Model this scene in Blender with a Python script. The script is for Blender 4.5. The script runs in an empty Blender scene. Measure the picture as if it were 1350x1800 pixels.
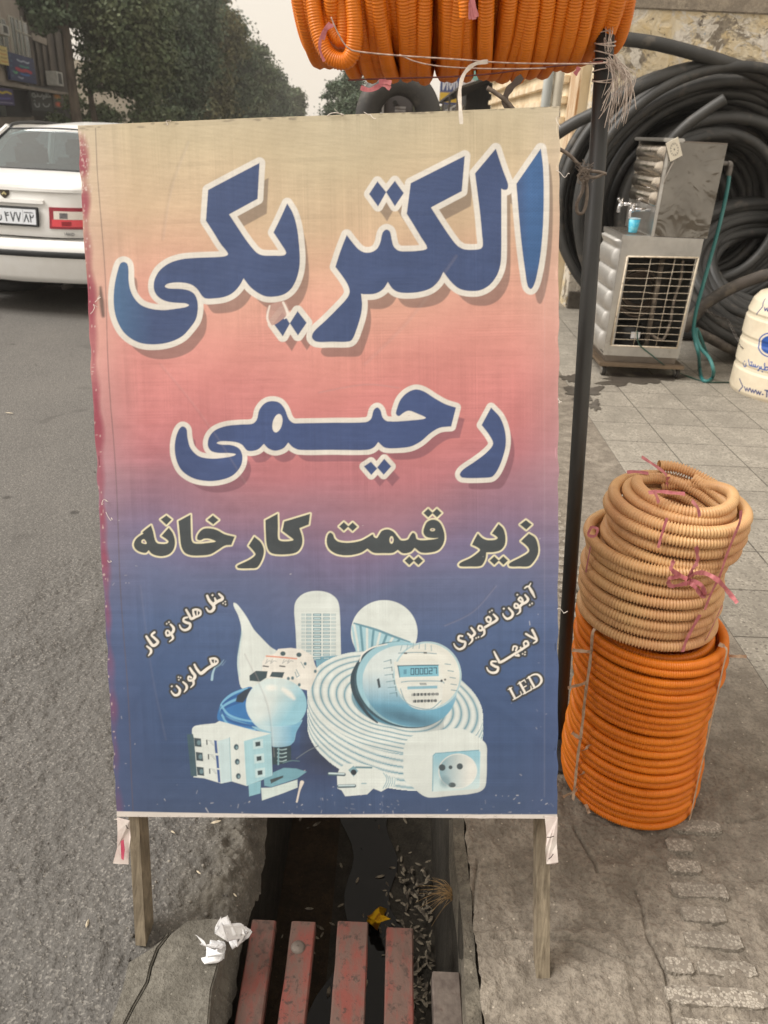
import bpy, bmesh, math, random
import numpy as np
from mathutils import Vector, Matrix

R_ = math.radians
scene = bpy.context.scene
COL = scene.collection

# ------------------------------------------------------------------ camera
FPX, CAM_H, PITCH, ROLL = 1352.0, 1.5, R_(26.4), R_(2.6)
_F = np.array([0, math.cos(PITCH), -math.sin(PITCH)])
_U0 = np.array([0, math.sin(PITCH), math.cos(PITCH)])
_R0 = np.array([1.0, 0, 0])
CR = _R0 * math.cos(ROLL) + _U0 * math.sin(ROLL)
CU = _U0 * math.cos(ROLL) - _R0 * math.sin(ROLL)
CC = np.array([0, 0, CAM_H])
cd = bpy.data.cameras.new('camera')
cam = bpy.data.objects.new('camera', cd)
COL.objects.link(cam)
M = Matrix(((CR[0], CU[0], -_F[0], 0), (CR[1], CU[1], -_F[1], 0), (CR[2], CU[2], -_F[2], CAM_H), (0, 0, 0, 1)))
cam.matrix_world = M
cd.sensor_fit = 'VERTICAL'
cd.sensor_height = 36.0
cd.lens = 36.0 * FPX / 1800.0
cd.clip_start = 0.05
cd.clip_end = 3000
cd.dof.use_dof = True
cd.dof.focus_distance = 1.7
cd.dof.aperture_fstop = 7.0
scene.camera = cam

# ------------------------------------------------------------------ world, sun, exposure
SUN_EL, SUN_AZ = R_(48), R_(-100)          # azimuth from +Y towards +X
world = bpy.data.worlds.new('World')
scene.world = world
world.use_nodes = True
nt = world.node_tree
nt.nodes.clear()
sky = nt.nodes.new('ShaderNodeTexSky')
sky.sky_type = 'NISHITA'
sky.sun_disc = False
sky.sun_elevation = SUN_EL
sky.sun_rotation = SUN_AZ
sky.dust_density = 6.0
sky.air_density = 1.0
sky.ozone_density = 1.0
mixw = nt.nodes.new('ShaderNodeMix')
mixw.data_type = 'RGBA'
mixw.inputs[0].default_value = 0.86
mixw.inputs[7].default_value = (8.7, 7.85, 6.7, 1)      # thick pale haze over the whole sky
bg = nt.nodes.new('ShaderNodeBackground')
bg.inputs[1].default_value = 0.094
wo = nt.nodes.new('ShaderNodeOutputWorld')
nt.links.new(sky.outputs[0], mixw.inputs[6])
nt.links.new(mixw.outputs[2], bg.inputs[0])
nt.links.new(bg.outputs[0], wo.inputs[0])

sd = bpy.data.lights.new('sun', 'SUN')
sd.energy = 2.7
sd.angle = R_(32)
sd.color = (1.0, 0.97, 0.93)
sun = bpy.data.objects.new('sun', sd)
COL.objects.link(sun)
sdir = Vector((math.sin(SUN_AZ) * math.cos(SUN_EL), math.cos(SUN_AZ) * math.cos(SUN_EL), math.sin(SUN_EL)))
sun.rotation_euler = sdir.to_track_quat('Z', 'Y').to_euler()
sun.location = (0, 0, 30)
vs = scene.view_settings
scene.display_settings.display_device = 'sRGB'
vs.view_transform = 'Standard'
vs.look = 'None'
vs.exposure = 0.46
vs.gamma = 1.0
vs.use_curve_mapping = False
scene.render.engine = 'CYCLES'
scene.cycles.max_bounces = 6

# ------------------------------------------------------------------ helpers
def ray(x, y):
    return _F * FPX + CR * (x - 675) - CU * (y - 900)
def gz(x, y, z=0.0):
    d = ray(x, y); return CC + d * ((z - CAM_H) / d[2])
def gy(x, y, Y):
    d = ray(x, y); return CC + d * (Y / d[1])
def gx(x, y, X):
    d = ray(x, y); return CC + d * (X / d[0])
def onplane(x, y, p0, n):
    d = ray(x, y); return CC + d * (((np.asarray(p0) - CC) @ n) / (d @ n))
def srgb(r, g, b, k=1.0):
    f = lambda c: (c / 12.92 if c <= 0.04045 else ((c + 0.055) / 1.055) ** 2.4)
    return tuple(f(c / 255.0) * k for c in (r, g, b))

def empty(name, label, cat, loc=(0, 0, 0), group=None):
    o = bpy.data.objects.new(name, None)
    COL.objects.link(o)
    o.location = loc
    o.empty_display_size = 0.1
    o['label'] = label; o['category'] = cat
    if group: o['group'] = group
    return o
def tag(o, label, cat, group=None, kind=None):
    if label: o['label'] = label
    if cat: o['category'] = cat
    if group: o['group'] = group
    if kind: o['kind'] = kind
    return o
def link(name, me, m=None, parent=None, root=None, smooth=True, kind=None, label=None):
    """one mesh object in world coordinates; parent's world location is undone by the inverse"""
    o = bpy.data.objects.new(name, me)
    COL.objects.link(o)
    if m is not None:
        for mm in (m if isinstance(m, (list, tuple)) else [m]):
            me.materials.append(mm)
    if smooth:
        me.polygons.foreach_set('use_smooth', [True] * len(me.polygons))
    if parent is not None:
        o.parent = parent
        loc = Vector(parent.location) if parent.type == 'EMPTY' else Vector((0, 0, 0))     # mesh parents already sit at the world origin
        o.matrix_parent_inverse = Matrix.Translation(-loc)
    if kind: o['kind'] = kind
    if label: o['label'] = label
    return o
def mesh_np(name, V, F):
    V = np.ascontiguousarray(V, dtype=np.float32); F = np.ascontiguousarray(F, dtype=np.int32)
    me = bpy.data.meshes.new(name)
    me.vertices.add(len(V)); me.vertices.foreach_set('co', V.ravel())
    k = F.shape[1]
    me.loops.add(F.size); me.loops.foreach_set('vertex_index', F.ravel())
    me.polygons.add(len(F))
    me.polygons.foreach_set('loop_start', np.arange(0, F.size, k, dtype=np.int32))
    me.polygons.foreach_set('loop_total', np.full(len(F), k, dtype=np.int32))
    me.update(calc_edges=True)
    return me

class MB:
    def __init__(s): s.V = []; s.F = []; s.M = []
    def add(s, vs, fs, mi=0):
        b = len(s.V); s.V += [tuple(float(c) for c in v) for v in vs]
        for f in fs: s.F.append([b + i for i in f]); s.M.append(mi)
        return s
    def addnp(s, V, F, mi=0):
        return s.add(V, [list(f) for f in F], mi)
    def box(s, c, size, rot=None, mi=0, bev=0.0):
        hx, hy, hz = size[0] / 2, size[1] / 2, size[2] / 2
        if bev <= 0:
            vs = [(x, y, z) for x in (-hx, hx) for y in (-hy, hy) for z in (-hz, hz)]
            fs = [(0, 1, 3, 2), (4, 6, 7, 5), (0, 4, 5, 1), (2, 3, 7, 6), (0, 2, 6, 4), (1, 5, 7, 3)]
        else:
            bm = bmesh.new(); bmesh.ops.create_cube(bm, size=1.0)
            for v in bm.verts: v.co = Vector((v.co.x * size[0], v.co.y * size[1], v.co.z * size[2]))
            bmesh.ops.bevel(bm, geom=list(bm.edges), offset=bev, segments=2, affect='EDGES')
            bm.verts.index_update()
            vs = [tuple(v.co) for v in bm.verts]; fs = [[v.index for v in f.verts] for f in bm.faces]; bm.free()
        if rot is not None: vs = [tuple(rot @ Vector(v)) for v in vs]
        return s.add([(v[0] + c[0], v[1] + c[1], v[2] + c[2]) for v in vs], fs, mi)
    def span(s, lo, hi, mi=0, bev=0.0):
        return s.box([(a + b) / 2 for a, b in zip(lo, hi)], [abs(b - a) for a, b in zip(lo, hi)], None, mi, bev)
    def bar(s, a, b, w, t, up=(0, 0, 1), mi=0, bev=0.0):
        a = Vector(a); b = Vector(b); d = (b - a); L = d.length; d.normalize()
        u = Vector(up); x = d.cross(u).normalized(); u = x.cross(d)
        rot = Matrix((x, d, u)).transposed()
        return s.box((a + b) / 2, (w, L, t), rot, mi, bev)
    def tube(s, pts, r, n=8, closed=False, caps=True, mi=0, ref=None):
        V, F = tube_np(np.array(pts, float), r, n, closed, ref)
        s.addnp(V, F, mi)
        if caps and not closed:
            b = len(s.V) - len(V); m = len(pts)
            s.F.append([b + i for i in range(n)][::-1]); s.M.append(mi)
            s.F.append([b + (m - 1) * n + i for i in range(n)]); s.M.append(mi)
        return s
    def lathe(s, prof, c, n=24, axis='Z', mi=0, caps=True):
        vs = []; fs = []
        for (r, h) in prof:
            for i in range(n):
                a = 2 * math.pi * i / n
                p = (r * math.cos(a), r * math.sin(a), h)
                if axis == 'X': p = (p[2], p[0], p[1])
                if axis == 'Y': p = (p[0], p[2], p[1])
                vs.append((p[0] + c[0], p[1] + c[1], p[2] + c[2]))
        for j in range(len(prof) - 1):
            for i in range(n):
                i2 = (i + 1) % n
                fs.append((j * n + i, j * n + i2, (j + 1) * n + i2, (j + 1) * n + i))
        if caps:
            fs.append(list(range(n))[::-1]); fs.append([(len(prof) - 1) * n + i for i in range(n)])
        return s.add(vs, fs, mi)
    def prism(s, poly, off, mi=0):
        n = len(poly); off = Vector(off)
        vs = [tuple(p) for p in poly] + [tuple(Vector(p) + off) for p in poly]
        fs = [list(range(n)), [n + i for i in range(n)][::-1]] + [(i, (i + 1) % n, n + (i + 1) % n, n + i)[::-1] for i in range(n)]
        return s.add(vs, fs, mi)
    def build(s, name, m, parent=None, smooth=False, kind=None, label=None, fix=True):
        me = bpy.data.meshes.new(name)
        me.from_pydata(s.V, [], s.F)
        me.update()
        o = link(name, me, m, parent, smooth=smooth, kind=kind, label=label)
        if isinstance(m, (list, tuple)): me.polygons.foreach_set('material_index', s.M)
        if fix:
            bm = bmesh.new(); bm.from_mesh(me)
            bmesh.ops.recalc_face_normals(bm, faces=list(bm.faces)); bm.to_mesh(me); bm.free()
        return o

def tube_np(P, rad, n=8, closed=False, ref=None):
    P = np.asarray(P, float); m = len(P)
    rad = np.broadcast_to(np.asarray(rad, float), (m,))
    if closed: T = np.roll(P, -1, 0) - np.roll(P, 1, 0)
    else: T = np.gradient(P, axis=0)
    T /= np.linalg.norm(T, axis=1, keepdims=True) + 1e-12
    if ref is None:
        N = np.zeros_like(P)
        t0 = T[0]; a = np.array([0, 0, 1.0]) if abs(t0[2]) < .9 else np.array([1.0, 0, 0])
        nrm = np.cross(t0, a); nrm /= np.linalg.norm(nrm)
        for i in range(m):
            nrm = nrm - T[i] * (nrm @ T[i]); nrm /= np.linalg.norm(nrm) + 1e-12
            N[i] = nrm
    else:
        N = np.cross(T, np.broadcast_to(np.asarray(ref, float), P.shape)); N /= np.linalg.norm(N, axis=1, keepdims=True) + 1e-12
    B = np.cross(T, N)
    a = np.arange(n) * 2 * np.pi / n
    V = P[:, None, :] + rad[:, None, None] * (np.cos(a)[None, :, None] * N[:, None, :] + np.sin(a)[None, :, None] * B[:, None, :])
    V = V.reshape(-1, 3)
    k = m if closed else m - 1
    i = np.arange(k)[:, None]; j = np.arange(n)[None, :]
    i2 = (i + 1) % m; j2 = (j + 1) % n
    F = np.stack([i * n + j, i * n + j2 + 0 * i, i2 * n + j2, i2 * n + j], -1).reshape(-1, 4)
    return V, F
def smooth_path(pts, k=8, closed=False):
    P = np.array(pts, float); n = len(P); out = []
    rng = range(n if closed else n - 1)
    for i in rng:
        if closed: p0, p1, p2, p3 = P[(i - 1) % n], P[i], P[(i + 1) % n], P[(i + 2) % n]
        else: p0, p1, p2, p3 = P[max(i - 1, 0)], P[i], P[i + 1], P[min(i + 2, n - 1)]
        for t in np.linspace(0, 1, k, endpoint=False):
            out.append(0.5 * ((2 * p1) + (-p0 + p2) * t + (2 * p0 - 5 * p1 + 4 * p2 - p3) * t * t + (-p0 + 3 * p1 - 3 * p2 + p3) * t ** 3))
    if not closed: out.append(P[-1])
    return np.array(out)
def resample(P, step):
    d = np.r_[0, np.cumsum(np.linalg.norm(np.diff(P, axis=0), axis=1))]
    n = max(int(d[-1] / step), 4)
    s = np.linspace(0, d[-1], n)
    return np.stack([np.interp(s, d, P[:, i]) for i in range(3)], 1)

# ------------------------------------------------------------------ materials
class NT:
    def __init__(s, name):
        s.m = bpy.data.materials.new(name); s.m.use_nodes = True
        s.t = s.m.node_tree; s.b = s.t.nodes['Principled BSDF']
    def n(s, typ, **kw):
        o = s.t.nodes.new(typ)
        for k, v in kw.items():
            if k.startswith('i_'): o.inputs[int(k[2:])].default_value = v
            else: setattr(o, k, v)
        return o
    def l(s, a, b): s.t.links.new(a, b)
    def coord(s, kind='Object', scale=(1, 1, 1)):
        tc = s.n('ShaderNodeTexCoord'); mp = s.n('ShaderNodeMapping'); mp.inputs[3].default_value = scale
        s.l(tc.outputs[kind], mp.inputs[0]); return mp.outputs[0]
    def noise(s, co, scale, detail=4, rough=.55, dist=0.0):
        o = s.n('ShaderNodeTexNoise'); o.inputs['Scale'].default_value = scale; o.inputs['Detail'].default_value = detail
        o.inputs['Roughness'].default_value = rough; o.inputs['Distortion'].default_value = dist
        s.l(co, o.inputs['Vector']); return o.outputs[0]
    def voro(s, co, scale, feature='F1', out=0, rnd=1.0):
        o = s.n('ShaderNodeTexVoronoi'); o.feature = feature; o.inputs['Scale'].default_value = scale
        o.inputs['Randomness'].default_value = rnd
        s.l(co, o.inputs['Vector']); return o.outputs[out]
    def ramp(s, v, stops, interp='LINEAR'):
        o = s.n('ShaderNodeValToRGB'); o.color_ramp.interpolation = interp
        e = o.color_ramp.elements
        while len(e) < len(stops): e.new(0.5)
        for i, (p, c) in enumerate(stops):
            e[i].position = p
            e[i].color = (c, c, c, 1) if isinstance(c, (int, float)) else (c[0], c[1], c[2], 1)
        s.l(v, o.inputs[0]); return o.outputs[0]
    def mix(s, fac, a, b, mode='MIX'):
        o = s.n('ShaderNodeMix'); o.data_type = 'RGBA'; o.blend_type = mode
        for k, v in ((0, fac), (6, a), (7, b)):
            sock = o.inputs[k]
            if hasattr(v, 'is_linked'): s.l(v, sock)
            elif isinstance(v, (int, float)): sock.default_value = v if k == 0 else (v, v, v, 1)
            else: sock.default_value = (v[0], v[1], v[2], 1)
        return o.outputs[2]
    def math(s, op, a, b=0.0):
        o = s.n('ShaderNodeMath'); o.operation = op
        for sock, v in ((o.inputs[0], a), (o.inputs[1], b)):
            if hasattr(v, 'is_linked'): s.l(v, sock)
            else: sock.default_value = v
        return o.outputs[0]
    def bump(s, h, strength=.3, dist=.01, prev=None):
        o = s.n('ShaderNodeBump'); o.inputs['Strength'].default_value = strength; o.inputs['Distance'].default_value = dist
        s.l(h, o.inputs['Height'])
        if prev is not None: s.l(prev, o.inputs['Normal'])
        return o.outputs[0]
    def out(s, col=None, rough=None, metal=None, normal=None, spec=None):
        b = s.b
        def setv(sock, v):
            if v is None: return
            if hasattr(v, 'is_linked'): s.l(v, sock)
            elif isinstance(v, (tuple, list)): sock.default_value = (v[0], v[1], v[2], 1)
            else: sock.default_value = v
        setv(b.inputs['Base Color'], col); setv(b.inputs['Roughness'], rough); setv(b.inputs['Metallic'], metal)
        setv(b.inputs['Specular IOR Level'], spec)
        if normal is not None: s.l(normal, b.inputs['Normal'])
        return s.m

def simple(name, c1, c2=None, scale=20, rough=.6, metal=0.0, bump=0.0, bdist=.003, bscale=None, spec=.5, rng=(.35, .65), stretch=(1, 1, 1), dirt=None):
    n = NT(name); co = n.coord('Object', stretch)
    c2 = c2 or tuple(c * .75 for c in c1)
    f = n.noise(co, scale, 5, .6)
    col = n.mix(n.ramp(f, [(rng[0], 0.0), (rng[1], 1.0)]), c1, c2)
    if dirt:
        f2 = n.noise(co, dirt[1], 6, .65)
        col = n.mix(n.ramp(f2, [(dirt[2], 0.0), (dirt[2] + .12, dirt[3])]), col, dirt[0])
    nm = n.bump(n.noise(co, bscale or scale * 4, 4, .6), bump, bdist) if bump else None
    return n.out(col, rough, metal, nm, spec)

# ------------------------------------------------------------------ printed surfaces: colours worked out per vertex of a fine grid
class Print:
    def __init__(s, X, Y, base=(1, 1, 1)):
        s.X = X.astype(np.float32).ravel(); s.Y = Y.astype(np.float32).ravel()
        s.C = np.empty((s.X.size, 3), np.float32); s.C[:] = base
    def sel(s, x0, y0, x1, y1):
        return np.nonzero((s.X >= x0) & (s.X <= x1) & (s.Y >= y0) & (s.Y <= y1))[0]
    def put(s, idx, a, col):
        a = a[:, None]
        c = col if isinstance(col, np.ndarray) and col.ndim == 2 else np.asarray(col, np.float32)[None, :]
        s.C[idx] = s.C[idx] * (1 - a) + c * a
    @staticmethod
    def sdf(P, x, y):
        P = np.asarray(P, np.float32); n = len(P)
        d2 = np.full(x.shape, 1e12, np.float32); ins = np.zeros(x.shape, bool)
        for i in range(n):
            ax, ay = P[i]; bx, by = P[(i + 1) % n]
            ex, ey = bx - ax, by - ay
            wx, wy = x - ax, y - ay
            t = np.clip((wx * ex + wy * ey) / (ex * ex + ey * ey + 1e-9), 0, 1)
            dx, dy = wx - ex * t, wy - ey * t
            np.minimum(d2, dx * dx + dy * dy, out=d2)
            if ay != by:
                c = ((ay <= y) != (by <= y)) & ((wx < ex * wy / (by - ay)))
                ins ^= c
        d = np.sqrt(d2); return np.where(ins, -d, d)
    @staticmethod
    def cov(d, soft): return np.clip(.5 - d / (2 * soft), 0, 1)
    def poly(s, P, col, soft=.7, alpha=1.0, outline=None, ow=0.0, shadow=None, holes=(), smooth=True):
        """outline colour grown by ow; shadow = (dx, dy, colour, alpha)"""
        Q = curve(P) if smooth else np.array([p[:2] for p in P], float)
        H = [curve(h) if smooth else np.array([p[:2] for p in h], float) for h in holes]
        x0, y0 = Q.min(0); x1, y1 = Q.max(0); g = ow + soft * 2 + 1
        if shadow:
            dx, dy, sc, sa = shadow
            i = s.sel(x0 + dx - 3, y0 + dy - 3, x1 + dx + 3, y1 + dy + 3)
            d = s.sdf(Q, s.X[i] - dx, s.Y[i] - dy)
            for h in H: d = np.maximum(d, -s.sdf(h, s.X[i] - dx, s.Y[i] - dy))
            s.put(i, s.cov(d, 1.0) * sa, sc)
        i = s.sel(x0 - g, y0 - g, x1 + g, y1 + g)
        d = s.sdf(Q, s.X[i], s.Y[i])
        for h in H: d = np.maximum(d, -s.sdf(h, s.X[i], s.Y[i]))
        if outline is not None: s.put(i, s.cov(d - ow, soft), outline)
        if callable(col): col = col(s.X[i], s.Y[i]).astype(np.float32)
        if col is not None: s.put(i, s.cov(d, soft) * alpha, col)
    def stroke(s, P, col, r=None, soft=.7, alpha=1.0, smooth=True):
        P = [tuple(p) + ((r,) if r is not None else ()) for p in [q[:2] if r is not None else q for q in P]]
        Q = smooth_path(P, 5) if (smooth and len(P) > 2) else np.array(P, float)
        m = Q[:, 2].max() + soft * 2 + 1
        i = s.sel(Q[:, 0].min() - m, Q[:, 1].min() - m, Q[:, 0].max() + m, Q[:, 1].max() + m)
        if len(i) == 0: return
        x, y = s.X[i], s.Y[i]; d = np.full(x.shape, 1e6, np.float32)
        for (ax, ay, ar), (bx, by, br) in zip(Q[:-1], Q[1:]):
            ex, ey = bx - ax, by - ay
            t = np.clip(((x - ax) * ex + (y - ay) * ey) / (ex * ex + ey * ey + 1e-9), 0, 1)
            np.minimum(d, np.hypot(x - ax - ex * t, y - ay - ey * t) - (ar + (br - ar) * t), out=d)
        s.put(i, s.cov(d, soft) * alpha, col)
    def ell(s, cx, cy, rx, ry, col, rot=0.0, soft=.7, alpha=1.0, inner=0.0):
        """filled ellipse, or a ring when inner (fraction of the radius) is given"""
        m = max(rx, ry) + 3
        i = s.sel(cx - m, cy - m, cx + m, cy + m)
        if len(i) == 0: return
        c, sn = math.cos(rot), math.sin(rot)
        x = (s.X[i] - cx) * c + (s.Y[i] - cy) * sn; y = -(s.X[i] - cx) * sn + (s.Y[i] - cy) * c
        q = np.hypot(x / rx, y / ry); k = min(rx, ry)
        a = s.cov((q - 1) * k, soft)
        if inner: a = a * (1 - s.cov((q - inner) * k, soft))
        if callable(col): col = col(s.X[i], s.Y[i]).astype(np.float32)
        s.put(i, a * alpha, col)
def curve(P, k=5):
    """closed outline; points flagged with a third value are corners, the others are rounded through"""
    n = len(P); A = np.array([p[:2] for p in P], float); cr = [len(p) > 2 for p in P]; out = []
    for i in range(n):
        p1, p2 = A[i], A[(i + 1) % n]
        p0 = p1 if cr[i] else A[i - 1]; p3 = p2 if cr[(i + 1) % n] else A[(i + 2) % n]
        L = np.linalg.norm(p2 - p1) + 1e-9
        m1 = (p2 - p1) if cr[i] else (p2 - p0) / (np.linalg.norm(p2 - p1) + np.linalg.norm(p1 - p0) + 1e-9) * L
        m2 = (p2 - p1) if cr[(i + 1) % n] else (p3 - p1) / (np.linalg.norm(p3 - p2) + np.linalg.norm(p2 - p1) + 1e-9) * L
        kk = 1 if (cr[i] and cr[(i + 1) % n]) else k
        for t in np.linspace(0, 1, kk, endpoint=False):
            h = t * t * (3 - 2 * t)
            out.append((2 * t ** 3 - 3 * t * t + 1) * p1 + (t ** 3 - 2 * t * t + t) * m1 + h * p2 + (t ** 3 - t * t) * m2)
    return np.array(out)
def xf(P, ox, oy, s):
    return [(ox + p[0] / s, oy + p[1] / s) + tuple((p[2] / s,) if len(p) > 2 and p[2] != 1 else ((1,) if len(p) > 2 else ())) for p in P]
def paint_attr(me, C):
    at = me.color_attributes.new('print', 'FLOAT_COLOR', 'POINT')
    rgba = np.ones((len(C), 4), np.float32); rgba[:, :3] = np.clip(C, 0.001, 1)
    at.data.foreach_set('color', rgba.ravel())
def grid_faces(nu, nv):
    i = np.arange(nv - 1)[:, None]; j = np.arange(nu - 1)[None, :]
    a = i * nu + j
    return np.stack([a, a + 1, a + nu + 1, a + nu], -1).reshape(-1, 4)
def print_mat(name, rough=.6, bump=None, spec=.4, grime=.15):
    n = NT(name)
    at = n.n('ShaderNodeVertexColor'); at.layer_name = 'print'
    co = n.coord('Object')
    g = n.ramp(n.noise(co, 14, 6, .65), [(.35, 1.0), (.75, 1.0 - grime)])
    col = n.mix(1.0, at.outputs[0], g, 'MULTIPLY')
    nm = None
    if bump:
        nm = bump(n, co)
    return n.out(col, rough, 0.0, nm, spec)
def panel(name, p0, uvec, vvec, w, h, nu, nv, painter, m, parent, thick=None):
    """flat printed panel: p0 = its top-left corner, uvec to the right, vvec downwards; painter gets x in 0..w*1000, y in 0..h*1000"""
    u = np.asarray(uvec, float); v = np.asarray(vvec, float); p0 = np.asarray(p0, float)
    a, b = np.meshgrid(np.linspace(0, 1, nu), np.linspace(0, 1, nv))
    V = p0 + u * (a.ravel()[:, None] * w) + v * (b.ravel()[:, None] * h)
    pr = Print(a * w * 1000, b * h * 1000); painter(pr)
    F = grid_faces(nu, nv)[:, ::-1]; C = pr.C
    if thick:
        nrm = np.cross(u, v); nrm /= np.linalg.norm(nrm)     # u right, v down: the normal points away from the viewer
        idx = list(range(nu)) + [nu * (i + 1) - 1 for i in range(1, nv)] + [nu * (nv - 1) + j for j in range(nu - 2, -1, -1)] + [nu * i for i in range(nv - 2, 0, -1)]
        k = len(idx); base = len(V)
        V = np.vstack([V, V[idx] + nrm * thick]); C = np.vstack([C, C[idx]])
        side = np.array([[idx[i], idx[(i + 1) % k], base + (i + 1) % k, base + i] for i in range(k)])
        V = np.vstack([V, p0 + nrm * thick + u * w / 2 + v * h / 2]); C = np.vstack([C, C[:1]])
        back = np.array([[base + i, base + (i + 1) % k, len(V) - 1, len(V) - 1] for i in range(k)])
        me = bpy.data.meshes.new(name)
        faces = F.tolist() + side.tolist() + [b_[:3] for b_ in back.tolist()]
        me.from_pydata(V.tolist(), [], faces); me.update()
    else:
        me = mesh_np(name, V, F)
    paint_attr(me, C)
    return link(name, me, m, parent, smooth=False)
rnd = random.Random(7)
nrg = np.random.default_rng(11)
# ------------------------------------------------------------------ lattice noise for real relief
def lnoise(x, y, scale, seed):
    g = np.random.default_rng(seed).random((256, 256)).astype(np.float32)
    x = x * scale + 37.7; y = y * scale + 11.3
    xi = np.floor(x).astype(int); yi = np.floor(y).astype(int); fx = x - xi; fy = y - yi
    fx = fx * fx * (3 - 2 * fx); fy = fy * fy * (3 - 2 * fy)
    G = lambda a, b: g[a % 256, b % 256]
    return (G(xi, yi) * (1 - fx) + G(xi + 1, yi) * fx) * (1 - fy) + (G(xi, yi + 1) * (1 - fx) + G(xi + 1, yi + 1) * fx) * fy - .5
def fbm(x, y, scale, seed, octs=5, gain=.55):
    r = 0; a = 1.0
    for k in range(octs): r = r + a * lnoise(x, y, scale * 2 ** k, seed + k); a *= gain
    return r

# ------------------------------------------------------------------ ground materials
def asphalt_mat():
    n = NT('old asphalt'); co = n.coord('Object')
    big = n.noise(co, .8, 5, .6); fine = n.noise(co, 110, 6, .7); st = n.voro(co, 250, 'F1', 0)
    st2 = n.voro(co, 105, 'F1', 0)
    col = n.mix(n.ramp(big, [(.3, 0.0), (.7, 1.0)]), srgb(96, 94, 91), srgb(110, 107, 103))
    col = n.mix(n.ramp(fine, [(.36, .5), (.52, 0.0)]), col, srgb(80, 78, 76))
    vc = n.n('ShaderNodeTexVoronoi'); vc.inputs['Scale'].default_value = 250; n.l(co, vc.inputs['Vector'])
    sep = n.n('ShaderNodeSeparateColor'); n.l(vc.outputs[1], sep.inputs[0])
    col = n.mix(n.ramp(sep.outputs[0], [(.8, 0.0), (.9, .55)]), col, srgb(150, 146, 140))
    col = n.mix(n.ramp(sep.outputs[1], [(.84, 0.0), (.9, .5)]), col, srgb(66, 64, 62))
    spots = n.noise(co, 3.2, 3, .5, .8)
    col = n.mix(n.ramp(spots, [(.66, 0.0), (.72, .45)]), col, srgb(82, 79, 76))
    dk = n.voro(co, 2.6, 'F1', 0); col = n.mix(n.ramp(dk, [(.035, .7), (.06, 0.0)]), col, srgb(58, 56, 54)); col = n.mix(n.ramp(n.noise(n.coord('Object', (1, .25, 1)), 1.1, 4, .6), [(.55, 0.0), (.7, .35)]), col, srgb(84, 82, 79))
    sx = n.n('ShaderNodeSeparateXYZ'); n.l(co, sx.inputs[0])
    edge = n.math('ADD', sx.outputs[0], n.math('MULTIPLY', n.noise(co, 6, 4), .22))
    br = n.mix(n.ramp(n.noise(co, 16, 6, .7), [(.38, 0.0), (.62, 1.0)]), srgb(110, 104, 92), srgb(84, 79, 70))
    col = n.mix(n.math('MULTIPLY', n.ramp(n.math('ADD', edge, 1.0), [(.66, 0.0), (.78, .6)]), n.ramp(sx.outputs[1], [(0.0, 1.0), (1.0, 1.0)])), col, br)
    nm = n.bump(st, .4, .003); nm = n.bump(fine, .55, .004, nm); nm = n.bump(st2, .35, .006, nm)
    return n.out(col, .88, 0, nm, .3)
def concrete_mat(name, c1, c2, c3, grit=.5, scale=1.6):
    n = NT(name); co = n.coord('Object')
    big = n.noise(co, scale, 6, .62, .4); mid = n.noise(co, 14, 6, .7); fine = n.noise(co, 120, 4, .7)
    col = n.mix(n.ramp(big, [(.32, 0.0), (.66, 1.0)]), c1, c2)
    col = n.mix(n.ramp(mid, [(.42, .7), (.6, 0.0)]), col, c3)
    col = n.mix(n.ramp(fine, [(.35, .5), (.55, 0.0)]), col, tuple(x * .62 for x in c3))
    w = n.voro(co, 42, 'F1', 0)
    col = n.mix(n.ramp(w, [(.06, .55), (.12, 0.0)]), col, tuple(min(1, x * 1.7) for x in c1))
    nm = n.bump(fine, min(1, grit * 1.5), .005); nm = n.bump(mid, min(1, grit * 1.3), .014, nm); nm = n.bump(w, grit * .5, .006, nm)
    return n.out(col, .9, 0, nm, .25)
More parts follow.
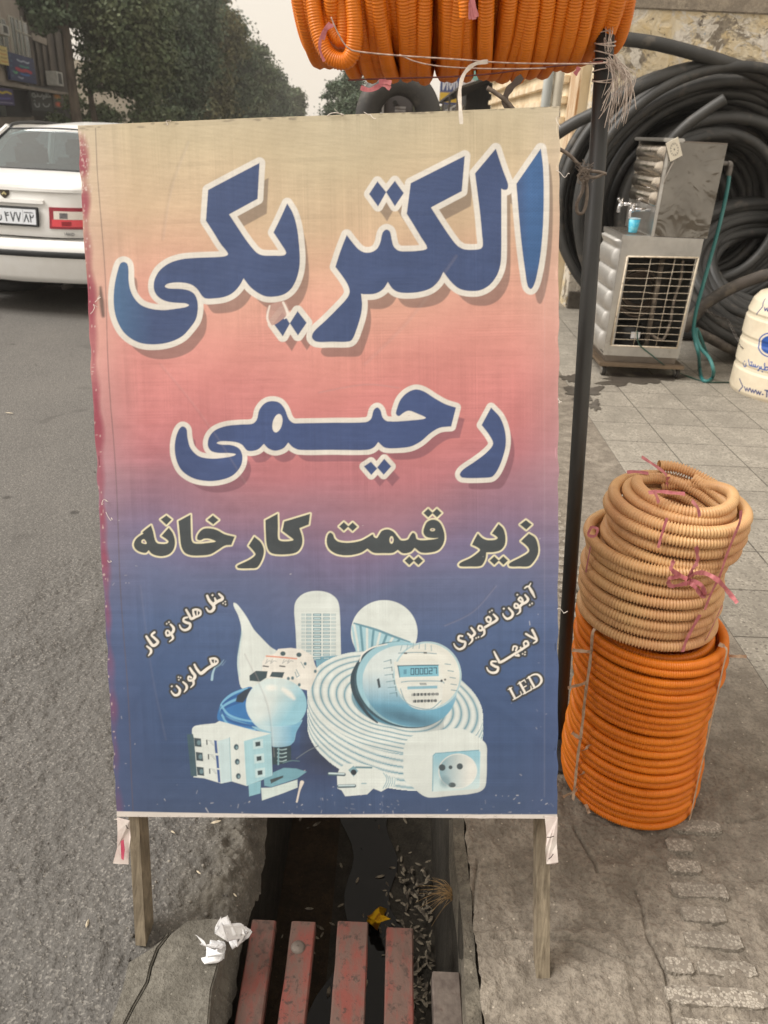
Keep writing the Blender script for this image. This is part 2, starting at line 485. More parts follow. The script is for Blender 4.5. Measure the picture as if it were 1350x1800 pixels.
def terrazzo_mat(name, base, chip, dark, sc=55, tile=None):
    n = NT(name); co = n.coord('Object')
    v = n.n('ShaderNodeTexVoronoi'); v.inputs['Scale'].default_value = sc; n.l(co, v.inputs['Vector'])
    sep = n.n('ShaderNodeSeparateColor'); n.l(v.outputs[1], sep.inputs[0])
    ed = n.n('ShaderNodeTexVoronoi'); ed.feature = 'DISTANCE_TO_EDGE'; ed.inputs['Scale'].default_value = sc; n.l(co, ed.inputs['Vector'])
    chipm = n.math('MULTIPLY', n.ramp(ed.outputs[0], [(.05, 0.0), (.13, 1.0)]), n.ramp(sep.outputs[0], [(.38, 0.0), (.42, 1.0)]))
    big = n.noise(co, 1.3, 5, .6)
    b2 = n.mix(n.ramp(big, [(.35, 0.0), (.68, 1.0)]), base, tuple(x * .78 for x in base))
    ch = n.mix(sep.outputs[1], chip, tuple(x * .72 for x in chip))
    col = n.mix(chipm, b2, ch)
    col = n.mix(n.math('MULTIPLY', n.ramp(ed.outputs[0], [(.06, 0.0), (.12, 1.0)]), n.ramp(sep.outputs[2], [(.86, 0.0), (.88, .8)])), col, dark)
    dirt = n.noise(co, 6, 7, .7)
    col = n.mix(n.ramp(dirt, [(.4, .6), (.62, 0.0)]), col, tuple(x * .62 for x in base))
    nm = n.bump(n.noise(co, 160, 3), .25, .003)
    if tile:
        br = n.n('ShaderNodeTexBrick'); br.offset = 0.0; br.inputs['Scale'].default_value = 1.0
        mp = n.n('ShaderNodeMapping'); mp.inputs[1].default_value = (-tile[2], -tile[3], 0); n.l(co, mp.inputs[0]); n.l(mp.outputs[0], br.inputs[0])
        br.inputs['Color1'].default_value = (1, 1, 1, 1); br.inputs['Color2'].default_value = (.86, .86, .86, 1); br.inputs['Mortar'].default_value = (.36, .35, .34, 1)
        br.inputs['Mortar Size'].default_value = .0035; br.inputs['Mortar Smooth'].default_value = .3
        br.inputs['Brick Width'].default_value = tile[0]; br.inputs['Row Height'].default_value = tile[1]
        col = n.mix(1.0, col, br.outputs[0], 'MULTIPLY')
        nm = n.bump(n.math('SUBTRACT', 1.0, br.outputs[1]), .6, .004, nm)
    return n.out(col, .75, 0, nm, .35)

ASPH = asphalt_mat()
CONC = concrete_mat('pavement cement', srgb(160, 151, 138), srgb(134, 125, 113), srgb(110, 102, 92), .7)
KERB = concrete_mat('kerb concrete', srgb(134, 130, 121), srgb(116, 112, 103), srgb(96, 92, 84), .7)
LIP = concrete_mat('gritty gutter lip', srgb(112, 106, 94), srgb(94, 88, 78), srgb(76, 71, 63), .9, 3)
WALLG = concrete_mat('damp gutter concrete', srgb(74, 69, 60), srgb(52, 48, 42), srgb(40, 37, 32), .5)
GX0, GX1, GZ = -0.262, 0.205, -0.60

def relief(name, x0, x1, y0, y1, nx, ny, zf, m, xedge=None):
    X, Y = np.meshgrid(np.linspace(x0, x1, nx), np.linspace(y0, y1, ny))
    if xedge is not None: X = xedge(X, Y)
    Z = zf(X, Y)
    V = np.stack([X.ravel(), Y.ravel(), Z.ravel()], 1)
    return V, grid_faces(nx, ny)
def edge_fade(X, Y, x0, x1, y0, y1, w=.12, left=True, right=True):
    f = np.clip((Y - y0) / w, 0, 1) * np.clip((y1 - Y) / w, 0, 1)
    if left: f = f * np.clip((X - x0) / w, 0, 1)
    if right: f = f * np.clip((x1 - X) / w, 0, 1)
    return f * f * (3 - 2 * f)
def quadsheet(lst):
    V = []; F = []
    for (x0, x1, y0, y1, z) in lst:
        b = len(V); V += [(x0, y0, z), (x1, y0, z), (x1, y1, z), (x0, y1, z)]; F.append([b, b + 1, b + 2, b + 3])
    return np.array(V, float), np.array(F)
def joined(name, parts, m, smooth=True):
    V = []; F = []; b = 0
    for v, f in parts: V.append(v); F.append(f + b); b += len(v)
    return link(name, mesh_np(name, np.vstack(V), np.vstack(F)), m, None, smooth=smooth, kind='structure')

# road: far sheets and a near strip with real relief that breaks off at the gutter
x0, x1, y0, y1 = -1.3, GX0 - .13, .25, 2.6
def zr(X, Y):
    f = edge_fade(X, Y, x0, x1, y0, y1, .15, True, False)
    return f * (.018 * fbm(X, Y, 7, 3, 3) + .006 * fbm(X, Y, 60, 9, 3)) - .008 * np.clip((X - x1 + .10) / .10, 0, 1) * f
# gritty lip between asphalt and gutter
lx0, lx1 = GX0 - .13, GX0 + .012
def xe(X, Y):
    t = np.clip((X - (lx1 - .05)) / .05, 0, 1)
    return X + t * (.022 * fbm(X * 0, Y, 9, 31, 4) - .004)
def zl(X, Y):
    f = edge_fade(X, Y, x0, x1, y0, y1, .15, False, False)
    t = np.clip((X - (lx1 - .075)) / .075, 0, 1)
    return f * (.018 * fbm(X, Y, 7, 3, 3) + .006 * fbm(X, Y, 60, 9, 3) - .008 + .026 * fbm(X, Y, 18, 13, 5, .62) * np.clip((X - lx0) / .04, 0, 1)) - .085 * t ** 2.2
RD = relief('r', x0, lx1, y0, y1, 330, 640, lambda X, Y: np.where(X < x1 - .0, zr(X, Y), zl(X, Y)), None, xe)
joined('road', [RD, quadsheet([(-90, x0, -4, 420, 0), (x0, GX0 - .01, y1, 420, 0), (x0, GX0 - .01, -4, y0, 0)])], ASPH)
# pavement cement between the gutter and the tiles
px0, px1 = .2312, 1.21
CRK = [smooth_path([tuple(gz(x, y)) for x, y in P], 6)[:, :2] for P in ([(1118, 1560), (1130, 1590), (1140, 1640), (1150, 1665), (1168, 1700), (1178, 1740), (1184, 1790), (1188, 1830)], [(870, 1650), (920, 1648), (1000, 1652), (1040, 1668), (1100, 1690), (1150, 1700)], [(1010, 1450), (1040, 1500), (1050, 1530)], [(1280, 1440), (1310, 1436), (1345, 1432)], [(840, 1510), (834, 1560), (826, 1640), (832, 1700), (822, 1790)])]
def crack(X, Y):
    d = np.full(X.shape, 9.0)
    for P in CRK:
        for p, q in zip(P[:-1], P[1:]):
            e = q - p; t = np.clip(((X - p[0]) * e[0] + (Y - p[1]) * e[1]) / (e @ e + 1e-9), 0, 1)
            d = np.minimum(d, np.hypot(X - p[0] - e[0] * t, Y - p[1] - e[1] * t))
    return np.clip(1 - d / .0055, 0, 1)
def xp(X, Y):
    t = np.clip(1 - (X - px0) / .03, 0, 1)
    return X + t * (.007 * fbm(X * 0, Y, 26, 41, 4))
def zp(X, Y):
    f = edge_fade(X, Y, px0, px1, y0, 2.7, .15, False, True)
    step = .010 * np.clip((1.075 + .02 * fbm(X, Y, 12, 77, 3) - Y) / .012, 0, 1) * np.clip((.52 + .06 * fbm(X, Y, 5, 79, 3) - X) / .03, 0, 1)
    return f * (.014 * fbm(X, Y, 5, 51, 3) + .007 * fbm(X, Y, 24, 54, 3) + .0045 * fbm(X, Y, 70, 57, 3) + step - .006 - .010 * crack(X, Y))
V2, F2 = relief('p', px0, px1, y0, 2.7, 330, 640, zp, None, xp)
joined('pavement', [(V2, F2), quadsheet([(px0, px1, 2.7, 60, 0), (px0, px1, -4, y0, 0), (px1, 3.2, -4, 1.80, 0), (3.2, 30, -4, 60, -.004), (GX0 - .011, px0 + .001, 2.6, 420, 0), (px0 + .001, 90, 60, 420, -.002)])], CONC)
TILE = terrazzo_mat('terrazzo pavement tiles', srgb(158, 151, 139), srgb(182, 175, 162), srgb(104, 97, 90), 110, (.34, .31, 1.21, 3.74))
joined('tiled_pavement', [quadsheet([(px1, 3.2, 1.80, 60, .0)])], TILE)
# gutter channel
mb = MB()
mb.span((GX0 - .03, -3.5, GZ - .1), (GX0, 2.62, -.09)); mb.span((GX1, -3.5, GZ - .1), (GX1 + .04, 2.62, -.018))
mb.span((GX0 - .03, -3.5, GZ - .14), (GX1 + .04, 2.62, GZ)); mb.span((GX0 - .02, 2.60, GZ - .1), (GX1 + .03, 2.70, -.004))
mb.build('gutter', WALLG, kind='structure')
# narrow kerb strip split off by a crack
n_ = 90; ys = np.linspace(-.2, 2.6, n_); mb = MB()
vs = []
for i, y in enumerate(ys):
    j = .0015 * math.sin(y * 23) + .0012 * math.sin(y * 61 + 1); w = GX1 - .004 + .004 * math.sin(y * 17 + 2)
    vs += [(w, y, -.10), (w + .003, y, -.006 + .003 * math.sin(y * 31)), (.229 + j, y, -.004), (.231 + j, y, -.06)]
fs = [(i * 4 + k, i * 4 + k + 1, i * 4 + k + 5, i * 4 + k + 4) for i in range(n_ - 1) for k in range(3)]
mb.add(vs, fs); mb.build('kerb', concrete_mat('kerb edge', srgb(128, 121, 108), srgb(100, 94, 84), srgb(78, 73, 65), .7, 4), kind='structure')
# water lying in the channel
pts = []; pts2 = []
for i in range(50):
    y = .55 + i * .045
    pts.append((-.085 + .035 * math.sin(y * 5.1) + .018 * math.sin(y * 19) - (.06 if y < 1.45 else 0) * math.sin(min(1, (1.45 - y) * 3)), y, GZ + .006))
    pts2.append((.062 + .02 * math.sin(y * 4.3 + 1) + .016 * math.sin(y * 23) + (.085 if y < 1.55 else 0) * max(0, math.sin(min(1, (1.55 - y) * 4))), y, GZ + .006))
mb = MB(); mb.add(pts + pts2, [(i, 50 + i, 51 + i, i + 1) for i in range(49)])
n = NT('dirty gutter water'); co = n.coord('Object')
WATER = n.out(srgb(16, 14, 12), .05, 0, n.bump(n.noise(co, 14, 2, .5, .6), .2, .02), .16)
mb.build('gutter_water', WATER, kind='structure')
# sheets of wet mud beside it
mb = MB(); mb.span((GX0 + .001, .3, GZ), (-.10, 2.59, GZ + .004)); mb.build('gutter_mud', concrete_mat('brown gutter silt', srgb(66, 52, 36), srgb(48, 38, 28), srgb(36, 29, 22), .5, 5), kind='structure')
# tactile paving bars, half buried in cement
TZ = terrazzo_mat('terrazzo tactile bar', srgb(134, 126, 115), srgb(184, 176, 163), srgb(90, 83, 76), 165)
mb = MB(); y = .46; k = 0
rr = random.Random(5)
while y < 7.4:
    xa, xb = .60 + .05 * min(1, max(0, (y - .8))), .795
    if y < 1.0: xb = .80
    if 1.05 < y < 1.40: xa, xb = .665 + (y - 1.05) * .2, .80 - (y - 1.05) * .06
    cuts = [(xa + rr.uniform(-.01, .01), xb + rr.uniform(-.02, .01))]
    if k % 3 == 0 or y < .93: 
        m_ = xa + rr.uniform(.06, .13); cuts = [(cuts[0][0], m_ - .006), (m_ + .006, cuts[0][1])]
    if y < .86: cuts.append((.81, .95))
    for (a_, b_) in cuts:
        top = .0022 + rr.uniform(-.001, .0012); h = .040 + rr.uniform(-.003, .003); y_ = y
        nn = 14; vs = []
        for i in range(nn + 1):
            x = a_ + (b_ - a_) * i / nn; e = .006 * min(1, i / 2, (nn - i) / 2)
            lo = y_ - h / 2 + (.006 - e) + rr.uniform(-.0018, .0018) - (x - .7) * .02; hi = y_ + h / 2 - (.006 - e) + rr.uniform(-.0018, .0018) - (x - .7) * .02
            vs += [(x, lo, -.02), (x, lo + .003, top), (x, hi - .003, top), (x, hi, -.02)]
        b = len(mb.V); mb.add(vs, [(i * 4 + q, i * 4 + q + 1, i * 4 + q + 5, i * 4 + q + 4) for i in range(nn) for q in range(3)] + [(0, 1, 2, 3), (nn * 4, nn * 4 + 3, nn * 4 + 2, nn * 4 + 1)])
    y += .0605; k += 1
mb.build('tactile_paving', TZ, kind='structure')
# broken concrete slab on the road side
def slab(name, pts, z, t, m):
    bm = bmesh.new(); vs = [bm.verts.new((p[0], p[1], z)) for p in pts]; f = bm.faces.new(vs)
    r = bmesh.ops.extrude_face_region(bm, geom=[f]); bmesh.ops.translate(bm, verts=[v for v in r['geom'] if isinstance(v, bmesh.types.BMVert)], vec=(0, 0, -t))
    bmesh.ops.recalc_face_normals(bm, faces=list(bm.faces))
    bmesh.ops.bevel(bm, geom=[e for e in bm.edges if all(abs(v.co.z - z) < 1e-5 for v in e.verts)], offset=.0035, segments=2, affect='EDGES')
    me = bpy.data.meshes.new(name); bm.to_mesh(me); bm.free()
    return link(name, me, m, None, smooth=False, kind='structure')
px = lambda P, z=.02: [tuple(gz(x, y, z)[:2]) for x, y in P]
slab('kerb_block', px([(216, 1812), (236, 1772), (262, 1726), (268, 1700), (280, 1668), (300, 1642), (330, 1618), (372, 1614), (398, 1617), (408, 1628), (398, 1650), (386, 1690), (372, 1740), (366, 1812)]) + [(-.275, .2), (-.46, .2)], .022, .3, KERB)
slab('kerb_edging', px([(188, 1812), (214, 1740), (226, 1690), (262, 1668), (299, 1636), (298, 1640), (277, 1667), (265, 1699), (259, 1726), (233, 1772), (213, 1812)], .012) + [(-.47, .2), (-.50, .2)], .012, .2, KERB)
# loose grit, pebbles and litter husks: nobody could count them
def scatter(name, pts, m, label, cat):
    mb = MB()
    for (x, y, z, r) in pts:
        a = rnd.uniform(0, 6.28); f = [rnd.uniform(.6, 1.2) for _ in range(6)]
        vs = [(x + r * f[0], y, z), (x - r * f[1], y + r * .2, z), (x, y + r * f[2], z), (x + r * .2, y - r * f[3], z), (x, y, z + r * f[4] * .8), (x, y, z - r * .5)]
        mb.add(vs, [(0, 2, 4), (2, 1, 4), (1, 3, 4), (3, 0, 4), (2, 0, 5), (1, 2, 5), (3, 1, 5), (0, 3, 5)])
    return tag(mb.build(name, m, smooth=True), label, cat, kind='stuff')
pb = []
for k in range(1700):
    x = rnd.uniform(-1.25, -.27); y = rnd.uniform(.35, 2.5) ** 1.0
    z = float(zr(np.array([[min(x, GX0 - .131)]]), np.array([[y]]))[0, 0]) if x < GX0 - .13 else float(zl(np.array([[x]]), np.array([[y]]))[0, 0])
    r = rnd.uniform(.001, .0032) if k % 12 else rnd.uniform(.004, .0075)
    if k % 2 == 0: x = rnd.uniform(-.52, -.28)
    z = float(zr(np.array([[min(x, GX0 - .131)]]), np.array([[y]]))[0, 0]) if x < GX0 - .13 else float(zl(np.array([[x]]), np.array([[y]]))[0, 0])
    pb.append((x, y, z, r))
for k in range(240):
    x = rnd.uniform(-6, -1.3); y = rnd.uniform(1.5, 7); pb.append((x, y, 0.0, rnd.uniform(.003, .008)))
for k in range(260):
    x = rnd.uniform(.25, 1.18); y = rnd.uniform(.6, 2.6); z = float(zp(np.array([[x]]), np.array([[y]]))[0, 0]); pb.append((x, y, z, rnd.uniform(.0008, .0026)))
scatter('loose_grit', pb, simple('grit stones', srgb(150, 144, 134), srgb(84, 80, 76), 9, .85, rng=(.42, .58)), 'loose grey grit scattered over the asphalt and the cement', 'grit')
hs = MB()
for k in range(420):
    if k < 345: x = GX1 - abs(rnd.gauss(0, .07)) - .012; y = rnd.uniform(.9, 1.75) - .1 * rnd.random(); z = GZ + .004 + rnd.random() * .03 * max(0, 1 - (GX1 - x) / .15)
    else: x = rnd.uniform(-.24, .18); y = rnd.uniform(.9, 2.4); z = GZ + .009
    if x > GX1 - .01 or x < GX0 + .01: continue
    L_ = rnd.uniform(.013, .034); w = L_ * .15; a = rnd.uniform(0, 6.28); tl = rnd.uniform(-.25, .25)
    d = Vector((math.cos(a), math.sin(a), tl)); s_ = Vector((-math.sin(a), math.cos(a), 0)); c_ = Vector((x, y, z))
    P = [c_ - d * L_ / 2, c_ - d * L_ * .2 + s_ * w, c_ + d * L_ * .25 + s_ * w * .9, c_ + d * L_ / 2, c_ + d * L_ * .25 - s_ * w * .9, c_ - d * L_ * .2 - s_ * w, c_ + Vector((0, 0, w * .8))]
    hs.add(P, [(0, 1, 6), (1, 2, 6), (2, 3, 6), (3, 4, 6), (4, 5, 6), (5, 0, 6)])
tag(hs.build('dry_husks', simple('pale husk', srgb(138, 128, 110), srgb(66, 58, 48), 45, .8, rng=(.42, .58)), smooth=True), 'pale dry seed husks strewn along the gutter bottom under the grate', 'litter', kind='stuff')
hs = MB()
for (x, y, dx, dy, s) in ((370, 1447, 12, -3, .9), (240, 1510, -6, 8, .8), (300, 1460, 5, 3, .5), (345, 1530, 5, 4, .5), (410, 1570, 4, 4, .4), (8, 725, 10, 1, 1.0), (156, 1615, -3, 10, .7)):
    p = Vector(gz(x, y, .006)); e = Vector(gz(x + dx * 1.6, y + dy * 1.6, .008)); d = e - p; s_ = Vector((-d.y, d.x, 0)).normalized() * .004 * s
    hs.add([p, p + d * .3 + s_, p + d * .7 + s_, e, p + d * .7 - s_, p + d * .3 - s_, p + d * .5 + Vector((0, 0, .004))], [(0, 1, 6), (1, 2, 6), (2, 3, 6), (3, 4, 6), (4, 5, 6), (5, 0, 6)])
tag(hs.build('straw_bits', simple('straw bit', srgb(205, 192, 168), None, 60, .8), smooth=False), 'small pale straw bits lying on the asphalt beside the sign', 'litter', kind='stuff')
# ------------------------------------------------------------------ the sign board
def build_sign():
    W, L = 0.85, 1.289
    az, lean, rl = R_(-2.529), R_(20.437), R_(4.597)
    c = np.array([-0.111, 1.288, 0.915])
    xr = np.array([math.cos(az), math.sin(az), 0]); back = np.array([-math.sin(az), math.cos(az), 0])
    up = np.array([0, 0, 1]) * math.cos(lean) + back * math.sin(lean)
    a = xr * math.cos(rl) + up * math.sin(rl); b = up * math.cos(rl) - xr * math.sin(rl)
    nrm = np.cross(a, b)                       # towards the viewer
    if nrm[1] > 0: nrm = -nrm
    root = empty('sign_board', 'tall cloth covered wooden A-frame shop sign with large blue Persian lettering over the gutter', 'sign', (-0.06, 1.0, 0))
    nu, nv = 740, 1120
    U, Vv = np.meshgrid(np.linspace(-W / 2, W / 2, nu), np.linspace(L / 2, -L / 2, nv))
    U = U.ravel(); Vv = Vv.ravel()
    # slightly wavy cloth, with ragged side edges
    eu = W / 2 - np.abs(U)
    U2 = U + np.where(eu < .004, np.sign(U) * .0016 * np.sin(Vv * 61 + np.sin(Vv * 23) * 2) * np.sin(Vv * 17 + 1), 0)
    dn = .0012 * np.sin(U * 9 + Vv * 4) + .0008 * np.sin(U * 31 - Vv * 22) * np.exp(-((Vv - .3) / .4) ** 2) + .0010 * np.exp(-((U * .9 + (Vv - .1) * .5 + .12) / .012) ** 2) + .0009 * np.exp(-((U * .6 + (Vv + .2) * .75 - .02) / .010) ** 2)
    P0 = c + a * U[:, None] + b * Vv[:, None]
    rel = P0 - CC; z = rel @ _F
    PX = 675 + FPX * (rel @ CR) / z; PY = 900 - FPX * (rel @ CU) / z      # the design is drawn in the units of the traced lettering
    V = c + a * U2[:, None] + b * Vv[:, None] + nrm * dn[:, None]
    pr = Print(PX, PY)
    sign_print(pr, U, Vv, W, L)
    me = mesh_np('banner', V, grid_faces(nu, nv)[:, ::-1])
    paint_attr(me, pr.C)
    def wv(n, co):
        r = Matrix((Vector(a), Vector(b), Vector(nrm)))
        mp = n.n('ShaderNodeMapping'); mp.inputs[2].default_value = r.to_euler(); n.l(co, mp.inputs[0])
        w1 = n.n('ShaderNodeTexWave'); w1.bands_direction = 'X'; w1.inputs[1].default_value = 150; w1.inputs[2].default_value = .6
        w2 = n.n('ShaderNodeTexWave'); w2.bands_direction = 'Y'; w2.inputs[1].default_value = 150; w2.inputs[2].default_value = .6
        n.l(mp.outputs[0], w1.inputs[0]); n.l(mp.outputs[0], w2.inputs[0])
        h = n.math('ADD', w1.outputs[1], w2.outputs[1])
        nm = n.bump(h, .30, .0012)
        return n.bump(n.noise(co, 9, 3), .35, .012, nm)
    link('banner', me, print_mat('printed banner cloth', .62, wv, .3, .10), root)
    # cloth wrapped round the edges
    mb = MB(); q = lambda u, v, d: c + a * u + b * v + nrm * d
    t = .026
    w2, l2 = W / 2 - .001, L / 2 - .001
    mb.prism([q(-w2, -l2, -.006), q(w2, -l2, -.006), q(w2, l2, -.006), q(-w2, l2, -.006)], nrm * -t)
    mb.build('cloth_wrap', simple('banner edge cloth', srgb(205, 190, 180), srgb(120, 40, 60), 6, .8, bump=.3, bscale=200, rng=(.45, .6)), root)
    # frame and legs
    wood = wood_mat('weathered wood', srgb(150, 138, 118), srgb(96, 86, 72), b)
    ground = lambda u, d: (lambda p: p)(c + a * u - b * 0)
    def leg(u0, u1, top_v, d0, d1):
        pts = []
        for (u, d) in ((u0, d0), (u1, d0), (u1, d1), (u0, d1)):
            p = q(u, top_v, d); k = (p[2]) / b[2]
            e = p - b * (k - .001)
            pts.append((p, e))
        m = MB(); m.add([x[0] for x in pts] + [x[1] for x in pts], [(0, 1, 2, 3), (7, 6, 5, 4), (0, 4, 5, 1), (1, 5, 6, 2), (2, 6, 7, 3), (3, 7, 4, 0)])
        return m
    leg(-W / 2 + .010, -W / 2 + .031, -L / 2 + .05, -.031, -.080).build('leg', wood, root)
    leg(W / 2 - .034, W / 2 - .008, -L / 2 + .05, -.031, -.075).build('leg', wood, root)
    mb = MB()
    for v in (-L / 2 + .03, 0.02, L / 2 - .03): mb.bar(q(-W / 2 + .04, v, -.045), q(W / 2 - .04, v, -.045), .04, .026, up=nrm)
    for u in (-W / 2 + .022, W / 2 - .021): mb.bar(q(u, -L / 2 + .06, -.0445), q(u, L / 2 - .012, -.0445), .028, .028, up=nrm)
    mb.build('back_frame', wood, root)
    for u in (-W / 2 + .06, W / 2 - .06):
        m = MB(); p = q(u, L / 2 - .06, -.075); e = np.array([p[0], 2.06, 0.0])
        m.bar(p, e, .03, .028, up=nrm); m.build('rear_leg', wood, root)
    stp = simple('rusty staple', (.08, .06, .05), None, 60, .6)
    # torn flaps of cloth hanging at the lower corners
    def flap(poly, name, m, dep=.004):
        vs = [q(*onuv(x, y), dep + .004 * math.sin(i * 2.1)) for i, (x, y) in enumerate(poly)]
        mm = MB(); mm.prism(vs, nrm * -.002); mm.build(name, m, root)
    def onuv(x, y):
        p = onplane(x, y, c, nrm) - c; return p @ a, p @ b
    fl = simple('torn banner cloth', srgb(214, 205, 197), srgb(200, 184, 178), 30, .85, bump=.4, bscale=150)
    def flap_paint(pr):
        pr.C[:] = srgb(212, 200, 190)
        pr.stroke([(16, 30, 3), (18, 48, 7), (19, 70, 5), (20, 85, 2)], srgb(190, 70, 95), alpha=.8, soft=3)
    flap([(207, 1436), (230, 1440), (228, 1456), (231, 1470), (229, 1490), (226, 1519), (214, 1517), (201, 1514), (206, 1490), (208, 1460)], 'torn_flap', fl)
    rd = MB(); rd.prism([q(*onuv(x, y), .0085) for x, y in [(215, 1475), (220, 1472), (222, 1490), (220, 1508), (216, 1505)]], nrm * -.001)
    rd.build('red_stain', simple('crimson spray paint', srgb(190, 85, 105), srgb(170, 50, 80), 40, .8), root)
    flap([(957, 1433), (979, 1433), (980, 1455), (978, 1480), (980, 1512), (975, 1519), (960, 1517), (958, 1490), (961, 1470)], 'torn_flap', fl, .004)
    for (x, y, x2, y2) in ((960, 1467, 972, 1465), (963, 1505, 971, 1496), (225, 1446, 229, 1452)):
        mb = MB(); mb.tube([q(*onuv(x, y), .010), q(*onuv((x + x2) / 2, (y + y2) / 2), .012), q(*onuv(x2, y2), .010)], .0009, 6); mb.build('staple', stp, root)
    # loose threads along the edges
    thr = simple('pale thread', srgb(225, 215, 205), None, 50, .8)
    for (x, y) in ((176, 520), (172, 540), (186, 880), (187, 900), (190, 985), (980, 700), (979, 1070), (978, 300), (600, 200), (640, 198), (300, 214), (985, 210), (208, 1440)):
        p = np.array(q(*onuv(x, y), .002)); pts = [p]
        for k in range(4): p = p + nrm * .003 + a * rnd.uniform(-.008, .008) + b * rnd.uniform(-.01, .006); pts.append(p)
        mb = MB(); mb.tube(smooth_path(pts, 3), .0005, 4); mb.build('loose_thread', thr, root)
    pts = [q(*onuv(x, y), .004) for x, y in [(576, 205), (582, 201), (592, 200), (604, 203)]]
    mb = MB(); mb.tube(smooth_path(pts, 4), .0008, 5); mb.build('loose_thread', thr, root)
    return q, onuv, nrm, a, b

def wood_mat(name, c1, c2, axis):
    n = NT(name); tc = n.n('ShaderNodeTexCoord'); mp = n.n('ShaderNodeMapping')
    mp.inputs[3].default_value = (60, 12, 5); n.l(tc.outputs['Object'], mp.inputs[0])
    f = n.noise(mp.outputs[0], 2.2, 7, .65, .6)
    col = n.mix(n.ramp(f, [(.32, 0.0), (.68, 1.0)]), c1, c2)
    f3 = n.noise(n.coord('Object'), 18, 4)
    col = n.mix(n.ramp(f3, [(.5, 0.0), (.72, .5)]), col, tuple(x * .55 for x in c2))
    return n.out(col, .8, 0, n.bump(f, .5, .003), .25)

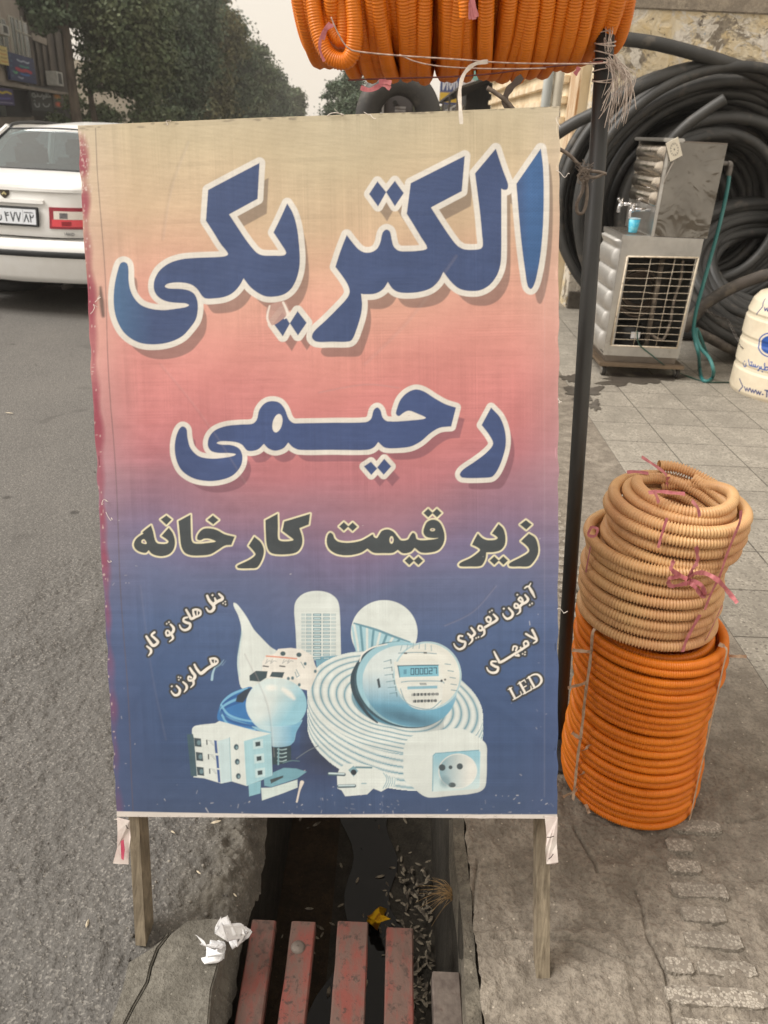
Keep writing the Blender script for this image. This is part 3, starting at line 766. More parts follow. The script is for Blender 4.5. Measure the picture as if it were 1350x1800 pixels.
def sign_print(pr, U, Vv, W, L):
    K = 0.92
    S = lambda r, g, b: np.array(srgb(r, g, b, K), np.float32)
    # ---- background gradient, beige to rose to blue
    ys = [180, 260, 380, 450, 520, 600, 680, 760, 820, 860, 905, 960, 1020, 1100, 1200, 1320, 1440]
    cs = [(194, 182, 154), (199, 183, 152), (208, 181, 150), (214, 173, 147), (219, 164, 146), (217, 150, 140), (208, 134, 131), (199, 124, 126), (187, 119, 128), (166, 117, 131), (146, 112, 134), (118, 108, 142), (96, 106, 142), (74, 98, 140), (60, 88, 132), (53, 80, 122), (58, 80, 116)]
    lin = np.array([srgb(*q, K) for q in cs])
    yy = pr.Y + 26 * np.sin(pr.X / 130.0) + 9 * np.sin(pr.X / 47 + pr.Y / 60)
    for k in range(3): pr.C[:, k] = np.interp(yy, ys, lin[:, k])
    # faded borders, blotches and streaks of the worn print
    e = (pr.X - (137 + (pr.Y - 222) * .056)); er = (985 - (pr.Y - 185) * .0056) - pr.X
    f = np.clip(1 - e / 95, 0, 1) ** 1.3 * .55 + np.clip(1 - er / 80, 0, 1) ** 1.3 * .45
    pale = np.array([np.interp(pr.Y, [200, 600, 900, 1100, 1440], [srgb(*q, K)[k] for q in [(205, 192, 172), (214, 176, 164), (160, 140, 160), (84, 100, 142), (64, 84, 128)]]) for k in range(3)]).T
    pr.C = (pr.C * (1 - f[:, None]) + pale * f[:, None]).astype(np.float32)
    blot = np.zeros_like(pr.X)
    for k in range(26):
        cx, cy, r = nrg.uniform(180, 980), nrg.uniform(200, 1400), nrg.uniform(40, 130)
        blot += nrg.uniform(-1, 1) * np.exp(-(((pr.X - cx) / r) ** 2 + ((pr.Y - cy) / (r * nrg.uniform(.6, 1.8))) ** 2))
    pr.C *= (1 + .07 * np.clip(blot, -1, 1))[:, None]
    warm = np.exp(-(((pr.X - 700) / 220) ** 2 + ((pr.Y - 640) / 120) ** 2))
    pr.C += warm[:, None] * np.array([.02, -.006, -.005], np.float32)
    # threads of the weave: fine streaks both ways
    def streak(t, n, seed):
        g = np.random.default_rng(seed).normal(size=n).astype(np.float32); g = g * .7 + np.convolve(g, np.ones(5) / 5, 'same') * 1.2
        return g[np.clip((t * n).astype(int), 0, n - 1)]
    su = streak((U + W / 2) / W, 330, 1); sv = streak((L / 2 - Vv) / L, 500, 2)
    amp = .6 + .5 * np.clip(blot, -1, 1)
    weave = (1 + .026 * su * (.7 + .5 * np.sin(Vv * 29 + U * 11)) + .026 * sv * (.7 + .5 * np.sin(U * 31 - Vv * 8)) + .016 * nrg.normal(size=U.size)).astype(np.float32)
    # ---- big lettering
    A = lambda P: xf(P, 180, 240, 3.375)
    B = lambda P: xf(P, 520, 240, 2.872)
    C = lambda P: xf(P, 280, 650, 2.109)
    D = lambda P: xf(P, 210, 880, 3.4615)
    E = lambda P: xf(P, 560, 880, 3.375)
    white = S(227, 222, 213)
    yeh = A([(933, 158, 1), (921, 370, 1), (752, 462, 1), (790, 520), (850, 610), (890, 662), (920, 692), (955, 706), (1020, 708), (1078, 706), (1091, 690), (1062, 640), (1016, 570, 1), (1060, 480), (1097, 398, 1), (1130, 455), (1155, 540), (1168, 650), (1172, 740), (1160, 820), (1130, 890), (1090, 930), (1040, 948), (975, 950), (930, 932), (880, 895), (838, 842, 1), (810, 890), (770, 930), (720, 952), (660, 960), (612, 960), (590, 945), (562, 905), (530, 880), (490, 868), (430, 866), (388, 874), (371, 889), (392, 901), (460, 903), (510, 912), (545, 935), (563, 980), (563, 1040), (550, 1090), (515, 1140), (470, 1185), (400, 1218), (320, 1232), (240, 1228), (180, 1205), (130, 1165), (95, 1110), (72, 1040), (65, 960), (72, 870), (90, 790), (105, 752), (125, 743), (145, 754), (153, 790), (154, 850), (165, 910), (190, 960), (230, 1000), (290, 1022), (360, 1029), (430, 1022), (490, 1012), (512, 1000), (490, 989), (420, 985), (370, 974), (330, 950), (308, 915), (305, 870), (318, 830), (350, 785), (400, 750), (470, 728), (550, 720), (640, 716), (725, 710), (745, 696), (700, 635), (660, 570), (615, 500, 1), (628, 318, 1)])
    d1 = A([(1070, 1040, 1), (1112, 1110, 1), (1070, 1185, 1), (1015, 1110, 1)])
    d2 = A([(1158, 1036, 1), (1212, 1105, 1), (1160, 1180, 1), (1112, 1108, 1)])
    alef = B([(1237, 60, 1), (1248, 150), (1252, 280), (1248, 450), (1235, 600), (1215, 710), (1200, 755), (1187, 769), (1172, 755), (1160, 690), (1140, 540), (1125, 380), (1114, 238, 1)])
    main = B([(1010, 60, 1), (1045, 165), (1072, 240), (1068, 264), (1052, 268), (1038, 262, 1), (1038, 450), (1037, 600), (1030, 660), (1010, 710), (975, 752), (930, 776), (880, 780), (830, 770), (790, 740), (745, 683, 1), (720, 730), (680, 766), (620, 785), (550, 790), (510, 783), (485, 765), (465, 735, 1), (440, 772), (400, 794), (345, 797), (330, 795, 1), (335, 850), (328, 905), (305, 980), (285, 1025), (265, 1036), (180, 1037), (105, 1036), (82, 1015), (92, 985), (150, 930), (220, 860), (262, 812), (272, 780), (255, 735), (200, 658, 1), (225, 580), (257, 497, 1), (290, 540), (320, 572), (350, 586), (385, 583), (412, 565), (428, 530), (434, 500), (442, 480), (458, 470), (475, 480), (484, 520), (495, 556), (520, 577), (560, 580), (640, 574), (663, 562), (630, 505), (600, 455), (560, 390, 1), (580, 235, 1), (853, 97, 1), (838, 275, 1), (682, 358, 1), (735, 440), (790, 520), (820, 553), (855, 569), (930, 567), (944, 550), (940, 490), (930, 380), (905, 185, 1)])
    e1 = B([(412, 226, 1), (456, 280, 1), (415, 353, 1), (370, 290, 1)])
    e2 = B([(500, 223, 1), (545, 285, 1), (500, 352, 1), (456, 280, 1)])
    re = C([(1230, 140, 1), (1262, 175), (1280, 220), (1285, 270), (1275, 320), (1255, 370), (1236, 395), (1215, 400), (1125, 400), (1114, 388), (1126, 370), (1170, 340), (1215, 305), (1237, 275), (1225, 245), (1195, 205, 1)])
    rah = C([(1100, 140, 1), (1082, 210, 1), (1040, 215), (1005, 235), (970, 265), (930, 285), (870, 291), (835, 288), (812, 268, 1), (795, 288), (770, 297), (640, 297), (520, 297), (495, 287), (478, 270, 1), (460, 291), (430, 300), (405, 292), (388, 275, 1), (368, 294), (345, 301), (325, 299), (306, 278), (280, 268), (228, 265), (212, 271), (226, 277), (270, 280), (298, 295), (308, 325), (300, 360), (270, 393), (220, 410), (170, 412), (120, 400), (80, 370), (60, 320), (58, 270), (70, 226), (85, 210), (100, 219), (104, 250), (115, 290), (145, 320), (190, 329), (240, 326), (275, 319), (283, 313), (262, 309), (215, 308), (190, 300), (179, 280), (184, 250), (205, 225), (245, 209), (300, 203), (345, 200), (361, 185), (370, 150), (390, 125), (415, 116), (445, 122), (465, 145), (480, 182), (497, 197), (525, 198), (650, 196), (765, 194), (785, 182), (795, 150), (808, 140), (820, 150), (829, 178), (848, 191), (940, 187), (988, 179), (955, 162), (925, 152), (905, 160), (888, 172), (878, 164), (881, 145), (895, 110), (920, 85), (950, 73), (980, 80), (1020, 105), (1060, 127)])
    f1 = C([(785, 341, 1), (808, 366, 1), (786, 390, 1), (759, 358, 1)])
    f2 = C([(834, 330, 1), (860, 358, 1), (832, 389, 1), (808, 362, 1)])
    mim = [(438 + 18 * math.cos(t) - 6 * math.sin(t), 198 + 34 * math.sin(t)) for t in np.linspace(0, 2 * math.pi, 14, endpoint=False)]
    def blue(x, y):
        c = np.empty((x.size, 3), np.float32); c[:] = S(50, 74, 120)
        k = np.clip((x - 900) / 30, 0, 1)[:, None] * np.clip((520 - y) / 60, 0, 1)[:, None]
        c = c * (1 - k) + (S(48, 96, 150) * (1 + .16 * np.sin(x * 1.1) * np.sin(y * 1.1))[:, None]).astype(np.float32) * k
        m = np.clip(1 - (x - 200) / 70, 0, 1)[:, None] * .6
        return c * (1 - m) + S(72, 122, 164) * m
    navy = lambda x, y: np.tile(S(52, 76, 126), (x.size, 1)) * (1 + .05 * np.sin(x / 40 + y / 90))[:, None]
    shc = S(100, 88, 84)
    big = [(yeh, 10, ()), (d1, 10, ()), (d2, 10, ()), (main, 10, ()), (e1, 9, ()), (e2, 9, ()), (alef, 10, ())]
    for P, w, h in big: pr.poly(P, None, shadow=(16, 26, shc, .62))
    for P, w, h in big: pr.poly(P, None, outline=white, ow=w, holes=h)
    for P, w, h in big: pr.poly(P, blue, holes=h)
    # pebbled texture of the first letter
    sm = [(re, 8.6, ()), (rah, 8.6, (C(mim),)), (f1, 8, ()), (f2, 8, ())]
    for P, w, h in sm: pr.poly(P, None, shadow=(15, 20, S(120, 76, 92), .62))
    for P, w, h in sm: pr.poly(P, None, outline=white, ow=w, holes=())
    for P, w, h in sm: pr.poly(P, navy, holes=h)
    # ---- third line: dark letters with a cream edge
    cream = S(232, 224, 190); dark = S(56, 66, 72)
    t3 = [
        (D([(192, 150, 1), (205, 190), (215, 235), (225, 254), (242, 262), (285, 262), (298, 250), (285, 235), (255, 215, 1), (277, 190), (300, 165, 1), (325, 200), (338, 250), (330, 295), (305, 325), (265, 338), (225, 335), (195, 322), (178, 302, 1), (160, 318), (120, 310), (95, 290), (88, 265), (100, 235), (125, 213), (145, 200), (140, 192)]), (D([(135, 242), (150, 235), (166, 258), (160, 264), (135, 256)]),)),
        (D([(285, 90, 1), (317, 115, 1), (285, 148, 1), (250, 115, 1)]), ()),
        (D([(432, 85, 1), (434, 160), (438, 235), (450, 257), (482, 262), (540, 257), (585, 249), (545, 232), (515, 232), (490, 242), (472, 234), (478, 205), (505, 175), (540, 168), (590, 178), (640, 205), (700, 220, 1), (680, 270, 1), (640, 275), (600, 300), (550, 328), (480, 335), (430, 332), (395, 315), (375, 275), (366, 200), (358, 125, 1)]), ()),
        (D([(568, 90, 1), (603, 118, 1), (570, 145, 1), (533, 118, 1)]), ()),
        (D([(820, 220, 1), (860, 255), (878, 300), (872, 345), (850, 392), (832, 410), (800, 413), (722, 412), (714, 400), (727, 390), (790, 360), (826, 330), (815, 308), (785, 275, 1)]), ()),
        (D([(962, 80, 1), (964, 160), (966, 232), (985, 246), (1045, 245), (1058, 238), (1030, 215), (990, 185, 1), (1002, 128, 1), (1160, 80, 1), (1152, 145, 1), (1095, 168, 1), (1112, 225), (1110, 270), (1085, 310), (1040, 325), (960, 328), (915, 315), (895, 270), (890, 200), (887, 120, 1)]), ()),
        (E([(68, 190), (85, 200), (95, 225), (120, 244), (180, 250), (250, 238), (295, 215), (322, 200), (328, 214), (345, 222), (358, 205), (375, 180), (410, 170), (445, 185), (470, 215), (490, 235), (530, 230), (546, 205), (560, 190), (574, 200), (582, 226), (610, 234), (680, 229), (710, 221), (680, 222), (640, 215), (622, 190), (628, 155), (645, 125), (680, 112), (715, 125), (738, 165), (748, 215), (740, 255), (715, 290), (680, 305), (610, 308), (570, 280, 1), (545, 305), (500, 312), (470, 292, 1), (440, 310), (380, 312), (340, 312), (318, 306), (290, 285, 1), (250, 310), (180, 325), (110, 318), (65, 290), (48, 250), (53, 208)]),
         (E([(433 + 12 * math.cos(t), 233 + 23 * math.sin(t)) for t in np.linspace(0, 6.28, 9, endpoint=False)]), E([(676 + 15 * math.cos(t), 172 + 9 * math.sin(t)) for t in np.linspace(0, 6.28, 9, endpoint=False)]))),
        (E([(1068, 138, 1), (1095, 165), (1108, 210), (1105, 260), (1080, 293), (1040, 305), (995, 307, 1), (990, 345), (970, 382), (948, 390), (900, 391), (842, 390), (832, 380), (846, 365), (900, 340), (952, 302), (957, 290), (940, 276), (910, 262, 1), (925, 230), (945, 195, 1), (970, 220), (1000, 233), (1045, 232), (1062, 222), (1052, 210), (1028, 195, 1)]), ()),
        (E([(1248, 195, 1), (1285, 220), (1302, 270), (1300, 320), (1270, 370), (1245, 390), (1190, 391), (1135, 390), (1128, 377), (1146, 362), (1200, 335), (1248, 302), (1240, 275), (1200, 240, 1)]), ()),
        (E([(1230, 115, 1), (1265, 142, 1), (1232, 172, 1), (1195, 142, 1)]), ())]
    for (cx, cy) in ((150, 153), (202, 155), (650, 73), (702, 73), (538, 356), (592, 356), (1042, 355), (1096, 355)):
        t3.append((E([(cx, cy - 26, 1), (cx + 28, cy, 1), (cx, cy + 26, 1), (cx - 28, cy, 1)]), ()))
    for P, h in t3: pr.poly(P, None, outline=cream, ow=3.0)
    for P, h in t3: pr.poly(P, dark, holes=())
    for P, h in t3:
        for q in h: pr.poly(q, cream); pr.poly([(sum(p[0] for p in q) / len(q) + (p[0] - sum(r[0] for r in q) / len(q)) * .45, sum(p[1] for p in q) / len(q) + (p[1] - sum(r[1] for r in q) / len(q)) * .45) for p in q], S(140, 115, 140))
    sign_small_text(pr, S)
    sign_montage(pr, S)
    # ---- wear: flecks, creases, seams, red spray along the left edge, white hem below
    fl = S(226, 222, 220)
    for k in range(110):
        low = k < 75
        x = nrg.uniform(215, 975) if low else nrg.choice([nrg.uniform(195, 240), nrg.uniform(930, 985), nrg.uniform(200, 980)])
        y = 1432 - abs(nrg.normal(0, 30)) if low else nrg.uniform(880, 1430)
        if low and nrg.random() < .5: x = nrg.choice([nrg.normal(560, 60), nrg.normal(650, 40), nrg.normal(900, 40)])
        pr.stroke([(x, y, nrg.uniform(.2, 1.1)), (x + nrg.normal(0, 2), y + abs(nrg.normal(0, 4)) * nrg.random(), nrg.uniform(.2, 1.0))], fl, alpha=nrg.uniform(.1, .55), smooth=False)
    for (P, w, al) in (([(280, 640), (330, 700), (380, 770), (430, 850)], 2.2, .09), ([(245, 1030), (265, 1180), (290, 1300)], 2.0, .05), ([(870, 1030), (830, 1075), (780, 1100)], 1.3, .14), ([(430, 1150), (470, 1240), (480, 1330)], .8, .3), ([(330, 250), (300, 330), (285, 420)], 3, .10), ([(560, 690), (640, 676), (700, 682)], 1.4, .16), ([(800, 450), (720, 560), (640, 640)], 4, .07)):
        pr.stroke([(x, y, w) for x, y in P], S(70, 60, 75), alpha=al, soft=1.6)
        pr.stroke([(x + 2.2, y, w * .6) for x, y in P], S(235, 220, 215), alpha=al * .7, soft=1.4)
    le = lambda y: 137 + (y - 222) * .0561
    for y in np.arange(240, 1432, 7.0):
        w = 12 + 4 * math.sin(y / 37) + 4 * math.sin(y / 13) - (4 if y > 900 else 0)
        al = .8 * (1 if y < 900 else max(.25, 1 - (y - 900) / 350)) * (1 if not 300 < y < 330 else .5)
        x0 = le(y) + 4
        pr.stroke([(x0, y, w * .55), (x0 + 1, y + 7, w * .55)], S(152, 52, 78), alpha=al * (.60 + .2 * math.sin(y / 19 + 2 * math.sin(y / 50))), soft=5, smooth=False)
    for k in range(120):                       # paint rubbed off
        y = nrg.uniform(230, 1420) if k > 60 else nrg.uniform(232, 340); x = le(y) + abs(nrg.normal(0, 4 if k > 70 else 8))
        pr.ell(x, y, nrg.uniform(.4, 1.5), nrg.uniform(.5, 2.4), S(225, 205, 195), alpha=.7)
    pr.stroke([(le(y) + 31 + 1.5 * math.sin(y / 60), y, .9) for y in range(225, 1430, 40)], S(96, 82, 84), alpha=.55)
    pr.stroke([(176, 505, 2), (178, 530, 4), (181, 555, 3)], S(70, 60, 58), alpha=.8, soft=2)
    pr.stroke([(958 - (y - 200) * .001, y, 1.0) for y in range(200, 1430, 60)], S(215, 205, 205), alpha=.07)
    pr.poly([(470, 540), (500, 530), (508, 548), (498, 560), (478, 572), (470, 560)], S(188, 150, 140), alpha=.9)
    pr.stroke([(474, 538, 1.5), (470, 560, 2), (480, 580, 2)], S(235, 222, 212)); pr.stroke([(498, 532, 2), (506, 552, 2.4), (500, 560, 1)], S(238, 228, 218))
    pr.C = (pr.C * .93 + S(168, 158, 146) * .07) * weave[:, None]     # settled dust
    hem = S(214, 206, 198)
    pr.poly([(200, 1426, 1), (560, 1432, 1), (985, 1431, 1), (985, 1446, 1), (560, 1446, 1), (200, 1442, 1)], hem, smooth=False)
    for k in range(40):
        x = nrg.uniform(205, 980); pr.stroke([(x, 1434, .6), (x + nrg.normal(0, 8), 1437, .6)], S(120, 110, 105), alpha=.3, smooth=False)
    for k in range(60):
        x = nrg.uniform(140, 985); y = 222 - (x - 137) * .0436 + abs(nrg.normal(0, 3))
        pr.ell(x, y, nrg.uniform(2, 8), nrg.uniform(.8, 2), S(120, 110, 96), alpha=.5)

def sign_small_text(pr, S):
    H = lambda P: xf([p if len(p) == 3 else p for p in P], 240, 1020, 7.5)
    I = lambda P: xf(P, 780, 1010, 6.75)
    hs = [[(1085, 180, 12), (1130, 225, 18), (1122, 255, 20), (1070, 278, 20), (1010, 320, 22)], [(1030, 235, 10), (1050, 285, 18)], [(930, 205, 15), (960, 270, 19), (1012, 330, 21), (1018, 375, 20), (985, 410, 18), (948, 408, 14), (918, 368, 8)],
          [(745, 392, 13), (790, 385, 16), (838, 405, 15), (842, 450, 14), (810, 472, 14), (770, 480, 17), (753, 440, 16), (745, 395, 13)], [(800, 400, 8), (800, 460, 8)], [(655, 390, 14), (690, 450, 17), (722, 505, 19), (775, 482, 18)],
          [(672, 488, 11), (628, 500, 14), (622, 535, 16), (660, 558, 18), (706, 575, 16), (698, 628, 18), (640, 656, 16), (592, 636, 12), (568, 590, 8)],
          [(450, 580, 11), (490, 630, 18), (480, 680, 18), (430, 722, 17)], [(388, 690, 12), (402, 662, 11), (430, 672, 12), (442, 710, 16), (405, 728, 14), (388, 692, 12)], [(468, 720, 17), (482, 765, 14), (435, 808, 6)],
          [(238, 685, 15), (202, 722, 14), (250, 770, 16), (284, 812, 18), (252, 850, 19), (214, 855, 20), (172, 800, 18), (132, 738, 14)], [(140, 868, 11), (188, 908, 16), (192, 950, 16), (160, 992, 6)],
          [(970, 1035, 13), (1030, 1030, 16), (1068, 1055, 14), (1062, 1090, 14), (1010, 1112, 18), (982, 1072, 14), (970, 1037, 13)], [(1030, 1045, 8), (1028, 1090, 8)], [(1030, 1105, 19), (940, 1160, 20), (862, 1222, 22), (830, 1212, 18), (790, 1160, 16), (765, 1110, 13)],
          [(705, 1155, 13), (738, 1210, 18), (772, 1260, 20), (750, 1308, 18), (702, 1320, 15), (682, 1295, 12), (692, 1266, 12), (722, 1282, 13)], [(750, 1330, 18), (752, 1370, 14), (715, 1412, 6)],
          [(615, 1340, 11), (658, 1380, 16), (662, 1425, 16), (630, 1472, 6)], [(530, 1390, 11), (573, 1440, 16), (558, 1498, 18), (510, 1513, 16), (472, 1480, 10), (460, 1458, 7)]]
    hd = [(1000, 198, 15), (1140, 304, 11), (1168, 284, 11), (1172, 319, 11), (400, 572, 12), (429, 551, 12), (555, 1274, 11), (582, 1283, 11), (560, 1310, 11), (467, 1395, 14)]
    is_ = [[(960, 160, 8), (985, 142, 10), (1010, 136, 9), (1032, 103, 6)], [(1015, 150, 13), (1050, 210, 17), (1080, 270, 7)], [(965, 240, 10), (1000, 290, 15), (978, 325, 16), (930, 350, 16), (890, 390, 14)], [(886, 292, 11), (905, 270, 12), (930, 290, 12), (934, 328, 14), (895, 306, 11), (886, 292, 11)],
           [(836, 372, 11), (846, 346, 11), (874, 352, 12), (888, 384, 14), (852, 394, 12), (836, 372, 11)], [(905, 395, 14), (903, 440, 12), (866, 472, 5)], [(770, 395, 10), (818, 455, 15), (800, 503, 15), (752, 523, 14), (714, 492, 10), (700, 462, 6)],
           [(590, 470, 10), (634, 520, 15), (610, 552, 15), (560, 580, 15), (490, 622, 15)], [(502, 518, 11), (530, 500, 12), (558, 525, 12), (545, 563, 12), (512, 550, 10), (502, 520, 10)], [(406, 636, 11), (420, 606, 11), (448, 614, 12), (460, 650, 14), (426, 660, 12), (406, 638, 11)], [(478, 650, 14), (480, 700, 12), (443, 737, 5)],
           [(325, 630, 10), (368, 690, 15), (342, 728, 15), (318, 740, 14)], [(285, 698, 10), (328, 738, 14), (338, 780, 12), (298, 827, 5)], [(222, 728, 10), (182, 728, 12), (176, 770, 14), (215, 790, 15), (254, 802, 14), (240, 858, 15), (186, 883, 13), (142, 858, 10), (119, 818, 6)],
           [(1050, 658, 14), (1082, 720, 14), (1102, 780, 13), (1064, 812, 7)], [(975, 702, 12), (1030, 735, 12), (1092, 765, 12)], [(962, 790, 10), (990, 792, 12), (1002, 830, 13), (962, 850, 13), (948, 812, 10), (962, 792, 10)], [(1000, 835, 13), (925, 885, 14), (850, 932, 14), (680, 1035, 16), (648, 1010, 14), (620, 960, 13), (597, 913, 9)],
           [(818, 895, 9), (830, 850, 10), (868, 858, 11), (855, 900, 11)], [(880, 945, 11), (892, 962, 10), (850, 956, 10)], [(910, 862, 9), (925, 890, 13)], [(620, 1030, 10), (572, 1030, 12), (566, 1060, 14), (610, 1088, 15), (644, 1102, 14), (630, 1150, 15), (576, 1163, 14), (530, 1140, 10), (510, 1102, 6)],
           ]
    led = [[(785, 1350, 13), (845, 1465, 13)], [(764, 1362, 5), (806, 1338, 5)], [(822, 1482, 6), (890, 1445, 7), (924, 1420, 6), (908, 1385, 4)], [(900, 1280, 13), (965, 1400, 13)], [(878, 1296, 5), (955, 1248, 7), (972, 1278, 4)], [(932, 1344, 6), (978, 1318, 6)], [(942, 1416, 6), (1040, 1362, 7), (1032, 1320, 4)], [(1010, 1215, 13), (1075, 1335, 13)], [(985, 1232, 5), (1050, 1190, 8), (1105, 1182, 10), (1145, 1210, 13), (1158, 1260, 14), (1125, 1312, 10), (1055, 1352, 6)]]
    idt = [(1020, 360, 11), (1047, 342, 11), (872, 238, 12), (712, 403, 13), (545, 441, 11), (571, 424, 11), (384, 751, 11), (411, 740, 11), (935, 938, 10), (965, 918, 10), (962, 947, 10)]
    ol = S(54, 60, 66); wh = S(240, 234, 224)
    for fn, ss, dd, g in ((H, hs, hd, 3.6), (I, is_, idt, 3.6)):
        for s in ss:
            q = fn(s); pr.stroke([(x, y, r + g) for x, y, r in q], ol)
        for d in dd:
            x, y, r = fn([d])[0]; pr.ell(x, y, r + g, r + g, ol)
    for s in led: pr.stroke([(x, y, r + 3.6) for x, y, r in I(s)], ol, smooth=len(s) > 4)
    for fn, ss, dd in ((H, hs, hd), (I, is_, idt)):
        for s in ss: pr.stroke([(x, y, r * .97) for x, y, r in fn(s)], wh, soft=.5)
        for d in dd:
            x, y, r = fn([d])[0]; pr.poly([(x - r, y, 1), (x, y - r, 1), (x + r, y, 1), (x, y + r, 1)], wh, smooth=False)
    for s in led: pr.stroke(I(s), wh, soft=.5, smooth=len(s) > 4)
    for (x, y) in ((776, 428), (822, 426)): pr.ell(*H([(x, y)])[0], 1.5, 1.2, ol)
    for (x, y) in ((1006, 1071), (1050, 1069)): pr.ell(*H([(x, y)])[0], 1.4, 1.1, ol)
    pr.stroke(H([(1150, 1050, 6), (1100, 1110, 12), (1040, 1150, 10)]), S(150, 185, 205), alpha=.55)
    pr.stroke(H([(1030, 1160, 10), (1005, 1230, 14), (995, 1310, 16)]), S(170, 205, 222), alpha=.9)
    pr.stroke(H([(1180, 1060, 3), (1130, 1120, 8)]), S(150, 185, 205), alpha=.35)

def sign_montage(pr, S):
    cy = lambda v: S(*[(90 + (228 - 90) * v), (150 + (232 - 150) * v), (170 + (226 - 170) * v)])    # teal to cream
    F = lambda P: xf(P, 200, 1010, 3.375)
    G = lambda P: xf(P, 520, 1020, 2.935)
    J = lambda P: xf(P, 320, 1180, 5.625)
    paper = S(221, 229, 225); teal = S(52, 84, 98); sky_ = S(150, 200, 216); lite = S(196, 222, 226); dk = S(40, 52, 62)
    pr.ell(620, 1345, 210, 36, S(46, 58, 92), alpha=.55, soft=16)
    pr.ell(590, 1300, 60, 60, S(46, 58, 82), alpha=.8, soft=18)
    # flame bulb
    pr.poly(F([(710, 168), (728, 174), (755, 205), (790, 255), (830, 325), (880, 380), (930, 430), (985, 470), (1000, 560), (900, 690), (765, 680), (737, 580), (733, 500), (745, 420), (757, 330), (740, 250), (712, 190)]), lambda x, y: paper * (1 - .10 * np.clip((x - 430) / 60, 0, 1))[:, None])
    pr.stroke(F([(760, 340, 3), (745, 430, 4), (737, 520, 4), (745, 600, 3)]), sky_, alpha=.45, soft=2)
    # LED corn lamp
    pr.poly(F([(1070, 200), (1085, 150), (1130, 112), (1200, 97), (1275, 110), (1325, 150), (1340, 215), (1348, 480, 1), (1335, 520, 1), (1085, 500, 1), (1078, 330)]), lambda x, y: paper * (1 - .16 * np.clip(np.abs(x - 557) / 42 - .55, 0, 1))[:, None])
    pr.poly(F([(1195, 490, 1), (1335, 480, 1), (1325, 560, 1), (1205, 555, 1)]), S(120, 170, 190), smooth=False)
    for r in range(13):
        y = 232 + r * 21.5
        for (x0, x1, al) in ((1112, 1135, .35), (1140, 1172, .6), (1182, 1230, 1.0), (1240, 1282, .7), (1288, 1318, .35)):
            pr.poly(F([(x0, y, 1), (x1, y, 1), (x1, y + 15, 1), (x0, y + 15, 1)]), S(96, 132, 146), alpha=al, smooth=False, soft=.5)
            pr.poly(F([(x0 + 5, y + 4, 1), (x1 - 5, y + 4, 1), (x1 - 5, y + 11, 1), (x0 + 5, y + 11, 1)]), lite, alpha=al * .9, smooth=False, soft=.5)
    # globe bulb with a finned collar
    pr.ell(*G([(456, 268)])[0], 58.5, 56.5, paper)
    pr.poly(G([(287, 240, 1), (300, 222, 1), (400, 248, 1), (500, 285, 1), (592, 318, 1), (560, 370, 1), (330, 440, 1), (300, 330)]), S(168, 208, 220), smooth=False)
    for k in range(9):
        t = k / 8
        pr.stroke(G([(300 + 270 * t, 226 + 88 * t, 6), (318 + 200 * t, 330 + 40 * t, 6), (330 + 170 * t, 430, 5)]), S(88, 140, 158) if k % 2 else S(225, 230, 225), alpha=.85)
    pr.stroke(G([(300, 222, 4), (400, 250, 6), (500, 288, 6), (588, 318, 4)]), S(104, 150, 168))
    # coil of white cable
    cx, cy0 = G([(512, 690)])[0]
    rot = .22
    i = pr.sel(cx - 190, cy0 - 130, cx + 190, cy0 + 150); x, y = pr.X[i], pr.Y[i]
    def ellq(yy, oy=-20.0):
        c_, s_ = math.cos(rot), math.sin(rot); dx, dy = x - cx, yy - cy0 - oy
        return np.hypot((dx * c_ + dy * s_) / 157, (-dx * s_ + dy * c_) / 87)
    q = ellq(y); hgt = np.full(x.shape, 99.0, np.float32)
    for h in np.arange(64, -.5, -2.0): hgt = np.where(ellq(y - h) <= 1.0, h, hgt)
    top_ = q <= 1; ins = (hgt < 90)
    ang = np.arctan2(y - cy0, x - cx)
    t = np.where(top_, (1 - q) * 11.0 + .35 * np.sin(ang * 2 + 1), hgt / 11.5 + .22 * np.sin(x / 70))
    fr = t - np.floor(t); w = np.clip(1 - np.abs(2 * fr - 1) ** 2.6, 0, 1)
    joint = np.where(top_, .62, .72); lit = (.55 + .45 * w) * (1 - .16 * np.clip((x - cx) / 160, 0, 1)) * np.where(top_, 1, 1 - .002 * hgt)
    tl, wh_ = S(96, 150, 170), S(224, 231, 227)
    colr = tl + (wh_ - tl) * np.clip((w ** .8) * .95 + .05, 0, 1)[:, None] * np.clip(lit * 1.12, 0, 1)[:, None]
    hole = np.clip((.50 - q) / .04, 0, 1)[:, None]; colr = colr * (1 - hole) + S(84, 138, 162) * hole
    pr.put(i, np.where(ins, 1.0, 0.0).astype(np.float32), colr.astype(np.float32))
    # electricity meter
    mx, my = G([(560, 540)])[0]
    pr.ell(mx, my, 92, 74, S(58, 88, 102), .35)
    pr.ell(mx + 4, my - 1, 90, 73, S(160, 204, 218), .35)
    pr.ell(mx + 9, my + 2, 84, 70, lambda x, y: S(112, 172, 200) + (S(218, 230, 230) - S(112, 172, 200)) * np.clip((1240 - y) / 62, 0, 1)[:, None], .35)
    pr.ell(mx + 4, my + 58, 62, 12, S(46, 76, 96), .25, soft=8, alpha=.6)
    pr.stroke(G([(318, 430, 6), (292, 500, 10), (305, 590, 10), (370, 690, 8), (420, 735, 4)]), S(46, 70, 84))
    pr.stroke(G([(330, 420, 3), (345, 380, 4), (400, 345, 4), (470, 330, 3)]), S(236, 236, 230))
    fx, fy = G([(678, 492)])[0]
    pr.ell(fx, fy, 60, 60, lambda x, y: S(228, 230, 222) * (1 - .22 * np.clip((y - 1205) / 50, 0, 1))[:, None])
    pr.ell(fx, fy, 60, 60, S(178, 208, 216), inner=.95)
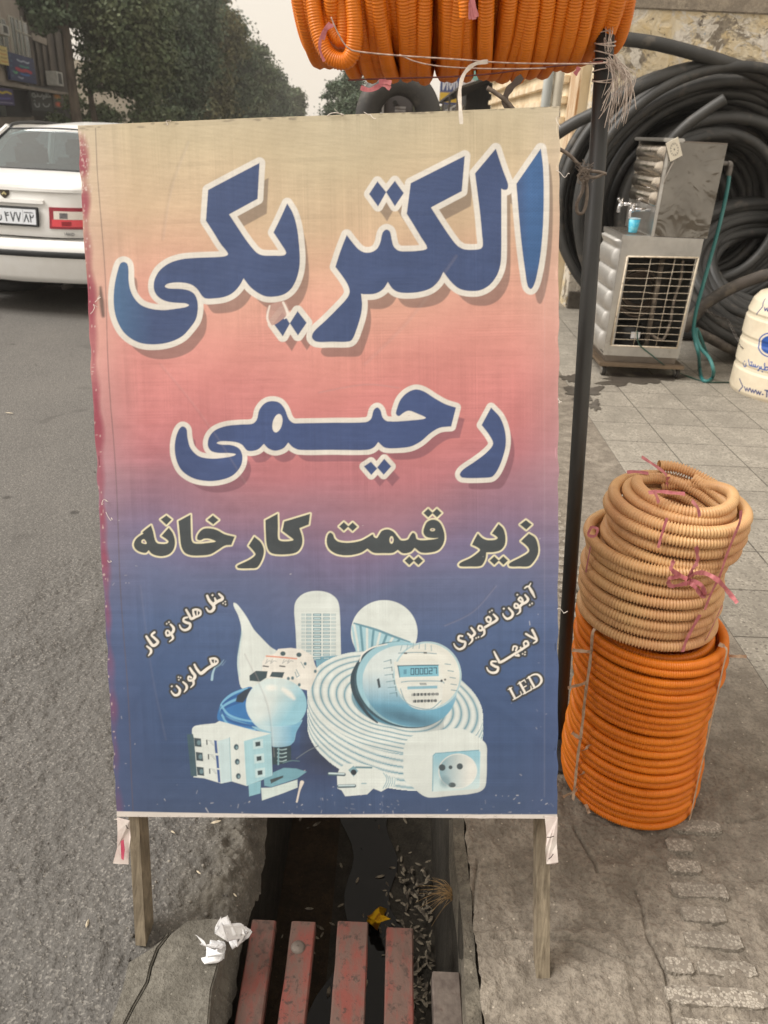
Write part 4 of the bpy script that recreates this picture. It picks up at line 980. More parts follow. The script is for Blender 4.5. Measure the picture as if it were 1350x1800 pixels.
    pr.poly(G([(505, 420, 1), (740, 415, 1), (760, 520, 1), (745, 640), (665, 668), (585, 645), (540, 560), (515, 500)]), S(226, 230, 224))
    pr.stroke(G([(545, 525, 2), (600, 520, 2), (740, 520, 2), (765, 530, 2)]), S(120, 160, 176)); pr.stroke(G([(540, 560, 2), (570, 630, 2), (640, 660, 2), (700, 662, 2), (750, 620, 2)]), S(120, 160, 176))
    pr.poly(G([(525, 442, 1), (735, 437, 1), (738, 494, 1), (535, 500, 1)]), S(126, 188, 208), smooth=False)
    pr.stroke(G([(525, 442, 2.5), (630, 439, 2.5), (735, 437, 2.5)]), S(60, 100, 120)); pr.stroke(G([(527, 442, 3), (536, 500, 2)]), S(70, 112, 132))
    seg = {'0': 'abcdef', '2': 'abged', '7': 'abc'}
    for k, ch in enumerate('000027'):
        x0, y0, w, h = 592 + k * 23.5, 456 - k * 1.0, 15, 30
        pt = {'a': ((0, 0), (1, 0)), 'b': ((1, 0), (1, .5)), 'c': ((1, .5), (1, 1)), 'd': ((0, 1), (1, 1)), 'e': ((0, .5), (0, 1)), 'f': ((0, 0), (0, .5)), 'g': ((0, .5), (1, .5))}
        for s_ in seg[ch]:
            (a0, b0), (a1, b1) = pt[s_]
            pr.stroke(G([(x0 + a0 * w + 2, y0 + b0 * h, 2.2), (x0 + a1 * w + 2, y0 + b1 * h, 2.2)]), S(50, 84, 104), soft=.45, smooth=False)
    pr.poly(G([(556, 460, 1), (572, 459, 1), (572, 484, 1), (556, 485, 1)]), S(96, 150, 172), smooth=False)
    for x in range(6): pr.stroke(G([(640 + x * 6, 530, 1.6), (643 + x * 6, 539, 1.6)]), S(70, 90, 100), soft=.4, smooth=False)
    pr.poly(G([(575, 548, 1), (730, 543, 1), (730, 558, 1), (576, 563, 1)]), S(140, 186, 204), smooth=False)
    for (x0, x1, y, w) in ((600, 735, 590, 5), (606, 726, 624, 5)):
        for k in range(22): 
            x = x0 + (x1 - x0) * k / 21
            pr.stroke(G([(x, y - w - k * .15, 1.4 + (k * 7 % 3) * .8), (x, y + w - k * .15, 1.4 + (k * 7 % 3) * .8)]), S(50, 64, 74), soft=.4, smooth=False)
    for (ax, ay, bx, by) in ((455, 420, 490, 410), (455, 455, 495, 448), (460, 490, 500, 484), (468, 525, 508, 518), (476, 555, 515, 550), (485, 585, 520, 580)):
        pr.stroke(G([(ax, ay, 2), (bx, by, 2)]), S(120, 156, 168), smooth=False)
        pr.stroke(G([(bx, by, 3), (bx + 2, by + 18, 3)]), S(84, 112, 122), smooth=False, alpha=.7)
    for x in range(6): pr.stroke(G([(540 + x * 32, 372 - (4 - abs(x - 2.5)) * 6, 2), (548 + x * 30, 345 - (4 - abs(x - 2.5)) * 6, 2)]), S(150, 180, 188), smooth=False)
    pr.stroke(G([(530, 376, 2), (640, 372, 2), (725, 378, 2)]), S(110, 146, 160))
    for (x, y) in ((566, 376), (668, 373)): pr.poly(G([(x - 8, y - 3, 1), (x + 8, y - 3, 1), (x + 8, y + 4, 1), (x - 8, y + 4, 1)]), dk, smooth=False)
    for (ax, ay) in ((770, 430), (785, 465), (795, 500), (800, 535), (802, 565)):
        pr.stroke(G([(ax, ay, 2), (ax + 28, ay + 4, 2)]), S(110, 150, 164), smooth=False)
    for (x, y, r) in ((752, 518, 6), (770, 512, 5)): pr.ell(*G([(x, y)])[0], r / 2.9, r / 2.9, dk)
    pr.poly(G([(418, 512, 1), (430, 505, 1), (438, 552, 1), (426, 558, 1)]), S(58, 74, 84), smooth=False)
    # socket
    pr.poly(G([(556, 875), (575, 825), (615, 798), (700, 780), (800, 765), (860, 766), (910, 790), (960, 822), (983, 850), (986, 900), (982, 1040), (970, 1075), (935, 1095), (800, 1112), (690, 1122), (650, 1108), (600, 1065), (560, 1030), (555, 950)]), lambda x, y: paper * (1 - .14 * np.clip((y - 1340) / 60, 0, 1) - .1 * np.clip((x - 830) / 25, 0, 1))[:, None])
    pr.poly(G([(712, 900, 1), (725, 893, 1), (940, 876, 1), (952, 884, 1), (948, 1066, 1), (935, 1076, 1), (712, 1092, 1), (704, 1084, 1)]), lambda x, y: S(150, 198, 214) + (S(206, 224, 224) - S(150, 198, 214)) * np.clip((y - 1330) / 60, 0, 1)[:, None], smooth=False)
    pr.stroke(G([(706, 1088, 2), (708, 905, 2), (722, 892, 2), (945, 876, 2)]), S(104, 160, 180), smooth=False)
    pr.ell(*G([(835, 984)])[0], 34, 30.5, lambda x, y: S(140, 176, 188) + (S(226, 228, 222) - S(140, 176, 188)) * np.clip((x - 775) / 50, 0, 1)[:, None], -.1)
    pr.ell(*G([(835, 984)])[0], 34, 30.5, S(226, 230, 226), -.1, inner=.95)
    for (x, y, r) in ((755, 966, 17), (798, 964, 10), (846, 960, 16)): pr.ell(*G([(x, y)])[0], r / 2.935, r / 2.935, S(66, 82, 90))
    pr.ell(*G([(806, 1056)])[0], 6.5, 4.5, S(76, 90, 96)); pr.ell(*G([(770, 1040)])[0], 9, 10, S(120, 150, 160), alpha=.6, soft=3)
    # plug
    pr.poly(G([(212, 1005, 1), (225, 975, 1), (250, 950, 1), (330, 945, 1), (395, 962), (450, 990), (520, 1028, 1), (512, 1062, 1), (470, 1075, 1), (440, 1092, 1), (400, 1076, 1), (368, 1106, 1), (255, 1116, 1), (236, 1085, 1), (215, 1075, 1)]), paper)
    pr.poly(G([(270, 980, 1), (298, 958, 1), (322, 985, 1), (298, 1015, 1)]), S(130, 168, 180), smooth=False); pr.ell(*G([(298, 992)])[0], 5, 5, dk)
    pr.stroke(G([(310, 966, 5), (390, 968, 5)]), S(104, 140, 152), smooth=False)
    for (a_, b_) in (((172, 1000), (248, 1003)), ((222, 1064), (302, 1062))):
        pr.stroke(G([a_ + (9,), b_ + (9,)]), S(70, 96, 108), smooth=False); pr.stroke(G([(a_[0], a_[1] - 3, 4), (b_[0], b_[1] - 3, 4)]), S(200, 220, 224), smooth=False)
    for k in range(5): pr.stroke(G([(452 + k * 15, 996 + k * 8, 2), (470 + k * 10, 1030 + k * 3, 2), (450 + k * 14, 1075 - k * 4, 2)]), S(140, 176, 188))
    pr.stroke(G([(340, 1050, 3), (362, 1050, 3)]), S(150, 182, 192), smooth=False)
    # upper breaker
    pr.poly(F([(955, 470, 1), (975, 442, 1), (1050, 436, 1), (1115, 445, 1), (1175, 478, 1), (1195, 540, 1), (1215, 575, 1), (1160, 690, 1), (1000, 655, 1), (880, 600, 1), (880, 520, 1), (905, 480, 1)]), lambda x, y: S(232, 230, 222) * (1 - .14 * np.clip((x - 535) / 25, 0, 1))[:, None], smooth=False)
    pr.stroke(F([(905, 484, 4), (1000, 492, 4), (1084, 500, 4)]), S(222, 150, 128), smooth=False)
    for (x, y) in ((1003, 470), (1098, 477)): pr.ell(*F([(x, y)])[0], 4.6, 4.0, S(66, 92, 100))
    for (x, y) in ((1135, 530), (1195, 575), (1100, 655), (1060, 615), (1035, 618)): pr.ell(*F([(x, y)])[0], 2.6, 3.0, S(90, 120, 130))
    for x in (900, 998): pr.stroke(F([(x - 14, 543, 3.4), (x + 16, 547, 3.4)]), dk, smooth=False)
    for x in (890, 990, 1020, 920): pr.stroke(F([(x + 20, 505, 2), (x + 10, 528, 2), (x + 30, 512, 2), (x + 44, 516, 2)]), S(130, 140, 144), smooth=False, alpha=.7)
    pr.stroke(F([(1110, 520, 2), (1130, 555, 2)]), S(120, 146, 152), smooth=False); pr.stroke(F([(1082, 565, 2), (1100, 600, 2), (1085, 610, 2), (1075, 580, 2)]), S(110, 150, 164), smooth=False)
    pr.poly(F([(804, 600, 1), (842, 572, 1), (912, 574, 1), (905, 612, 1), (868, 636, 1), (806, 630, 1)]), S(56, 78, 88), smooth=False)
    pr.poly(F([(938, 578, 1), (1012, 580, 1), (1000, 614, 1), (925, 606, 1)]), S(56, 78, 88), smooth=False)
    # coil of blue wire
    pr.poly(J([(355, 480), (372, 350), (420, 270), (500, 210), (600, 172), (690, 158), (760, 300), (760, 580), (640, 575), (500, 530)]), S(54, 122, 186))
    for k in range(7):
        o = k * 42
        pr.stroke(J([(640, 170 + o * .9, 9), (500, 225 + o * .8, 12), (410, 300 + o * .55, 12), (385, 370 + o * .35, 11), (420, 440 + o * .2, 10), (560, 500 + o * .1, 10), (720, 550 + o * .05, 8)] if k < 4 else [(372 + k * 4, 330 + (k - 4) * 52, 9), (450, 420 + (k - 4) * 48, 11), (560, 470 + (k - 4) * 45, 11), (720, 500 + (k - 4) * 40, 8)]), (S(132, 194, 226) if k % 2 == 0 else S(38, 92, 156)), alpha=.85)
    pr.poly(J([(545, 240, 1), (620, 185, 1), (690, 158, 1), (640, 260, 1), (600, 310, 1), (530, 300, 1)]), S(48, 66, 84), smooth=False)
    # big bulb
    pr.poly(J([(690, 545), (790, 560), (1090, 545), (1190, 480), (1130, 600), (1108, 690), (1060, 735), (980, 748), (895, 745), (880, 640), (760, 590)]), S(150, 198, 218))
    pr.ell(*J([(932, 330)])[0], 53.4, 46.5, lambda x, y: (S(214, 230, 230) + (S(150, 202, 220) - S(214, 230, 230)) * np.clip((x - 470) / 50 + (y - 1240) / 70, 0, 1)[:, None]))
    pr.poly(J([(690, 490), (760, 560), (880, 600, 1), (890, 740, 1), (980, 748), (1070, 730), (1108, 690, 1), (1125, 610), (1180, 500), (1100, 530), (900, 545), (760, 520)]), lambda x, y: S(196, 222, 228) + (S(120, 178, 208) - S(196, 222, 228)) * np.clip((x - 470) / 45, 0, 1)[:, None])
    pr.stroke(J([(1000, 180, 20), (1060, 225, 26), (1105, 270, 14)]), S(238, 240, 234), soft=2.5); pr.ell(*J([(880, 165)])[0], 9, 5, S(238, 240, 234), soft=3)
    pr.ell(*J([(790, 330)])[0], 22, 26, S(226, 234, 232), alpha=.5, soft=8)
    pr.poly(J([(888, 748, 1), (985, 752, 1), (1078, 735, 1), (1078, 880, 1), (1010, 915, 1), (895, 925, 1)]), S(46, 70, 80), smooth=False)
    for k in range(4): pr.stroke(J([(945, 770 + k * 38, 5), (985, 778 + k * 38, 4), (1030, 770 + k * 36, 6)]), S(176, 204, 208))
    pr.stroke(J([(955, 760, 6), (952, 920, 8)]), S(130, 170, 180), smooth=False)
    pr.stroke(J([(1000, 905, 6), (1080, 885, 5), (1160, 890, 4)]), S(96, 130, 140)); pr.stroke(J([(1130, 865, 4), (1240, 790, 4), (1345, 740, 4)]), S(110, 122, 132))
    # front breaker
    pr.poly(J([(100, 600, 1), (105, 560), (140, 535), (330, 512, 1), (370, 490, 1), (510, 528, 1), (700, 582, 1), (880, 616, 1), (893, 1032, 1), (820, 1060, 1), (640, 1132, 1), (490, 1085, 1), (388, 1106, 1), (220, 1055, 1), (115, 1045, 1)]), paper)
    pr.poly(J([(612, 690, 1), (880, 616, 1), (893, 1032, 1), (820, 1062, 1), (638, 1130, 1)]), S(166, 208, 218), smooth=False)
    pr.poly(J([(355, 690, 1), (470, 655, 1), (488, 1085, 1), (390, 1106, 1)]), S(200, 222, 226), smooth=False)
    pr.stroke(J([(470, 655, 4), (488, 1085, 4)]), S(150, 186, 196), smooth=False)
    pr.poly(J([(50, 622, 1), (108, 615, 1), (120, 660, 1), (150, 1035, 1), (90, 1035, 1)]), S(62, 92, 106), smooth=False)
    for (x, y) in ((120, 655), (136, 795), (146, 940)):
        pr.poly(J([(x, y, 1), (x + 68, y + 8, 1), (x + 75, y + 92, 1), (x + 8, y + 84, 1)]), S(56, 76, 86), smooth=False); pr.ell(*J([(x + 48, y + 48)])[0], 3.4, 4.2, S(106, 136, 146))
    for (x, y) in ((240, 675), (256, 818), (268, 960)): pr.poly(J([(x, y, 1), (x + 12, y, 1), (x + 14, y + 50, 1), (x + 3, y + 50, 1)]), dk, smooth=False)
    for (x, y) in ((262, 680), (276, 820), (290, 962)):
        for k in range(4): pr.stroke(J([(x + k * 12, y + k * 14, 3), (x + 34 + k * 6, y + 6 + k * 14, 3)]), S(150, 160, 164), smooth=False, alpha=.7)
    for (x, y) in ((318, 680), (334, 828), (346, 968)): pr.poly(J([(x, y, 1), (x + 26, y + 4, 1), (x + 36, y + 130, 1), (x + 12, y + 126, 1)]), S(58, 92, 150), smooth=False)
    for (x, y) in ((537, 748), (547, 893), (558, 1035)): pr.ell(*J([(x, y)])[0], 4.2, 5.2, S(52, 82, 96)); pr.ell(*J([(x + 5, y + 6)])[0], 2, 2.6, S(130, 160, 168))
    for (x, y) in ((748, 720), (760, 863), (770, 1003)):
        pr.poly(J([(x - 48, y - 38, 1), (x + 50, y - 52, 1), (x + 54, y + 36, 1), (x - 44, y + 50, 1)]), S(196, 222, 226), smooth=False)
        pr.poly(J([(x - 24, y - 20, 1), (x + 24, y - 26, 1), (x + 26, y + 16, 1), (x - 20, y + 24, 1)]), S(52, 70, 78), smooth=False)
    # bracket below it
    pr.poly(J([(658, 1120, 1), (780, 1082, 1), (776, 1205, 1), (665, 1235, 1)]), S(140, 190, 204), smooth=False)
    pr.poly(J([(810, 1060, 1), (893, 1032, 1), (900, 1000, 1), (1005, 955, 1), (1130, 962, 1), (1232, 995, 1), (1140, 1060, 1), (880, 1145, 1), (815, 1130, 1)]), S(116, 166, 182), smooth=False)
    pr.poly(J([(782, 1152, 1), (880, 1150, 1), (1140, 1072, 1), (1142, 1150, 1), (1000, 1205, 1), (792, 1276, 1)]), S(208, 222, 218), smooth=False)
    pr.poly(J([(870, 1070, 1), (1000, 1030, 1), (1000, 1050, 1), (880, 1110, 1)]), S(60, 76, 82), smooth=False)
    pr.stroke(J([(1185, 1100, 20), (1160, 1180, 10), (1135, 1290, 9)]), S(222, 214, 204))
build_sign()
# ------------------------------------------------------------------ plastic conduit coils
def plastic(name, c1, c2, rough=.38):
    n = NT(name); co = n.coord('Object')
    f = n.noise(co, 5, 4); g = n.noise(co, 40, 4)
    col = n.mix(n.ramp(f, [(.35, 0.0), (.68, 1.0)]), c1, c2)
    col = n.mix(n.ramp(g, [(.55, 0.0), (.8, .35)]), col, tuple(x * .6 for x in c2))
    return n.out(col, rough, 0, None, .4)
ORANGE = plastic('orange conduit plastic', srgb(230, 132, 32), srgb(214, 114, 22), .42)
TAN = plastic('tan conduit plastic', srgb(222, 182, 130), srgb(212, 160, 114), .42)
def corrugated(P, tube, pitch, depth, ref, nseg=10):
    Q = resample(P, pitch / 4.0)
    k = np.arange(len(Q)) % 4
    r = np.where((k == 0) | (k == 3), tube, tube - depth)
    return tube_np(Q, r, nseg, False, ref)
def coil_path(R, z0, pitch, turns, c, seed, wob=.004, step=60, zw=.002, squash=None):
    rg = np.random.default_rng(seed); n = int(turns * step)
    t = np.linspace(0, turns * 2 * np.pi, n); tn = t / (2 * np.pi)
    ph = rg.uniform(0, 6.28, 8); row = np.floor(tn)
    frac = tn - row
    jump = np.clip((frac - .80) / .20, 0, 1); jump = jump * jump * (3 - 2 * jump)
    z = z0 + (row + jump) * pitch + zw * np.sin(t * 1.0 + ph[0] + row * 1.7) + zw * np.sin(t * .37 + ph[1])
    rr_ = R(tn / turns) if callable(R) else R
    rr_ = rr_ + wob * np.sin(t * .61 + ph[2]) + wob * .6 * np.sin(t * 1.43 + ph[3]) + wob * .5 * np.sin(2 * t + ph[4])
    return np.stack([c[0] + rr_ * np.cos(t + 1.5), c[1] + rr_ * np.sin(t + 1.5), c[2] + z], 1)
def tilt(P, base, ax, ay):
    """shear so the top of a stack leans"""
    P = P.copy(); h = P[:, 2] - base; P[:, 0] += h * ax; P[:, 1] += h * ay; return P
def ribbon(pts, w, m, name, parent, up=None, frill=0.0):
    P = smooth_path(pts, 6); mb = MB(); vs = []
    for i, p in enumerate(P):
        d = P[min(i + 1, len(P) - 1)] - P[max(i - 1, 0)]
        u = np.array(up if up is not None else (0.3, -1, 0.2), float); s_ = np.cross(d, u); s_ /= np.linalg.norm(s_) + 1e-9
        ww = w * (1 + .14 * math.sin(i * .8)) / 2
        vs += [p - s_ * ww, p + s_ * ww + u * frill * math.sin(i * 2.1)]
    mb.add(vs, [(2 * i, 2 * i + 1, 2 * i + 3, 2 * i + 2) for i in range(len(P) - 1)])
    return mb.build(name, m, parent, smooth=True, fix=False)
STR_P = simple('pink polypropylene string', srgb(206, 128, 130), srgb(168, 88, 96), 60, .45, spec=.5)
STR_W = simple('beige polypropylene string', srgb(206, 178, 152), srgb(160, 128, 102), 60, .5)

# --- orange coil standing on the pavement
OC = np.array([.668, 1.512, 0.0]); OLX = -.06
root = empty('conduit_coil', 'tall orange corrugated conduit coil standing on the pavement beside the sign', 'conduit coil', (OC[0], OC[1], 0))
tr = .0112
P = coil_path(lambda s: .158 + .006 * np.sin(s * 9), tr + .001, .0218, 23.2, OC, 3, .0025, 70, .0016)
V, F = corrugated(tilt(P, 0, OLX, 0.0), tr, .0050, .0021, (0, 0, 1), 10)
o = link('conduit', mesh_np('conduit', V, F), ORANGE, root)
P = coil_path(.132, tr + .002, .0226, 22.0, OC, 8, .003, 60, .002)
V, F = corrugated(tilt(P, 0, OLX, 0), tr, .0070, .0012, (0, 0, 1), 8)
link('inner_conduit', mesh_np('inner_conduit', V, F), ORANGE, root)
def on_coil(ang, z, r=.179): return np.array([OC[0] + OLX * z + r * math.cos(ang), OC[1] + r * math.sin(ang), z])
for (ang, wv) in ((R_(-152), .0), (R_(-47), .0)):
    ribbon([on_coil(ang + wv * k + .006 * math.sin(k * 1.7), .003 + k * .0515) for k in range(11)] + [on_coil(ang, .522, .16)], .009, STR_W, 'tie_string', root, up=(math.cos(ang), math.sin(ang), 0))
for (ang, z, dx, dz) in ((R_(-152), .46, -.05, .01), (R_(-154), .37, -.045, -.012), (R_(-152), .20, -.03, .03), (R_(-150), .17, .012, .03), (R_(-150), .09, .014, .035), (R_(-150), .045, -.035, -.02), (R_(-140), .02, .01, -.02), (R_(-30), .47, .035, .008)):
    p = on_coil(ang, z, .174); d = np.array([dx, -.01, dz])
    ribbon([p, p + d * .35 + np.array([0, -.006, .004]), p + d * .7, p + d], .008, STR_W, 'loose_string_end', root)

# --- three tan coils stacked on it
def tan_coil(label, cpx, cpy, zc, R, z0, rows, seed, leanx, extra=None, tr=.0131, pitch=.0262):
    c = gy(cpx, cpy, 1.505); c[2] = 0
    rt = empty('conduit_coil', label, 'conduit coil', (c[0], c[1], z0), 'tan conduit coils stacked on the orange coil')
    P = coil_path(lambda s: R + .004 * np.sin(s * 7 + seed), z0 + tr, pitch, rows, c, seed, .0022, 64, .0015)
    P = tilt(P, z0, leanx, .02)
    V, F = corrugated(P, tr, .0064, .0036, (0, 0, 1), 12)
    link('conduit', mesh_np('conduit', V, F), TAN, rt)
    P = coil_path(R - .030, z0 + tr + .003, pitch, rows - .1, c, seed + 40, .004, 56, .003)
    P = tilt(P, z0, leanx, .02)
    V, F = corrugated(P, tr, .0062, .0019, (0, 0, 1), 10)
    link('inner_conduit', mesh_np('inner_conduit', V, F), TAN, rt)
    return c, rt
c1, r1 = tan_coil('tan corrugated conduit coil lying directly on the tall orange coil, lowest of the tan ones', 1137, 1068, .58, .143, .520, 4.02, 21, -.08)
c2, r2 = tan_coil('middle tan conduit coil, tied by a pink knot to the coil above it', 1150, 985, .68, .140, .626, 4.02, 27, -.06)
c3, r3 = tan_coil('topmost tan conduit coil with an open ring and loose pink strings on top', 1183, 925, .76, .136, .718, 4.02, 35, .0)
# loose end loop lying across the top
top = .718 + 5 * .0262
t = np.linspace(.3, 5.6, 60); P = np.stack([c3[0] + .008 + .098 * np.cos(t + 2.4), c3[1] + .006 + .098 * np.sin(t + 2.4), top - .016 - .030 * np.clip((t - 3.8) / 1.8, 0, 1) + .005 * np.sin(t * 2)], 1)
V, F = corrugated(P, .0128, .0064, .0036, (0, 0, 1), 12); link('loose_end', mesh_np('loose_end', V, F), TAN, r3)
def wrap(c, ang, zs, r, m, parent, w=.007):
    ribbon([np.array([c[0] + r(z) * math.cos(ang) + lx, c[1] + r(z) * math.sin(ang), z]) for z, lx in zs], w, m, 'tie_string', parent, up=(math.cos(ang), math.sin(ang), .1))
rad = lambda z: .157
wrap(c3, R_(-66), [(top + .014, -.0), (top - .01, 0.004), (top - .05, 0), (top - .09, -.004), (.714, -.006), (.67, -.014), (.63, -.018)], rad, STR_P, r3)
wrap(c3, R_(-118), [(top - .012, 0), (top - .05, -.003), (top - .08, -.004)], rad, STR_P, r3, .005)
wrap(c1, R_(-76), [(.624, .012), (.59, .004), (.56, -.002), (.528, -.004)], lambda z: .158, STR_P, r1, .008)
wrap(c1, R_(-50), [(.63, .006), (.59, 0), (.55, -.006), (.53, -.01)], lambda z: .158, STR_P, r1, .005)
wrap(c2, R_(-170), [(.71, 0), (.68, 0), (.64, 0)], lambda z: .158, STR_P, r2, .006)
kp = gy(1195, 1012, 1.325)
def at(x, y, Y=1.322): return gy(x, y, Y)
for pts in ([(1185, 985), (1180, 1000), (1196, 1012), (1208, 1018)], [(1196, 1012), (1176, 1018), (1180, 1030), (1205, 1026), (1214, 1022)], [(1208, 1020), (1222, 1008), (1240, 1008), (1262, 1020), (1280, 1040), (1296, 1060)], [(1210, 1022), (1222, 1032), (1236, 1048), (1246, 1044)], [(1208, 1018), (1218, 1000), (1226, 985), (1224, 960)], [(1212, 1020), (1232, 1028), (1240, 1046)]):
    ribbon([at(x, y, 1.322 - .012 * (k % 2)) for k, (x, y) in enumerate(pts)], .009, STR_P, 'pink_knot', r3, frill=.002)
for pts, Y in (([(1128, 803), (1145, 814), (1165, 828), (1172, 836)], 1.60), ([(1140, 866), (1160, 864), (1180, 866), (1204, 868)], 1.42), ([(1150, 862), (1154, 872), (1158, 884)], 1.41), ([(1175, 838), (1172, 852), (1168, 862)], 1.6), ([(1102, 830), (1118, 829), (1140, 832)], 1.60), ([(1216, 880), (1226, 892), (1230, 908)], 1.355)):
    ribbon([at(x, y, Y) for x, y in pts], .008, STR_P, 'loose_string_end', r3, up=(.1, -.6, .8))
ribbon([at(x, y, 1.40) for x, y in [(1040, 925), (1034, 940), (1046, 942), (1050, 930), (1040, 926)]], .006, STR_P, 'loose_string_end', r2)

# --- the display stand that carries the hanging coil
STEEL = simple('dark painted steel', srgb(70, 70, 68), srgb(54, 54, 53), 14, .5, .3, .15, dirt=(srgb(96, 84, 70), 30, .62, .5), stretch=(1, 1, .2))
base = np.array([.512, 1.63, 0.0]); topp = gy(1063, 84, 1.70)
stand = empty('display_stand', 'dark steel pole stand rising behind the sign with a side arm for the hanging coil', 'stand', tuple(base))
mb = MB(); mb.tube([base, base * .5 + topp * .5, topp + (topp - base) * .10], .0172, 14); mb.build('pole', STEEL, stand, smooth=True)
mb = MB(); mb.lathe([(.11, .0), (.11, .006), (.03, .010), (.022, .03)], tuple(base), 20); mb.build('base_plate', STEEL, stand)
HC = gy(815, -95, 1.80)
mb = MB(); pt = base + (topp - base) * ((HC[2] - .0) / topp[2]); mb.tube([pt, HC + np.array([-.29, 0, -.01])], .014, 12); mb.build('arm', STEEL, stand, smooth=True)

# --- the big orange coil hanging from the arm, its axis running along the street front
hr = empty('conduit_coil', 'big orange conduit coil hanging overhead from the pole, strung with thin cords', 'conduit coil', tuple(HC))
ax = np.array([1.0, -.03, .062]); ax /= np.linalg.norm(ax)
e1 = np.cross(ax, [0, 0, 1.0]); e1 /= np.linalg.norm(e1); e2 = np.cross(e1, ax)       # e2 points up
HALF = .306; tr2 = .0150
def hang_loops(n, R0, seed, x0, x1, bulge, tr=tr2):
    rg = np.random.default_rng(seed); out = []
    th = np.linspace(0, 2 * np.pi, 73)
    for k in range(n):
        s = (k + .5) / n; x = x0 + (x1 - x0) * s
        u = abs(2 * s - 1)
        R = R0 * (1 - bulge * u ** 3.2) + rg.uniform(-.003, .004)
        tl = rg.normal(0, .045) + .10 * (s - .5); tz = rg.normal(0, .02)
        ph = rg.uniform(0, 6.28, 3)
        xx = x + tl * R * np.cos(th) + tz * R * np.sin(th) + .004 * np.sin(2 * th + ph[0])
        rr_ = R + .005 * np.sin(2 * th + ph[1]) + .003 * np.sin(3 * th + ph[2])
        sag = .012 * np.clip(-np.sin(th), 0, 1)
        out.append(HC + xx[:, None] * ax + (rr_ * np.cos(th))[:, None] * e1 + (rr_ * np.sin(th) - sag)[:, None] * e2)
    return out
Vs = []; Fs = []; b = 0
for P in hang_loops(24, .203, 5, -HALF, HALF, .27):
    V, F = corrugated(P, tr2, .0052, .0017, ax, 10); Vs.append(V); Fs.append(F + b); b += len(V)
link('conduit', mesh_np('conduit', np.vstack(Vs), np.vstack(Fs)), ORANGE, hr)
Vs = []; Fs = []; b = 0
for P in hang_loops(24, .180, 9, -HALF - .004, HALF - .01, .12) + hang_loops(22, .155, 12, -HALF + .004, HALF - .02, .06):
    V, F = corrugated(P, tr2, .0056, .0011, ax, 8); Vs.append(V); Fs.append(F + b); b += len(V)
link('inner_conduit', mesh_np('inner_conduit', np.vstack(Vs), np.vstack(Fs)), ORANGE, hr)
# cross-over strands at the left end
Vs = []; Fs = []; b = 0
for (P_, Y) in (([(566, -60), (572, 10), (582, 50), (596, 70), (606, 60), (604, 20), (596, -40)], 1.68), ([(546, -60), (556, 40), (574, 92), (600, 108), (618, 96), (624, 50), (618, -30)], 1.66)):
    P = smooth_path([gy(x, y, Y - .03 * i / 6) for i, (x, y) in enumerate(P_)], 10)
    V, F = corrugated(P, tr2, .0046, .0011, (0, 1, 0), 10); Vs.append(V); Fs.append(F + b); b += len(V)
link('loose_turns', mesh_np('loose_turns', np.vstack(Vs), np.vstack(Fs)), ORANGE, hr)
P = smooth_path([gy(812, -60, 1.545), gy(818, 0, 1.545), gy(820, 28, 1.55)], 8)
V, F = corrugated(P, .0125, .0046, .0011, (0, 1, 0), 10); link('cut_end', mesh_np('cut_end', V, F), ORANGE, hr)
CORD = simple('thin pale cord', srgb(206, 186, 170), srgb(150, 120, 108), 90, .6)
CORD2 = simple('dark red cord', srgb(120, 62, 54), srgb(90, 46, 42), 90, .6)
def cord(pts, Y, r, m, name, parent):
    mb = MB(); mb.tube(smooth_path([gy(x, y, Y(x) if callable(Y) else Y) for x, y in pts], 6), r, 6); return mb.build(name, m, parent, smooth=True)
Yf = lambda x: 1.575 + .10 * abs((x - 800) / 300) ** 2
cord([(582, 30), (594, 58), (612, 84), (640, 92), (720, 99), (800, 104), (880, 110), (960, 112), (1040, 112), (1068, 110)], lambda x: 1.60, .0014, CORD, 'cord', hr)
cord([(702, 96), (730, 108), (770, 116), (830, 120), (900, 121), (960, 120)], lambda x: 1.60, .0012, CORD, 'cord', hr)
cord([(612, 141), (660, 139), (720, 137), (790, 135), (860, 130), (930, 121), (1000, 114), (1060, 108)], lambda x: 1.66, .0016, CORD2, 'cord', hr)
for pts in ([(580, 40), (566, 60), (562, 85), (570, 108)], [(568, 70), (574, 52), (586, 44)]):
    ribbon([gy(x, y, 1.585) for x, y in pts], .005, STR_P, 'pink_tie', hr)
for pts in ([(826, -20), (830, 10), (834, 34)], [(828, -10), (834, 14), (838, 30)], [(829, 0), (827, 20), (828, 34)], [(634, 154), (650, 158), (668, 150), (680, 142)], [(668, 146), (678, 150), (686, 156)], [(666, 144), (680, 144), (688, 146)], [(1018, 118), (1014, 126), (1010, 131)]):
    ribbon([gy(x, y, 1.53 if y < 60 else 1.63) for x, y in pts], .008, STR_P, 'pink_tie', hr)
# white ribbon hanging down in front of the board
WHT = simple('white plastic ribbon', srgb(224, 216, 204), srgb(190, 180, 168), 40, .5)
ribbon([gy(x, y, Y) for x, y, Y in [(858, 108, 1.60), (836, 112, 1.575), (820, 124, 1.55), (811, 142, 1.53), (808, 165, 1.50), (809, 190, 1.475), (811, 218, 1.46)]], .0065, WHT, 'hanging_ribbon', hr, up=(.2, -1, .1))
